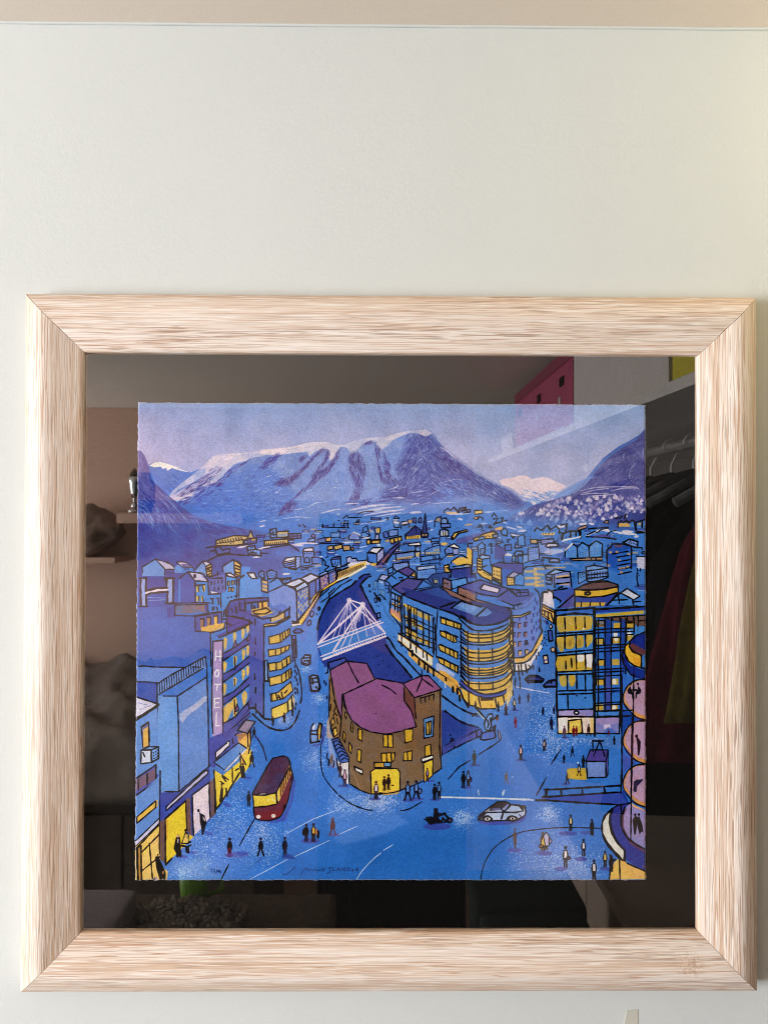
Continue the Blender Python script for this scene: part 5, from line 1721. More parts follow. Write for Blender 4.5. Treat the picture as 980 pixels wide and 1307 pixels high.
def office():
    T(520, 760, 7)
    P('-250,60 -60,20 0,25 240,110 460,210 560,300 700,325 880,270 935,150 945,330 940,640 900,900 780,1010 660,1030 520,990 380,820 200,660 0,480 -140,330 -260,120', (70, 126, 212), 1, 0, wash=.12)
    P('-60,-70 420,60 620,60 860,110 925,150 900,230 790,270 640,275 540,240 300,140 250,120 0,30', (44, 50, 134), 1, wash=.12)
    P('880,110 925,150 905,215 800,265 730,270 760,160', (66, 58, 140), .6, soft=3)
    P('460,70 640,108 700,115 750,160 700,190 620,195 400,115', (104, 150, 220), .85)
    P('440,95 480,60 640,105 560,160', (130, 160, 222), .6)
    L('-10,22 260,125|290,110 420,65|385,120 470,55 650,108|610,190 700,112|280,130 400,165 470,205 550,240|470,185 510,210', 2)
    L('470,200 550,250 640,272 720,270 820,250 900,205 925,155 890,115|450,210 560,305 640,322 740,315 850,280 920,240', 1.8, sm=3)
    # left office wing: grid of lit panes
    for k in range(4):
        for j, cs in enumerate(((1, 1, 1, 1), (0, 0, 0, 0), (1, 1, 1, 0), (0, 0, 0, 0), (1, 1, 1, 1))):
            x, y = -18 + k * 55, 100 + k * 24 + j * 56
            if cs[k]:
                P([(x, y), (x + 50, y + 22), (x + 50, y + 68), (x, y + 46)], (206, 172, 52), 1)
    for x, y in ((10, 100), (70, 120), (130, 155), (182, 180)):
        L([(x, y), (x + 4, y + 150), (x + 2, y + 300)], 1.7)
    for y in (200, 240, 310, 350, 400):
        L([(-20, y - 10), (100, y + 40), (240, y + 105 - (y - 200) * .1)], 1.2)
    L('232,200 240,350 228,540|220,210 222,520|-10,92 60,120 220,190|262,140 250,300 250,560', 1.4)
    # far left of the wing in tile C3
    T(390, 740, 7)
    P('760,130 830,160 840,400 745,280', (62, 104, 196), 1)
    wins((765, 130), (832, 160), (836, 330), (760, 270), 3, 4, [(206, 172, 60), (206, 172, 60), (130, 160, 220)], .75, .7)
    L('752,90 745,300 845,430 845,490|760,120 835,155 840,430|790,140 788,290|815,150 815,310|760,180 835,210|760,225 835,262|850,150 855,500', 1.5)
    P('750,260 800,285 840,330 842,390 745,310', (226, 150, 110), .9)
    P('765,300 842,365 842,392 760,320', (244, 184, 70), 1)
    P('860,210 980,290 980,600 870,500', (62, 116, 208), .0)
    for q in ('865,215 980,270 980,300 862,240', '880,320 910,335 912,368 878,345', '930,350 975,372 975,410 930,385', '890,440 985,490 985,520 890,470'):
        P(q, (206, 172, 52), 1)
    L('870,240 880,510|905,235 915,520|930,255 935,530|960,270 965,420|870,340 985,395|875,420 985,470|855,480 1000,590', 1.5)
    L('830,490 820,560 850,580|855,520 850,600', 2)
    # shop strip of the wing
    T(520, 760, 7)
    P('-90,340 0,395 220,560 215,640 100,580 0,490 -95,410', (244, 190, 70), 1, 0)
    P('0,415 215,575 215,630 100,565 0,470 -90,400 -90,360', (234, 220, 224), 1)
    L('0,400 220,555|20,430 20,480|70,470 72,520|130,505 135,560|165,530 170,590|-60,380 -60,430|-90,345 0,398|-90,415 0,490 100,580 230,665', 1.6)
    P('0,500 230,680 420,780 520,960 480,930 400,850 250,730 100,640 0,540', (220, 170, 60), 1, sm=0)
    L('0,490 60,540 160,620 260,690 360,745 420,790 460,850 490,920 530,990', 2.2, sm=2)
    for x, y in ((95, 600), (145, 640), (175, 665), (225, 700), (335, 740), (400, 845), (438, 860), (460, 920), (35, 520), (535, 980), (605, 990)):
        L([(x, y - 18), (x + 2, y + 26)], 2.4)
    P('245,620 270,610 330,650 420,710 410,735 300,680 250,680', (180, 180, 226), .95)
    P('270,670 330,690 440,770 470,850 430,810 330,730 280,700', (232, 176, 62), 1)
    P('325,785 335,790 340,835 325,830', (190, 196, 228))
    P('280,755 286,760 288,785 280,780', (190, 196, 228))
    # middle bay: four strips of panes
    for s, b in (('288,205 470,265 465,310 292,255', '335,220 338,270|405,245 408,290|440,255 440,305'),
                 ('285,330 330,325 420,375 435,425 400,425 290,365', '335,330 338,380|375,350 380,400|400,370 405,415'),
                 ('268,455 290,445 440,515 442,575 285,500', '330,470 332,520|370,490 372,540|405,505 408,560'),
                 ('265,565 290,562 445,640 445,700 280,610', '320,585 322,630|375,615 378,660|415,635 418,690')):
        P(s, (206, 172, 50), 1, 1.4, wash=.06)
        L(b, 1.3)
    L('285,198 475,262 465,318|285,320 440,378|280,445 445,515|262,556 445,640 442,705', 1.7)
    # round corner
    P('465,310 560,320 640,335 760,330 880,290 935,160 940,640 905,880 860,900 700,900 540,830 470,720', (74, 122, 210), 1)
    for k, (y0, y1) in enumerate(((340, 430), (490, 595), (650, 725), (775, 880))):
        P([(495, y0 - 30), (540, y0 - 2), (640, y0 + 5), (760, y0), (860, y0 - 35), (925, y0 - 90), (930, y1 - 70), (870, y1 - 25), (760, y1), (640, y1 + 8), (560, y1 - 5), (520, y1 - 30)], (214, 178, 66), 1, sm=2, wash=.08)
        P([(640, y0 + 15), (750, y0 + 12), (750, y1 - 28), (640, y1 - 20)], (200, 160, 40), .7)
    P('905,220 935,180 940,640 920,840 890,900 900,560', (222, 190, 100), 1)
    for y in (335, 365, 405, 428, 500, 545, 575, 600, 655, 680, 700, 728, 775, 830, 880):
        d = 1 if y > 600 else .6
        L([(468, y - 20 - 30 * d), (535, y + 10), (640, y + 12 + 10), (760, y + 12), (860, y - 22), (925, y - 88)], 1.5, sm=3)
    for x, a_ in ((530, 330), (628, 340), (752, 325)):
        L([(x, a_), (x + 2, 430)], 1.5)
        L([(x, 480), (x + 2, 590)], 1.5)
        L([(x + 4, 650), (x + 6, 720)], 1.5)
        L([(x + 4, 780), (x + 8, 850)], 1.5)
    L('530,330 535,600 545,850|470,330 470,420 490,430|465,455 520,500 530,530|460,570 540,630|470,680 530,740|468,610 540,670|460,690 530,790|455,420 530,450|470,330 475,720|460,540 535,590', 1.4)
    L('920,170 905,420 940,520 905,620 935,690 905,870|935,380 940,640 950,720|890,500 900,580 880,620', 1.6)
    for x, y in ((920, 640), (915, 560), (925, 700), (930, 600), (900, 540)):
        D(f'{x},{y}', 7)
    P('470,770 540,830 640,885 740,890 850,860 900,820 900,860 850,900 740,925 630,915 530,860 460,800', (70, 76, 180), 1)
    L('470,760 540,825 640,880 740,888 850,862 905,820|460,795 530,860 630,912 740,922 850,900 900,860', 1.7, sm=2)
    P('470,830 530,868 640,920 740,930 850,905 905,850 900,900 850,985 780,1015 640,1025 560,990 500,930', (252, 188, 66), 1, wash=.05)
    L('540,880 545,980|630,925 650,1010|780,930 790,1000|850,900 860,960|520,980 600,1000 650,1022 780,1018', 1.6)
    P('645,925 765,922 765,945 650,950', (40, 26, 20), 1)
    P('735,985 745,970 752,1000 735,1005', (200, 120, 40))
    T(560, 870, 7)
    P('600,60 650,0 660,110 630,180 600,230', (226, 196, 110), .9)
    man(525, 270, 85, INK)
    E(515, 330, 16, 26, (120, 70, 50))
    man(595, 300, 90, INK, coat=(120, 80, 50), sh=.3)
    man(670, 260, 105, (40, 36, 60), coat=(230, 206, 130), sh=.2)
    man(715, 200, 80, (34, 34, 70))
    man(795, 185, 78, (34, 30, 50))
    man(928, 300, 70, (30, 30, 70))
    L('675,15 675,55|720,20 722,65|655,90 660,130', 1.3)
    man(322, 250, 70, INK)
    man(680, 420, 100, (130, 30, 66))
    man(728, 705, 135, (40, 30, 40), coat=(210, 176, 176), sh=.15)
    man(945, 620, 100, (60, 44, 50), coat=(170, 150, 150))
    man(312, 750, 130, (60, 56, 46), sh=.35)
    man(215, 950, 145, INK, sh=.8)
    man(258, 935, 135, INK, coat=(100, 140, 214))
    P('270,850 292,865 290,900 275,905', INK)
    man(598, 910, 100, (112, 96, 90), walk=1)
    E(640, 905, 30, 6, (110, 90, 150), .5)
    P('520,440 545,465 552,520 535,520', (150, 140, 160), 1, .8)
    P('342,970 352,968 358,1020 350,1022', (216, 216, 236))
    P('560,1000 578,968 588,975 575,1025 562,1025', (216, 216, 236))
    D('655,857', 5, (220, 220, 240))
    # angel fountain
    P('20,600 130,560 370,430 375,490 200,560 20,668', (84, 84, 172), 1)
    L('18,600 130,540 240,490 370,428|20,665 120,610 250,545 375,492|20,610 25,660|330,450 335,500', 1.4)
    P('90,540 120,505 145,540 140,600 125,610 120,570 110,610 100,560', INK)
    D('100,485 105,515', 8)
    P('365,520 380,470 420,455 490,440 505,500 480,515 400,530', (84, 104, 196), 1, 1.8)
    P('420,330 440,300 470,295 480,320 455,340 465,400 450,440 430,445 410,430 400,390 412,350', (124, 156, 222), 1, 1.8)
    L('415,345 380,300 340,255|345,290 305,300 300,315|350,290 410,345|470,350 510,325 520,310|430,350 440,390 430,420|500,440 480,440 475,420 500,400 490,450|375,440 380,470', 1.8)
    L('340,280 400,340', 1.2, (190, 210, 240))


def right_front():
    T(600, 730, 7)
    # rounded corner house
    P('365,400 400,330 560,210 620,190 635,260 630,520 560,690 480,770 385,800', (110, 124, 206), 1, wash=.15)
    P('365,395 400,360 540,300 560,220 610,190 632,250 625,500 600,600 560,480 560,330 370,420', (86, 128, 212), .8)
    P('372,395 450,392 530,358 530,375 450,410 376,415', (206, 176, 100), 1, 1.4)
    for x, y, c_ in ((390, 480, (80, 60, 140)), (435, 485, (170, 110, 100)), (492, 475, (90, 60, 140)), (385, 570, (80, 50, 130)), (432, 570, (150, 110, 130)), (490, 565, (150, 90, 90)), (390, 655, (200, 160, 110)), (438, 650, (150, 100, 110)), (495, 640, (60, 40, 120)), (440, 730, (220, 180, 100)), (500, 722, (214, 176, 110))):
        P([(x - 12, y - 20), (x + 12, y - 22), (x + 12, y + 20), (x - 12, y + 22)], c_, 1)
        L([(x - 13, y + 20), (x - 13, y - 20), (x + 12, y - 22)], 1.1)
    for x, y in ((435, 425), (495, 415), (545, 440), (560, 390), (570, 330), (590, 280), (610, 440), (585, 460), (565, 500), (590, 520), (610, 500), (545, 540), (565, 600), (595, 380), (575, 250), (615, 350), (550, 600)):
        P([(x - 7, y - 18), (x + 7, y - 18), (x + 6, y + 18), (x - 7, y + 18)], (56, 52, 140), 1)
    P('492,640 500,620 515,640 512,660', INK)
    P('385,775 480,765 560,700 620,570 640,540 645,600 580,720 500,800 400,830', (236, 186, 84), 1)
    P('400,820 500,810 580,740 630,640 640,680 560,800 520,880 395,895', (238, 222, 220), 1, 0)
    L('385,775 470,770 550,710 600,610 640,535|395,825 480,818 530,790 590,700|395,840 395,895 500,890 560,840|425,840 430,890|450,835 455,890|490,830 495,885|520,840 540,870|640,530 625,500 620,230 600,180 570,155|625,500 635,540', 1.6)
    L('370,420 385,780', 1.6)
    # cars and walkers in the side street
    P('690,530 725,528 735,620 700,625', (66, 78, 170), 1, 1.8)
    P('715,690 735,675 755,690 752,722 720,720', (206, 170, 130), 1, 1.4)
    P('648,755 685,748 695,820 655,828', (104, 90, 150), 1, 1.5)
    P('655,762 680,758 682,785 658,788', (226, 196, 150))
    P('662,800 685,798 685,818 664,820', (226, 206, 190))
    P('700,490 720,470 730,500 712,515', (230, 210, 190), 1, 1.3)
    P('640,440 680,435 700,460 690,480', (40, 44, 110))
    D('665,540 670,570 655,600 640,620 665,640 650,660 680,660 640,690 630,650 660,590 675,610', 6)
    P('485,965 520,930 600,930 655,965 640,990 510,995', (60, 58, 130), 1, 1.6)
    L('510,960 540,940 600,945 630,965|490,975 650,980', 1.5)
    P('650,1020 700,975 770,968 790,1000 770,1035 660,1035', (74, 84, 176), 1, 1.8)
    L('690,1000 720,980 760,980|650,1025 780,1030|720,1000 725,980', 1.5)
    E(518, 995, 12, 10, INK)
    E(625, 992, 12, 10, INK)
    E(670, 1032, 12, 10, INK)
    for x, y in ((400, 970), (435, 960), (430, 910), (460, 910), (500, 890), (560, 860), (585, 770), (612, 880), (440, 1010), (395, 1000), (605, 740)):
        L([(x, y - 14), (x + 2, y + 14)], 1.7)
    # ------------------------------------------------ office with lit floors (tile C6 / D7)
    T(690, 740, 7)
    P('128,275 480,245 940,230 940,1420 720,1420 130,1420', (68, 126, 212), 1, wash=.1)
    P('128,270 480,235 940,235 940,275 480,300 130,310', (54, 92, 194), .8)
    P('475,270 940,245 940,275 480,300', (46, 62, 158), 1)
    L('128,280 480,255|480,268 940,240|140,325 300,305 470,315|480,290 480,1400|128,280 135,700 140,1150 150,1300', 2.4)
    P('490,315 920,275 920,305 490,340', (206, 172, 40), 1)
    P('520,345 940,320 950,420 880,415 700,380', (116, 78, 56), 1)
    L('490,345 940,318|570,345 620,370 720,378|700,335 715,375|770,335 780,380 830,370 825,330|600,345 595,365|870,320 865,500|880,370 940,365|640,345 640,370', 1.5)
    for q in ('140,340 200,330 320,325 430,325 460,350 455,420 430,450 300,460 200,470 150,460', '140,525 205,515 200,640 165,640 145,580', '215,520 298,510 300,600 260,625 215,610', '318,510 375,505 380,600 320,610', '400,505 455,495 460,550 420,600 400,600', '148,690 318,680 318,815 150,825', '320,680 390,680 392,810 320,815', '395,780 465,770 455,815 400,815', '160,870 228,865 225,950 180,955', '245,865 305,862 300,945 260,955',
              '160,1210 230,1210 232,1285 165,1285', '245,1210 310,1208 312,1285 248,1288', '330,1210 395,1208 392,1270 360,1290 335,1280'):
        P(q, (204, 170, 48), 1, sm=2, wash=.1)
    P('318,680 380,675 382,730 340,740 320,720', WHI, 1, sm=2)
    P('402,675 468,672 462,785 420,785 400,770', WHI, 1, sm=2)
    P('250,380 262,400 268,408 255,395', WHI)
    P('370,435 390,430 385,450 372,450', WHI)
    for x in (258, 345, 275):
        E(x, 570 if x < 350 and x != 275 else 740, 14, 34, (140, 110, 50), .7)
    L('210,345 215,445|305,345 312,440|390,340 392,430|148,485 470,465|145,510 470,485|212,470 212,620|312,480 314,620|395,490 400,605|150,660 470,630|145,685 460,660|312,640 318,800|395,660 400,800|220,730 222,800|268,710 275,790|150,830 460,815|155,855 460,845|232,860 236,990|318,845 320,980|395,860 398,1000|145,1000 470,990|155,1030 470,1020|238,1040 242,1160|318,1040|395,1060|240,1195 242,1300|325,1195 326,1310|402,1200 405,1310', 1.7)
    L('470,270 472,500 462,830 475,1290|485,560 500,720 490,900', 1.6)
    # glass tower, navy bars
    P('490,340 720,380 730,900 735,1310 500,1310', (52, 104, 200), 1, wash=.2)
    for x0, x1 in ((575, 620), (705, 760)):
        P([(x0, 350), (x1, 360), (x1, 1310), (x0, 1310)], (44, 62, 156), .9)
    for y in (440, 620, 800, 985):
        P([(490, y), (760, y - 12), (770, y + 28), (490, y + 40)], (46, 84, 182), .8)
    P('575,850 620,850 625,1300 575,1300', (92, 90, 176), .6)
    gp = [(532, 395), (525, 555), (535, 745), (530, 920), (525, 1145), (680, 415), (672, 545), (668, 740), (660, 915), (655, 1145), (800, 415), (800, 520)]
    for x, y in gp:
        P([(x - 32, y - 25), (x + 32, y - 28), (x + 33, y + 26), (x - 30, y + 28)], (204, 170, 52), 1)
    for x, y in ((668, 495), (672, 530), (790, 480), (655, 915), (655, 1150), (665, 490)):
        E(x, y, 18, 26, WHI, .95)
    P('520,370 580,365 575,400 520,405', (104, 110, 150), .9)
    P('525,405 570,398 565,415 528,420', (110, 78, 56))
    for x in (515, 575, 630, 715, 760, 835):
        L([(x, 350), (x - 4, 600), (x - 2, 900), (x - 3, 1310 if x < 750 else 560)], 1.6)
    for y in (450, 480, 595, 620, 650, 810, 835, 870, 985, 1010, 1110, 1130, 1180):
        L([(490, y), (620, y - 8), (740 if y > 600 else 830, y - 15)], 1.5)
    for x, y in gp:
        if rng.random() < .6:
            L([(x - 34, y + 28), (x - 34, y - 26), (x + 34, y - 28), (x + 34, y + 26)], 1.4)
    P('840,420 940,430 945,480 800,540 850,470', (72, 132, 214), 1)
    # shops below
    T(690, 860, 7)
    P('150,330 475,320 470,390 150,385', (150, 130, 196), 1, 1.8)
    P('170,340 300,330 300,380 160,380', (178, 160, 210), .7)
    E(316, 353, 20, 15, (230, 220, 240), o=1.9)
    P('145,395 475,390 475,540 150,540', (236, 212, 200), 1, 1.6)
    P('200,395 235,395 225,530 160,535 155,400', (238, 222, 222), .9)
    P('245,425 360,410 370,535 245,538', (246, 186, 70), 1, 1.8)
    P('260,450 350,440 350,535 262,535', (255, 206, 90), .9)
    P('160,510 240,520 240,538 160,538', (246, 190, 90), .8)
    P('440,400 470,400 470,535 440,535', (242, 190, 90), .8)
    P('505,340 705,335 700,385 505,385', (76, 130, 214), 1, 1.8)
    P('482,395 705,390 700,540 485,538', (140, 128, 196), 1, 1.7)
    P('500,400 690,395 690,450 560,460 500,450', (162, 136, 190), .8)
    P('560,460 620,455 620,500 565,500', (214, 200, 226), 1, soft=2)
    P('565,535 580,500 600,480 640,500 680,535', (70, 100, 200), .9)
    man(208, 575, 105, (90, 60, 90), sh=.3)
    man(290, 565, 95, (110, 24, 40))
    man(316, 555, 85, (110, 24, 40))
    man(425, 560, 105, (60, 40, 40), walk=1)
    man(605, 565, 65, (90, 40, 60), walk=1)
    man(655, 635, 75, INK)
    man(280, 745, 90, (40, 36, 50), walk=1)
    man(205, 800, 75, (24, 20, 30), sh=-.3)
    man(378, 840, 105, (30, 28, 40))
    man(340, 915, 100, (30, 20, 20), coat=(200, 190, 160), walk=1)
    man(235, 990, 100, INK, sh=-.8, walk=1)
    man(92, 505, 115, (26, 28, 60))
    man(15, 375, 70, (30, 30, 60))
    man(115, 365, 70, (26, 26, 50))
    man(25, 690, 95, (60, 44, 50), coat=(190, 180, 190))
    # kiosk
    P('230,860 260,850 400,850 410,955 300,950 240,940', (206, 172, 40), 1, sm=0)
    man(340, 915, 100, (30, 20, 20), coat=(200, 190, 160), walk=1)
    man(378, 840, 105, (30, 28, 40))
    P('400,785 440,685 598,685 590,790', (86, 60, 142), 1, 1.5)
    P('405,790 580,788 580,930 415,935', (120, 136, 204), 1, 1.6)
    P('580,790 600,690 598,900 585,930', (100, 80, 160), 1, 1.2)
    L('465,700 462,605 560,605|525,605 470,740|525,605 570,740|462,605 530,608', 1.6)
    D('330,800', 8, (226, 226, 240))


def tower():
    T(690, 740, 7)
    P('800,555 790,600 840,680 940,640 940,480 850,500', (38, 44, 136), 1, 0, wash=.1)
    P('790,590 820,570 940,635 940,660 900,690 830,650', (112, 66, 66), 1, soft=1.2)
    P('750,640 760,590 790,560 795,610 830,660 898,680 898,790 830,770 770,720', (252, 184, 46), 1, sm=0, wash=.05)
    P('830,690 895,720 892,785 840,760', (226, 150, 40), .6, soft=2)
    P('735,640 750,700 800,770 900,805 940,810 940,890 860,890 780,830 740,740', (38, 46, 138), 1)
    L('795,555 790,600 820,645 898,680 898,790|795,560 750,600 748,660 780,730 830,770 900,792 940,800|740,630 725,680 740,760 800,850 870,885 940,890|800,550 850,500 935,470', 1.9)
    P('720,900 745,840 830,880 930,890 935,2000 720,1700', (52, 100, 200), .9)
    T(690, 860, 7)
    P('725,0 830,30 940,60 940,1080 720,1080', (58, 106, 204), 1, wash=.2)
    P('725,330 820,350 900,420 760,480 725,560', (40, 70, 172), .9)
    P('725,700 760,740 850,800 740,880', (76, 84, 176), .9)
    for y0, y1 in ((55, 415), (425, 805), (815, 1190)):
        m = (y0 + y1) / 2
        P([(940, y0), (850, y0 + 10), (775, y0 + 60), (740, m - 40), (740, m + 30), (790, y1 - 100), (850, y1 - 30), (940, y1 + 8)], (214, 150, 70), 1)
        P([(940, y0 + 6), (850, y0 + 18), (785, y0 + 70), (752, m - 40), (755, m + 10), (800, y1 - 110), (870, y1 - 55), (940, y1 - 30)], (172, 146, 198), 1, wash=.15)
        L([(935, y0), (850, y0 + 8), (775, y0 + 60), (735, m - 40), (735, m + 20), (780, y1 - 90), (850, y1 - 25), (935, y1 + 6)], 1.6, sm=3)
    L('725,30 722,500 725,1090|830,0 825,400 815,800 810,1000|815,400 805,1080|730,335 815,330|725,385 820,380', 1.6)
    # figures in the windows
    for sx, x in ((1, 800), (-1, 870)):
        P([(x, 110), (x - sx * 28, 150), (x - sx * 20, 180), (x + sx * 12, 190), (x + sx * 14, 225), (x + sx * 26, 225), (x + sx * 24, 170), (x + sx * 6, 150)], INK)
        E(x + sx * 3, 95, 9, 11, INK)
    L('805,150 855,150', 2)
    P('850,560 870,580 892,610 890,660 880,730 866,735 862,640', INK)
    E(855, 562, 13, 15, INK)
    P('825,1050 830,970 855,950 890,950 905,940 912,955 885,985 860,1010 855,1060 835,1060', (40, 34, 60), 1)
    T(690, 990, 6.533)
    P('665,30 670,250 760,240 740,220 690,120', (54, 100, 200), 1)
    P('670,150 720,250 735,240 690,120', (44, 62, 160), 1)
    P('720,238 760,232 880,300 880,660 720,640 660,420', (46, 44, 130), .0)
    P('585,290 660,245 740,232 700,280 670,380 690,480 760,560 870,640 880,800 760,740 640,650 540,520 515,400', (60, 54, 146), 1, 0, wash=.1)
    speckle('585,290 700,250 690,480 870,640 880,800 640,650', 120, (130, 130, 200), .6, .35)
    P('745,235 820,270 880,300 870,610 790,570 720,510 680,430 680,340 710,270', (166, 140, 194), 1, wash=.12)
    P('690,300 720,270 690,340 690,430 740,540 870,620 870,655 740,570 670,450 668,360', (110, 66, 100), 1)
    P('745,225 800,260 870,290 872,300 780,270', (230, 170, 90), 1)
    P('595,285 540,340 512,400 512,480 540,540 600,620 690,715 700,630 640,570 590,490 570,400 575,330', (240, 230, 214), 1, 1.7, wash=.05)
    L('595,290 580,330 578,400 600,490 640,560 700,630 698,715', 2.2)
    L('740,235 650,250 590,285 530,345 508,420 515,500 560,590 640,680 720,740 880,805|700,270 672,360 680,450 740,540 870,620', 1.9, sm=2)
    L('668,0 668,420|755,0 750,540', 1.6)
    P('570,870 575,800 610,730 640,700 700,720 880,808 882,866', (250, 190, 84), 1)
    for k in range(26):
        x, y = 600 + rng.random() * 260, 760 + rng.random() * 100
        E(x, y, 12, 8, (236, 160, 80), .4, soft=2)
    L('655,710 660,868|585,760 570,865|720,735 880,805', 1.6)
    P('765,375 785,340 800,345 805,400 790,495 780,500 770,420', INK)
    P('800,350 820,345 845,410 855,480 835,470 825,500 805,420', INK)
    E(787, 332, 10, 12, INK)
    E(817, 330, 9, 12, INK)
    # railing and terrace
    P('0,195 10,185 665,145 720,235 630,245 100,215 0,205', (62, 76, 178), 1)
    L('38,125 660,88|10,185 665,142|38,125 42,180|168,118 170,165|345,115 345,155|525,105 535,140|0,208 100,215 350,232 635,246', 2)
    # people on the square
    man(248, 460, 130, (40, 36, 30), coat=(220, 200, 140), sh=-.0)
    E(225, 487, 78, 18, (70, 62, 150), .8)
    man(425, 498, 130, INK)
    E(370, 480, 46, 18, (76, 74, 158), .7)
    man(355, 672, 140, (24, 20, 24), coat=(236, 226, 230))
    E(335, 700, 52, 17, (66, 62, 158), .85)
    man(205, 765, 175, (40, 30, 40), coat=(230, 216, 226))
    E(165, 782, 54, 18, (82, 74, 160), .8)
    E(228, 692, 18, 14, (80, 40, 70), o=1)
    man(443, 868, 165, (16, 14, 18), coat=(236, 226, 226))
    man(535, 765, 135, (40, 34, 30), coat=(226, 190, 100))
    E(535, 780, 46, 16, (70, 66, 156), .8)
    P('570,660 590,665 605,700 630,700 625,710 600,725 605,780 580,770', INK)
    man(585, 800, 135, INK)
    man(15, 625, 150, (110, 80, 40), coat=(246, 206, 90))
    man(45, 615, 140, (110, 90, 70), coat=(206, 196, 226))
    E(75, 550, 15, 20, (150, 140, 190), o=1)
    E(40, 655, 56, 16, (96, 80, 160), .7)


def cars_people():
    T(560, 1000, 7)
    P('345,345 420,340 620,345 770,270 780,310 740,350 620,372 450,378 370,368', (76, 70, 166), .9)
    P('345,330 365,285 410,250 500,180 560,168 610,172 640,195 720,205 770,225 775,265 760,300 700,330 590,338 420,340', (190, 194, 228), 1, 0)
    P('440,250 470,210 510,172 560,168 600,170 615,200 570,225 550,238 480,250', (56, 48, 50), 1)
    P('345,330 360,285 420,245 440,250 400,300 370,330', (40, 34, 46), 1)
    P('480,225 550,225 555,245 470,250', (110, 110, 170), .8)
    P('565,235 615,180 635,200 600,240 575,255', (140, 140, 200), 1)
    P('380,290 430,235 440,240 400,285', (214, 206, 226), 1)
    L('345,330 360,290 410,250 470,205 520,172 580,165 615,178 640,195 720,203 765,225 775,262 765,290 700,330 610,335 415,340 345,330|350,300 420,265 560,262 680,265 750,250 740,215|555,230 575,260 555,320|560,262 600,240 635,200 610,175|720,210 745,240|600,335 620,305 650,295 690,310 700,330|385,330 400,305 435,295 470,320 470,338', 1.7, sm=0)
    E(432, 322, 32, 22, (236, 230, 236), o=1.8)
    E(430, 322, 11, 9, INK)
    E(656, 320, 30, 20, (236, 230, 236), o=1.8)
    E(655, 320, 11, 9, INK)
    P('730,205 765,205 775,225 750,225', (120, 90, 110), 1, 1.1)
    D('718,285 725,295 745,212', 6)
    E(675, 600, 66, 20, (96, 82, 166), .85)
    P('672,420 690,465 692,520 685,585 675,585 660,500 660,460', (96, 72, 66), 1)
    E(677, 415, 9, 11, (96, 72, 66))
    L('660,470 680,450 694,470', 1.3, (90, 66, 60))
    E(930, 625, 80, 18, (96, 82, 166), .7)
    P('905,560 925,470 945,480 950,560 925,575', (232, 190, 90), 1, 1.2)
    P('930,470 960,440 985,480 980,560 950,570', (190, 180, 214), 1, 1.2)
    E(912, 565, 20, 14, (150, 100, 80), o=1.2)
    L('935,575 938,605|955,570 960,595', 1.2)
    L('944,60 975,60|960,60 958,120|935,122 990,128|865,155 990,158', 2.2)
    T(290, 900, 7)
    man(193, 905, 130, (24, 20, 36))
    man(238, 300, 95, INK, walk=1)
    P('240,290 290,295 285,310 245,310', (80, 80, 170), .8)
    man(218, 560, 135, (30, 26, 36), walk=1)
    man(138, 655, 130, INK)
    L('115,555 135,650|130,560 155,650', 2)
    E(185, 658, 34, 12, (60, 66, 166), .8)
    P('930,435 945,470 940,530 920,545 905,500', (110, 94, 90), 1)
    L('890,440 885,480 905,500 900,550', 1.4)
    E(925, 560, 30, 12, (120, 90, 150), .6)
    man(940, 1100, 90, (90, 70, 70))
    T(260, 1000, 5.444)
    man(183, 510, 130, (36, 26, 40), sh=0)
    E(245, 497, 70, 20, (100, 80, 160), .6)
    E(270, 488, 44, 14, (66, 76, 176), .7)
    P('165,450 195,450 192,490 172,490', (92, 30, 50), 1)
    man(398, 505, 125, (24, 24, 40), walk=1)
    P('360,560 395,510 410,520 385,550', (60, 80, 170), .7)
    man(564, 505, 130, (16, 24, 46))
    P('540,515 560,490 590,490 640,520 630,530 560,525', (44, 60, 150), .85)
    E(740, 403, 66, 18, (74, 70, 160), .85)
    man(712, 405, 120, (18, 16, 24))
    P('685,330 700,310 710,340 700,370 685,360', INK)
    man(762, 405, 125, (24, 18, 18), coat=(226, 176, 70))
    P('785,320 805,340 800,385 785,385', (30, 22, 26))
    P('772,325 788,315 790,360 775,365', (170, 110, 70))
    E(905, 360, 44, 12, (100, 82, 160), .7)
    man(895, 362, 120, (100, 66, 70), walk=1)
    # left pavement
    T(170, 990, 7)
    P('455,505 430,640 520,620 510,560', (200, 180, 80), .0)
    E(450, 728, 44, 13, (96, 84, 170), .8)
    E(535, 690, 46, 14, (88, 84, 176), .7)
    P('405,525 425,560 432,640 425,725 405,725 368,655 385,570', INK, wash=0)
    L('405,660 402,725|420,660 432,725', 2.6)
    E(404, 545, 11, 13, (220, 180, 150))
    P('400,570 412,570 410,610 402,605', (226, 216, 220))
    L('470,500 485,495|475,510 440,610 500,610 500,540 478,510|460,560 470,520|490,560 480,520', 1.4)
    P('470,520 495,530 510,600 445,610 455,570', (206, 190, 110), .85)
    D('474,492', 11)
    E(510, 598, 15, 10, INK)
    L('440,630 490,640 520,625|480,640 485,690|498,640 500,690', 1.8)
    E(675, 520, 46, 14, (84, 84, 180), .8, rot=.3)
    P('585,305 600,340 640,360 660,430 640,480 615,480 600,420 598,360', INK)
    P('620,365 645,390 650,420 630,400', (206, 190, 196))
    L('620,470 625,525|640,470 635,500', 2)
    E(586, 318, 10, 14, INK)
    E(840, 268, 42, 16, (70, 76, 176), .85, rot=.4)
    P('790,90 805,130 802,235 785,245 770,240 780,150', INK)
    E(793, 85, 9, 13, INK)
    L('830,120 840,185|800,10 830,60|815,20 850,45', 2)
    P('205,740 235,735 265,790 300,870 298,942 280,942 275,910 268,942 250,942 215,830', (20, 17, 20), 1)
    E(222, 738, 17, 15, INK)
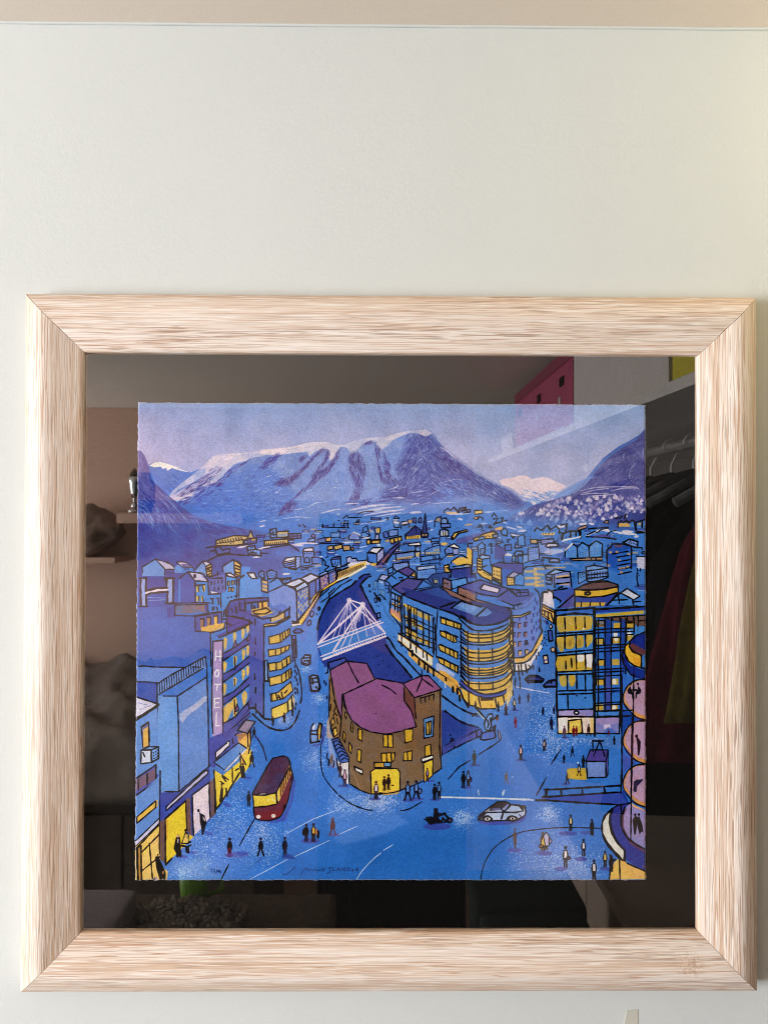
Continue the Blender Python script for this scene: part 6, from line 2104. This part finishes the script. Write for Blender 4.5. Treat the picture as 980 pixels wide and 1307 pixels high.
    D('228,712', 7)
    P('268,860 284,850 282,880 270,885', (190, 140, 90))
    L('180,945 215,915', 2)
    P('190,945 215,900 245,945', (206, 196, 220), .9)
    E(862, 715, 40, 18, (110, 70, 140), .7)
    # signature and edition number, pencilled
    T(260, 1000, 5.444)
    pc = (34, 48, 104)
    L('58,600 62,597 61,618|70,601 75,595 82,597 83,604 70,618 86,617|98,598 88,630|100,608 106,603 110,608 105,615 100,612 110,608 108,622|114,612 120,607 124,612 119,619 114,616 124,612 121,627', .75, pc, a=.9, wob=.15)
    L('546,626 556,636 576,634 600,615 634,585', 1.0, pc, 4, a=.9)
    T(0, 0, 1)
    L('384.2,1117.2 385.6,1114 388.5,1110.4 391.5,1108.6 393.6,1109|391,1110.6 394.5,1112 397,1110.2 399.6,1111.8 402,1110.2 405,1111.6 408.4,1110.4|411.5,1108.8 413.6,1109.6 413.2,1111.8 411,1112 410.4,1110.2 411.5,1108.8', .9, pc, 3, a=.9)
    L('422,1107.4 419.6,1107.8 419.8,1109.6 421.6,1110.8 421,1113.4 417.6,1115.4|425.2,1107.4 424.8,1111.8 428.2,1111.4', .9, pc, a=.9)
    L('430,1112 432.2,1107.8 434.2,1111.8|430.8,1110.4 433.8,1110.2|436.4,1112 436.8,1108 440,1111.8 440.4,1107.8|443.2,1108 443,1112 446.4,1111 446.6,1108.8 443.2,1108|449,1110 450,1113.4 451,1109.6|453.6,1110 455.4,1108.6 457,1109.8 456.2,1111.6 454,1111.8 453.6,1110', .95, pc, a=.9)



_paint0 = paint


def paint_all():
    _paint0()
    right_town()
    river()
    town_left()
    square()
    round_house()
    street_left()
    office()
    right_front()
    tower()
    brown_house()
    bus()
    cars_people()
    # paper tooth and unevenly rolled ink; colours darkened where the glass reflection will lighten them
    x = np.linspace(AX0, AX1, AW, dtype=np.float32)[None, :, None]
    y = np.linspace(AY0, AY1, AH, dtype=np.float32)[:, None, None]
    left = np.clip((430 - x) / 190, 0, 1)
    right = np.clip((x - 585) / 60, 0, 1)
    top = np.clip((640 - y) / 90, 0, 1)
    reflection_veil = 1.3 * left * (1 - .6 * np.clip((y - 840) / 60, 0, 1)) * np.array([.085, .058, .046], np.float32) + right * np.array([.050, .036, .036], np.float32) * (.5 + .5 * top) + top * (1 - left) * (1 - right) * np.array([.035, .028, .024], np.float32)
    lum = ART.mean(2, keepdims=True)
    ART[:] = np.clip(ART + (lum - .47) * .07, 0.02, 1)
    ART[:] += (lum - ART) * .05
    reflection_veil = reflection_veil + top * np.array([.045, .037, .062], np.float32)
    lin = np.maximum(srgb2lin(ART) - reflection_veil * 0.75, srgb2lin(ART) * .22) * INK_GAIN
    cool = np.clip((ART[..., 2:] - ART[..., :1]) * 4, 0, 1)
    lin = lin * (cool * np.array([.87, 1.015, .95], np.float32) + (1 - cool) * np.array([1.04, .955, .90], np.float32))
    lin = np.clip(lin, 0.0015, 0.93)
    ART[:] = np.where(lin <= 0.0031308, lin * 12.92, 1.055 * lin ** (1 / 2.4) - 0.055)
    ed = np.minimum(np.minimum(np.arange(AW)[None, :], np.arange(AW)[::-1][None, :]), np.minimum(np.arange(AH)[:, None], np.arange(AH)[::-1][:, None]))
    fr = np.clip(2.0 * vnoise(AH, AW, 5, 31) + 1.2 * vnoise(AH, AW, 2, 32) - ed, 0, 1)[..., None] * .7   # bare torn fibres
    ART[:] = ART * (1 - fr) + np.array([.74, .73, .80], np.float32) * fr
    g = (vnoise(AH, AW, 1.6, 21) - .5) * .7 + (vnoise(AH, AW, 3.2, 22) - .5) * .5 + (vnoise(AH, AW, 40, 23) - .5) * .35
    ART[:] = np.clip(ART * (1 + g[..., None] * .17) + (g * .03)[..., None], 0, 1)


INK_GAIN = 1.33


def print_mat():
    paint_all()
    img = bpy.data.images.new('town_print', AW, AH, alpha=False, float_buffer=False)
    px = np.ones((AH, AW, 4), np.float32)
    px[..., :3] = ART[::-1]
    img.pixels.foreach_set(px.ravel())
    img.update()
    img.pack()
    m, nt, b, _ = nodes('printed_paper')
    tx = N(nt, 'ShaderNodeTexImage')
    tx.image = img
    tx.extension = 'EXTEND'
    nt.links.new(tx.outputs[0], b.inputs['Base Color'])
    b.inputs['Roughness'].default_value = 0.85
    b.inputs['Specular IOR Level'].default_value = 0.15
    tc = N(nt, 'ShaderNodeTexCoord')
    nz = N(nt, 'ShaderNodeTexNoise', i_Scale=1100.0, i_Detail=3.0)
    nt.links.new(tc.outputs['Object'], nz.inputs['Vector'])
    bp = N(nt, 'ShaderNodeBump', i_Strength=0.25, i_Distance=0.0003)
    nt.links.new(nz.outputs[0], bp.inputs['Height'])
    nt.links.new(bp.outputs[0], b.inputs['Normal'])
    return m


# ---------------------------------------------------------------- the room surfaces one sees or sees mirrored
def structure(name, bm, mat):
    o = obj(name, bm, mat)
    o['kind'] = 'structure'
    return o


CEIL, BACK, FLOOR = 0.533, -2.47, -1.87
structure('wall', boxes((-2.6, 1.25, 0.0, 0.12, FLOOR, CEIL + 0.1)), M['wall'])
structure('ceiling', boxes((-2.6, 1.25, BACK - 0.1, -0.0005, CEIL, CEIL + 0.1)), M['ceil'])
structure('floor', boxes((-2.6, 1.25, BACK - 0.1, -0.0005, FLOOR - 0.1, FLOOR)), M['floor'])
structure('opposite_wall', boxes((-2.6, -0.235, BACK - 0.1, BACK, FLOOR + .001, CEIL - .001), (-0.235, 0.33, BACK - 0.1, BACK, 0.13, CEIL - .001), (0.33, 1.25, BACK - 0.1, BACK, FLOOR + .001, CEIL - .001)), M['far'])
structure('ceiling_caulk', tube(bmesh.new(), [(-2.55 + 0.02 * k, -0.0008 + .0006 * mnoise.noise((k * .31, 0, 4)), CEIL - .0006 + .0006 * mnoise.noise((k * .23, 2, 0))) for k in range(186)], 0.0013, 8), M['wall'])
structure('side_wall', boxes((1.02, 1.12, BACK + .001, -0.001, FLOOR + .001, CEIL - .001)), M['bag'])

bm = bmesh.new()
tp = [(0.1985, -0.345), (0.2035, -0.3185), (0.2060, -0.3180), (0.2130, -0.3172), (0.2130, -0.345)]
f = bm.faces.new([bm.verts.new((x, -0.0004, z)) for x, z in tp])
r = bmesh.ops.extrude_face_region(bm, geom=[f])
for v in [q for q in r['geom'] if isinstance(q, bmesh.types.BMVert)]:
    v.co.y = 0.0005
tag(obj('tape_scrap', bm, M['tape']), 'small beige scrap of tape on the wall just below the right part of the frame', 'tape')

# ---------------------------------------------------------------- the framed print
FW, FH, RW = 0.62, 0.588, 0.0502
pic = thing('framed_print', 'large framed town-at-dusk print in a whitewashed wood frame hanging on the pale wall', 'picture', (0, 0, -FH / 2))
ORG_ = Vector((0, 0, FH / 2))


def rail(length, flip):
    """one mitred rail, its length along x, outer edge at y = 0, inner edge at y = -RW, height along z"""
    prof = [(0.0014, 0.0), (0.0, 0.005), (0.0002, 0.0108), (0.0018, 0.0140), (0.0045, 0.0164), (0.0090, 0.0190), (0.0130, 0.0208), (0.0160, 0.0217), (0.0185, 0.0220), (0.0215, 0.0216), (0.0270, 0.0200), (0.0340, 0.0177), (0.0400, 0.0157), (0.0470, 0.0136), (0.0490, 0.0129), (0.0500, 0.0116), (RW, 0.0096), (RW, 0.0)]
    bm = bmesh.new()
    n = 40
    rings = []
    for i in range(n + 1):
        t = i / n
        ring = []
        for u, h in prof:
            x = (-length / 2 + u) + t * (length - 2 * u)
            w = 0.00022 * mnoise.noise((x * 9 + flip * 7, u * 40, flip * 3.1))
            ring.append(bm.verts.new((x, -u + (w if 0 < u < RW else 0), h + w)))
        rings.append(ring)
    m = len(prof)
    for a, b in zip(rings, rings[1:]):
        for k in range(m - 1):
            bm.faces.new((a[k], a[k + 1], b[k + 1], b[k]))
        bm.faces.new((a[m - 1], a[0], b[0], b[m - 1]))
    bm.faces.new(rings[0])
    bm.faces.new(rings[-1])
    return bm


for k, (length, ang, ox, oz) in enumerate(((FW, 0, 0, FH / 2), (FH, -90, FW / 2, 0), (FW, 180, 0, -FH / 2), (FH, 90, -FW / 2, 0))):
    o = obj('frame_rail', rail(length - 0.0004, k), M['wood_knot' if k == 2 else 'wood'], pic)
    for p in o.data.polygons:
        p.use_smooth = len(p.vertices) == 4
    o.data.set_sharp_from_angle(angle=math.radians(40))
    # local x along the rail, local z out of the wall (-y)
    rot = Matrix.Rotation(math.radians(-ang), 4, 'Y') @ Matrix(((1, 0, 0, 0), (0, 0, -1, 0), (0, 1, 0, 0), (0, 0, 0, 1)))
    o.matrix_local = Matrix.Translation(Vector((ox, -0.0025, oz)) + ORG_) @ rot

ow, oh = FW / 2 - RW + 0.004, FH / 2 - RW + 0.004
o = obj('backing_board', boxes((-ow, ow, -0.0055, -0.0030, -oh, oh)), M['back'], pic)
o.location = ORG_
o = obj('mat_board', boxes((-ow + .0005, ow - .0005, -0.0075, -0.0056, -oh + .0005, oh - .0005)), M['mat'], pic)
o.location = ORG_
# the sheet itself, with a torn, slightly waved edge
PW, PH, PZ = 0.4335, 0.4055, -0.0002
bm = bmesh.new()
uvl = bm.loops.layers.uv.new('uv')
NX, NY = 260, 240
grid = {}
for j in range(NY + 1):
    for i in range(NX + 1):
        u, v = i / NX, j / NY
        x, z = (u - .5) * PW + 0.0006, (v - .5) * PH + PZ
        e = 0.0
        if i in (0, NX) or j in (0, NY):
            e = 0.0006 * mnoise.fractal((x * 260, z * 260, 3.3), 0.7, 2.0, 4) + 0.0003 * mnoise.noise((x * 40, z * 40, 9.0))
        if i in (0, NX):
            x += (e if i == 0 else -e)
        if j in (0, NY):
            z += (e if j == 0 else -e)
        lift = 0.00022 + 0.00022 * mnoise.noise((x * 14, z * 14, 1.0)) + 0.0005 * max(abs(u - .5), abs(v - .5)) ** 6 * 64 * (0.4 + 0.6 * mnoise.noise((x * 30, z * 30, 5.0)) ** 2)
        grid[i, j] = (bm.verts.new((x, -0.0080 - lift, z)), u, v)
for j in range(NY):
    for i in range(NX):
        q = [grid[i, j], grid[i + 1, j], grid[i + 1, j + 1], grid[i, j + 1]]
        f = bm.faces.new([a[0] for a in q])
        for lp, a in zip(f.loops, q):
            lp[uvl].uv = (a[1], a[2])
edge = [grid[i, 0] for i in range(NX)] + [grid[NX, j] for j in range(NY)] + [grid[i, NY] for i in range(NX, 0, -1)] + [grid[0, j] for j in range(NY, 0, -1)]
low = [bm.verts.new((a[0].co.x, -0.0078, a[0].co.z)) for a in edge]
for k in range(len(edge)):
    k2 = (k + 1) % len(edge)
    f = bm.faces.new((edge[k][0], low[k], low[k2], edge[k2][0]))
    for lp, a in zip(f.loops, (edge[k], edge[k], edge[k2], edge[k2])):
        lp[uvl].uv = (a[1], a[2])
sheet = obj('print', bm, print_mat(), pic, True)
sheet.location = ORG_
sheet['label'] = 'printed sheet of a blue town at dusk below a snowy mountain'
bm = bmesh.new()
box(bm, -ow + .001, ow - .001, -0.0118, -0.0100, -oh + .001, oh - .001)
o = obj('glass', bm, M['glass'], pic)
o.location = ORG_

# ---------------------------------------------------------------- what the glass mirrors: the wardrobe on the right
def shelf_z(y):
    return 0.300 - (y + 0.35) * 0.0175


wd = thing('wardrobe', 'open white wardrobe with a high shelf, a hanging rail and drawers, mirrored in the glass', 'wardrobe', (0.70, -1.4, FLOOR))
wo = -Vector((0.70, -1.4, FLOOR))


def part(name, bm, mat, parent, smooth=False):
    o = obj(name, bm, mat, parent, smooth)
    o.location = -Vector(parent.location) if parent.parent is None else (0, 0, 0)
    return o


bm = bmesh.new()
v = []
for y in (-0.30, -2.42):
    for x, dz in ((0.405, 0), (0.405, -0.017), (1.00, -0.017), (1.00, 0)):
        v.append(bm.verts.new((x, y, shelf_z(y) + dz)))
for f in ((0, 1, 2, 3), (7, 6, 5, 4), (0, 4, 5, 1), (1, 5, 6, 2), (2, 6, 7, 3), (3, 7, 4, 0)):
    bm.faces.new([v[k] for k in f])
part('shelf', bm, M['white'], wd)
part('side_panel', boxes((0.355, 1.00, -2.445, -2.425, FLOOR, CEIL - .004)), M['white'], wd)
part('back_panel', boxes((1.002, 1.016, -2.42, -0.30, FLOOR, CEIL - .004)), M['panel'], wd)
part('hanging_rail', tube(bmesh.new(), [(0.60, -0.40, 0.256), (0.60, -2.42, 0.256)], 0.012, 12), M['steel'], wd)
part('rail_bracket', boxes((0.594, 0.606, -1.65, -1.64, 0.266, 0.303), (0.58, 0.62, -1.66, -1.63, 0.242, 0.266)), M['white'], wd)
part('carcass', boxes((0.43, 1.0, -2.42, -0.49, FLOOR, -0.60)), M['beige'], wd)
for k in range(4):
    y0 = -0.50 - k * 0.48
    for z0, z1 in ((-0.98, -0.595), (-1.38, -0.99), (-1.80, -1.39)):
        part('drawer_front', boxes((0.412, 0.429, y0 - 0.474, y0, z0, z1), bev=.002), M['beige'], wd)

for name, lab, cat, y0, y1, x0, x1, h, mt in (
        ('storage_box', 'tall pink cardboard storage box on the wardrobe shelf', 'box', -1.94, -1.17, 0.43, 0.70, 0.190, 'pink'),
        ('storage_box', 'wide grey cardboard box beside the pink box on the wardrobe shelf', 'box', -1.12, -0.53, 0.42, 0.72, 0.205, 'grey'),
        ('storage_box', 'yellow box at the near end of the wardrobe shelf', 'box', -0.515, -0.34, 0.42, 0.70, 0.215, 'yellow'),
        ('storage_box', 'narrow white box left of the pink box on the wardrobe shelf', 'box', -2.30, -2.06, 0.44, 0.66, 0.070, 'white')):
    zb = shelf_z(y1) + .0015
    t = thing(name, lab, cat, ((x0 + x1) / 2, (y0 + y1) / 2, zb))
    part('body', boxes((x0, x1, y0, y1, zb, zb + h - .028), bev=.002), M[mt], t)
    part('lid', boxes((x0 - .003, x1 + .003, y0 - .003, y1 + .003, zb + h - .030, zb + h), bev=.002), M['red' if mt == 'pink' else mt], t)
    if mt in ('pink', 'grey'):
        for q in (0.12, 0.5, 0.86) if mt == 'pink' else (0.86,):
            yy = y0 + (y1 - y0) * q
            part('hand_hole', boxes((x0 - .0025, x0 - .0006, yy - .022, yy + .022, zb + h * .58, zb + h * .70)), M['dark'], t)
            part('label_holder', boxes((x0 - .0025, x0 - .0006, yy - .03, yy - .012, zb + h * .34, zb + h * .46)), M['white'], t)


def garment(y, mat, label, w, drop, zt, depth=0.05, seed=0.0):
    """a coat on a wire hanger; the hanger is its own thing"""
    rz = 0.256
    hg = thing('coat_hanger', 'wire-hooked grey hanger holding the ' + label, 'hanger', (0.60, y, rz), 'hangers on the wardrobe rail')
    pts = [(0.60 + 0.017 * math.cos(a), y + .004 * math.sin(seed), rz + 0.016 * math.sin(a) + 0.001) for a in np.linspace(math.pi * 1.1, -0.5, 12)] + [(0.607, y, rz - 0.022), (0.600, y, rz - 0.036), (0.60, y, rz - 0.06)]
    part('hook', tube(bmesh.new(), pts, 0.0023, 6), M['chrome'], hg, True)
    part('arm', tube(bmesh.new(), [(0.60 - w * .47, y, rz - 0.125), (0.60 - w * .25, y, rz - 0.082), (0.60, y, rz - 0.058), (0.60 + w * .25, y, rz - 0.082), (0.60 + w * .47, y, rz - 0.125)], 0.008, 8), M['greyc'], hg, True)
    bm = bmesh.new()
    nu, nv = 40, 26
    rings = []
    for j in range(nv + 1):
        t = j / nv
        ring = []
        wide = w * (0.12 + 0.26 * min(1, t * 4) ** .7 + 0.26 * t)
        for i in range(nu):
            a = 6.28319 * i / nu
            f = 1 + 0.10 * mnoise.noise((math.cos(a) * 2.4 + seed, math.sin(a) * 2.4, t * 1.6)) + 0.05 * min(1, t * 3) * math.sin(a * 7 + seed + t * 1.5)
            sh = max(0.0, abs(math.cos(a))) * (0.085 if t < .06 else 0)
            ring.append(bm.verts.new((0.60 + wide * math.cos(a) * f, y + depth * (0.35 + .65 * min(1, t * 3)) * math.sin(a) * f + .006 * mnoise.noise((a, t * 4, seed)), rz - zt - t * drop - (1 - min(1, t * 12)) * 0.0 + .004 * math.sin(a * 5 + seed))))
        rings.append(ring)
    for a_, b_ in zip(rings, rings[1:]):
        for k in range(nu):
            bm.faces.new((a_[k], a_[(k + 1) % nu], b_[(k + 1) % nu], b_[k]))
    bm.faces.new(rings[0])
    bm.faces.new(rings[-1])
    o = obj('garment', bm, M[mat], None, True)
    tag(o, label, 'coat', 'clothes hanging in the wardrobe')


for a in ((-0.47, 'olive', 'olive coat hanging nearest on the wardrobe rail', 0.33, 0.36, 0.075, .035, 1.0),
          (-0.56, 'maroon', 'maroon coat hanging behind the olive one', 0.34, 0.44, 0.075, .035, 2.0),
          (-0.66, 'dark', 'black coat hanging right behind the maroon one', 0.36, 0.54, 0.085, .04, 3.0),
          (-0.78, 'dark', 'short black jacket hanging fourth on the wardrobe rail', 0.36, 0.50, 0.088, .04, 4.0),
          (-0.90, 'dark', 'black jacket hanging fifth from the front of the rail', 0.36, 0.56, 0.088, .04, 5.0),
          (-1.02, 'greyc', 'grey jacket hanging among the black ones', 0.34, 0.28, 0.085, .04, 6.0),
          (-1.15, 'dark', 'black coat hanging behind the grey jacket', 0.36, 0.60, 0.088, .045, 7.0),
          (-1.30, 'dark', 'black coat hanging last on the wardrobe rail', 0.38, 0.62, 0.088, .05, 8.0)):
    garment(*a)

t = thing('carry_case', 'dark soft case standing low in front of the wardrobe drawers', 'case', (0.27, -0.72, -0.72))
part('body', boxes((0.16, 0.34, -0.85, -0.62, -0.72, -0.556), bev=.02), M['slate'], t, True)
part('flap', boxes((0.155, 0.345, -0.856, -0.70, -0.58, -0.548), bev=.012), M['slate'], t, True)
t = thing('side_stool', 'dark wooden stool under the soft case', 'stool', (0.26, -0.74, FLOOR))
part('seat', boxes((0.13, 0.39, -0.88, -0.60, -0.75, -0.7215), bev=.004), M['brown'], t)
for sx in (0.15, 0.35):
    for sy in (-0.86, -0.64):
        part('leg', boxes((sx, sx + .025, sy, sy + .025, FLOOR, -0.7505)), M['brown'], t)

# ---------------------------------------------------------------- mirrored on the left: added dark leaf, shelves, bed
t = thing('added_door', 'dark leaf and frame added in the opposite wall to darken the middle of the glass', 'added_door', (0.047, BACK, FLOOR))  # put in to keep the middle of the reflection dark
part('leaf', boxes((-0.21, 0.305, BACK - .06, BACK - .02, FLOOR + .005, 0.105)), M['added_door'], t)
part('door_frame', boxes((-0.2345, -0.212, BACK - .09, BACK + .008, FLOOR + .002, 0.128), (0.307, 0.3295, BACK - .09, BACK + .008, FLOOR + .002, 0.128), (-0.2115, 0.3065, BACK - .09, BACK + .008, 0.107, 0.1295)), M['added_door'], t)
part('handle', tube(bmesh.new(), [(-0.17, BACK - .02, -0.85), (-0.17, BACK + .035, -0.85), (-0.08, BACK + .035, -0.85)], .008, 10), M['steel'], t, True)

t = thing('wall_shelf', 'floating shelf on the opposite wall carrying a silver trophy', 'shelf', (-0.66, BACK, 0.09))
part('board', boxes((-0.955, -0.50, BACK + .0005, BACK + .17, 0.09, 0.127), bev=.002), M['far'], t)
t = thing('trophy', 'silver cup trophy standing on the floating shelf', 'trophy', (-0.915, BACK + .09, 0.1275))
cc = (-0.915, BACK + .09, 0.1275)
part('plinth', lathe(bmesh.new(), [(.026, 0), (.026, .012), (.018, .014)], cc), M['silver'], t, True)
part('stem', lathe(bmesh.new(), [(.006, .014), (.013, .022), (.014, .030), (.006, .040), (.005, .052), (.009, .056)], cc), M['silver'], t, True)
part('cup', lathe(bmesh.new(), [(.009, .056), (.013, .075), (.020, .115), (.026, .135), (.024, .135)], cc), M['silver'], t, True)
part('finial', lathe(bmesh.new(), [(.018, .135), (.015, .150), (.006, .160), (.002, .168)], cc), M['brown'], t, True)
t = thing('vase', 'dark blue vase beside the silver trophy', 'vase', (-0.868, BACK + .10, 0.1275))
part('body', lathe(bmesh.new(), [(.018, 0), (.03, .03), (.034, .09), (.026, .125), (.018, .14), (.02, .15)], (-0.868, BACK + .10, 0.1275)), M['slate'], t, True)
t = thing('wall_shelf', 'lower floating shelf at the left end of the opposite wall', 'shelf', (-1.05, BACK, -0.04))
part('board', boxes((-1.40, -0.96, BACK + .0005, BACK + .17, -0.055, -0.035), bev=.002), M['far'], t)
t = thing('small_box', 'small white box with a red lid on the lower shelf', 'box', (-1.2, BACK + .09, -0.034))
part('body', boxes((-1.28, -1.115, BACK + .04, BACK + .14, -0.034, 0.07), bev=.003), M['white'], t)
part('lid', boxes((-1.284, -1.111, BACK + .036, BACK + .144, 0.071, 0.095), bev=.003), M['maroon'], t)
bm = bmesh.new()
bmesh.ops.create_icosphere(bm, subdivisions=4, radius=1)
for v in bm.verts:
    k = 1 + .22 * mnoise.noise(v.co * 1.6 + Vector((3, 1, 0))) + .10 * mnoise.noise(v.co * 4)
    v.co = Vector((-1.07 + v.co.x * .125 * k, BACK + .09 + v.co.y * .07 * k, 0.060 + max(v.co.z, -.9) * .098 * k * (1 - .5 * max(0, v.co.x))))
tag(obj('bag', bm, M['bag'], None, True), 'slumped brown bag on the lower shelf beside the red-lidded box', 'bag')

t = thing('bed', 'drawer bed under rumpled pale bedding against the opposite wall', 'bed', (-0.95, -1.95, FLOOR))
part('base', boxes((-1.60, -0.36, -2.44, -1.86, FLOOR, -0.74), bev=.004), M['brown'], t)
for x0 in (-1.59, -1.185, -0.78):
    part('drawer_front', boxes((x0, x0 + .395, -1.859, -1.842, -1.05, -0.80), bev=.003), M['brown'], t)
    part('drawer_front', boxes((x0, x0 + .395, -1.859, -1.842, -1.35, -1.07), bev=.003), M['brown'], t)
bm = bmesh.new()
nx, ny = 70, 40
g = [[bm.verts.new((-1.60 + 1.26 * i / nx, -1.80 - 0.62 * j / ny, -0.735 + min(1, j / 6) * (0.10 + 0.22 * (j / ny)) + 0.035 * mnoise.fractal((i * .16 + j * .1, j * .10 - i * .05, 2.0), .8, 2.0, 4) * min(1, j / 5))) for i in range(nx + 1)] for j in range(ny + 1)]
for j in range(ny):
    for i in range(nx):
        bm.faces.new((g[j][i], g[j][i + 1], g[j + 1][i + 1], g[j + 1][i]))
r = bmesh.ops.extrude_face_region(bm, geom=bm.faces[:])
for v in [q for q in r['geom'] if isinstance(q, bmesh.types.BMVert)]:
    v.co.z -= 0.02
part('bedding', bm, M['duvet'], t, True)

t = thing('ottoman', 'low dark ottoman in front of the bed', 'ottoman', (-0.42, -0.92, FLOOR))
part('seat', boxes((-0.86, -0.10, -1.14, -0.72, -0.86, -0.720), bev=.015), M['brown'], t, True)
part('base', boxes((-0.84, -0.12, -1.12, -0.74, FLOOR, -0.8605)), M['brown'], t)
bm = boxes((-0.70, -0.50, -1.02, -0.80, -0.718, -0.655), bev=.022)
bmesh.ops.subdivide_edges(bm, edges=bm.edges[:], cuts=2, use_grid_fill=True)
tag(obj('cushion', bm, M['cush'], None, True), 'grey cushion on the ottoman', 'cushion')
# shaggy throw: a heap of curled tufts
bm = bmesh.new()
for k in range(560):
    x, y = random.gauss(-0.40, .075), random.uniform(-1.05, -0.78)
    if not -0.54 < x < -0.27:
        continue
    h = -0.712 + 0.018 * math.exp(-((x + .40) / .09) ** 2)
    a = random.random() * 6.28
    tube(bm, [(x, y, h - .012), (x + .007 * math.cos(a), y + .007 * math.sin(a), h + .008), (x + .014 * math.cos(a + .8), y + .014 * math.sin(a + .8), h + .004)], [.007, .006, .003], 5)
tag(obj('throw', bm, M['fur'], None, True), 'shaggy brown throw heaped on the ottoman', 'throw')
t = thing('beaker', 'green plastic beaker with a handle standing behind the shaggy throw', 'beaker', (-0.40, -1.08, -0.7195))
part('body', lathe(bmesh.new(), [(.024, 0), (.028, .03), (.033, .085), (.030, .085), (.022, .01)], (-0.40, -1.08, -0.7195)), M['green'], t, True)
part('handle', tube(bmesh.new(), [(-0.37, -1.08, -0.655), (-0.342, -1.08, -0.66), (-0.339, -1.08, -0.685), (-0.372, -1.08, -0.70)], .005, 8), M['green'], t, True)
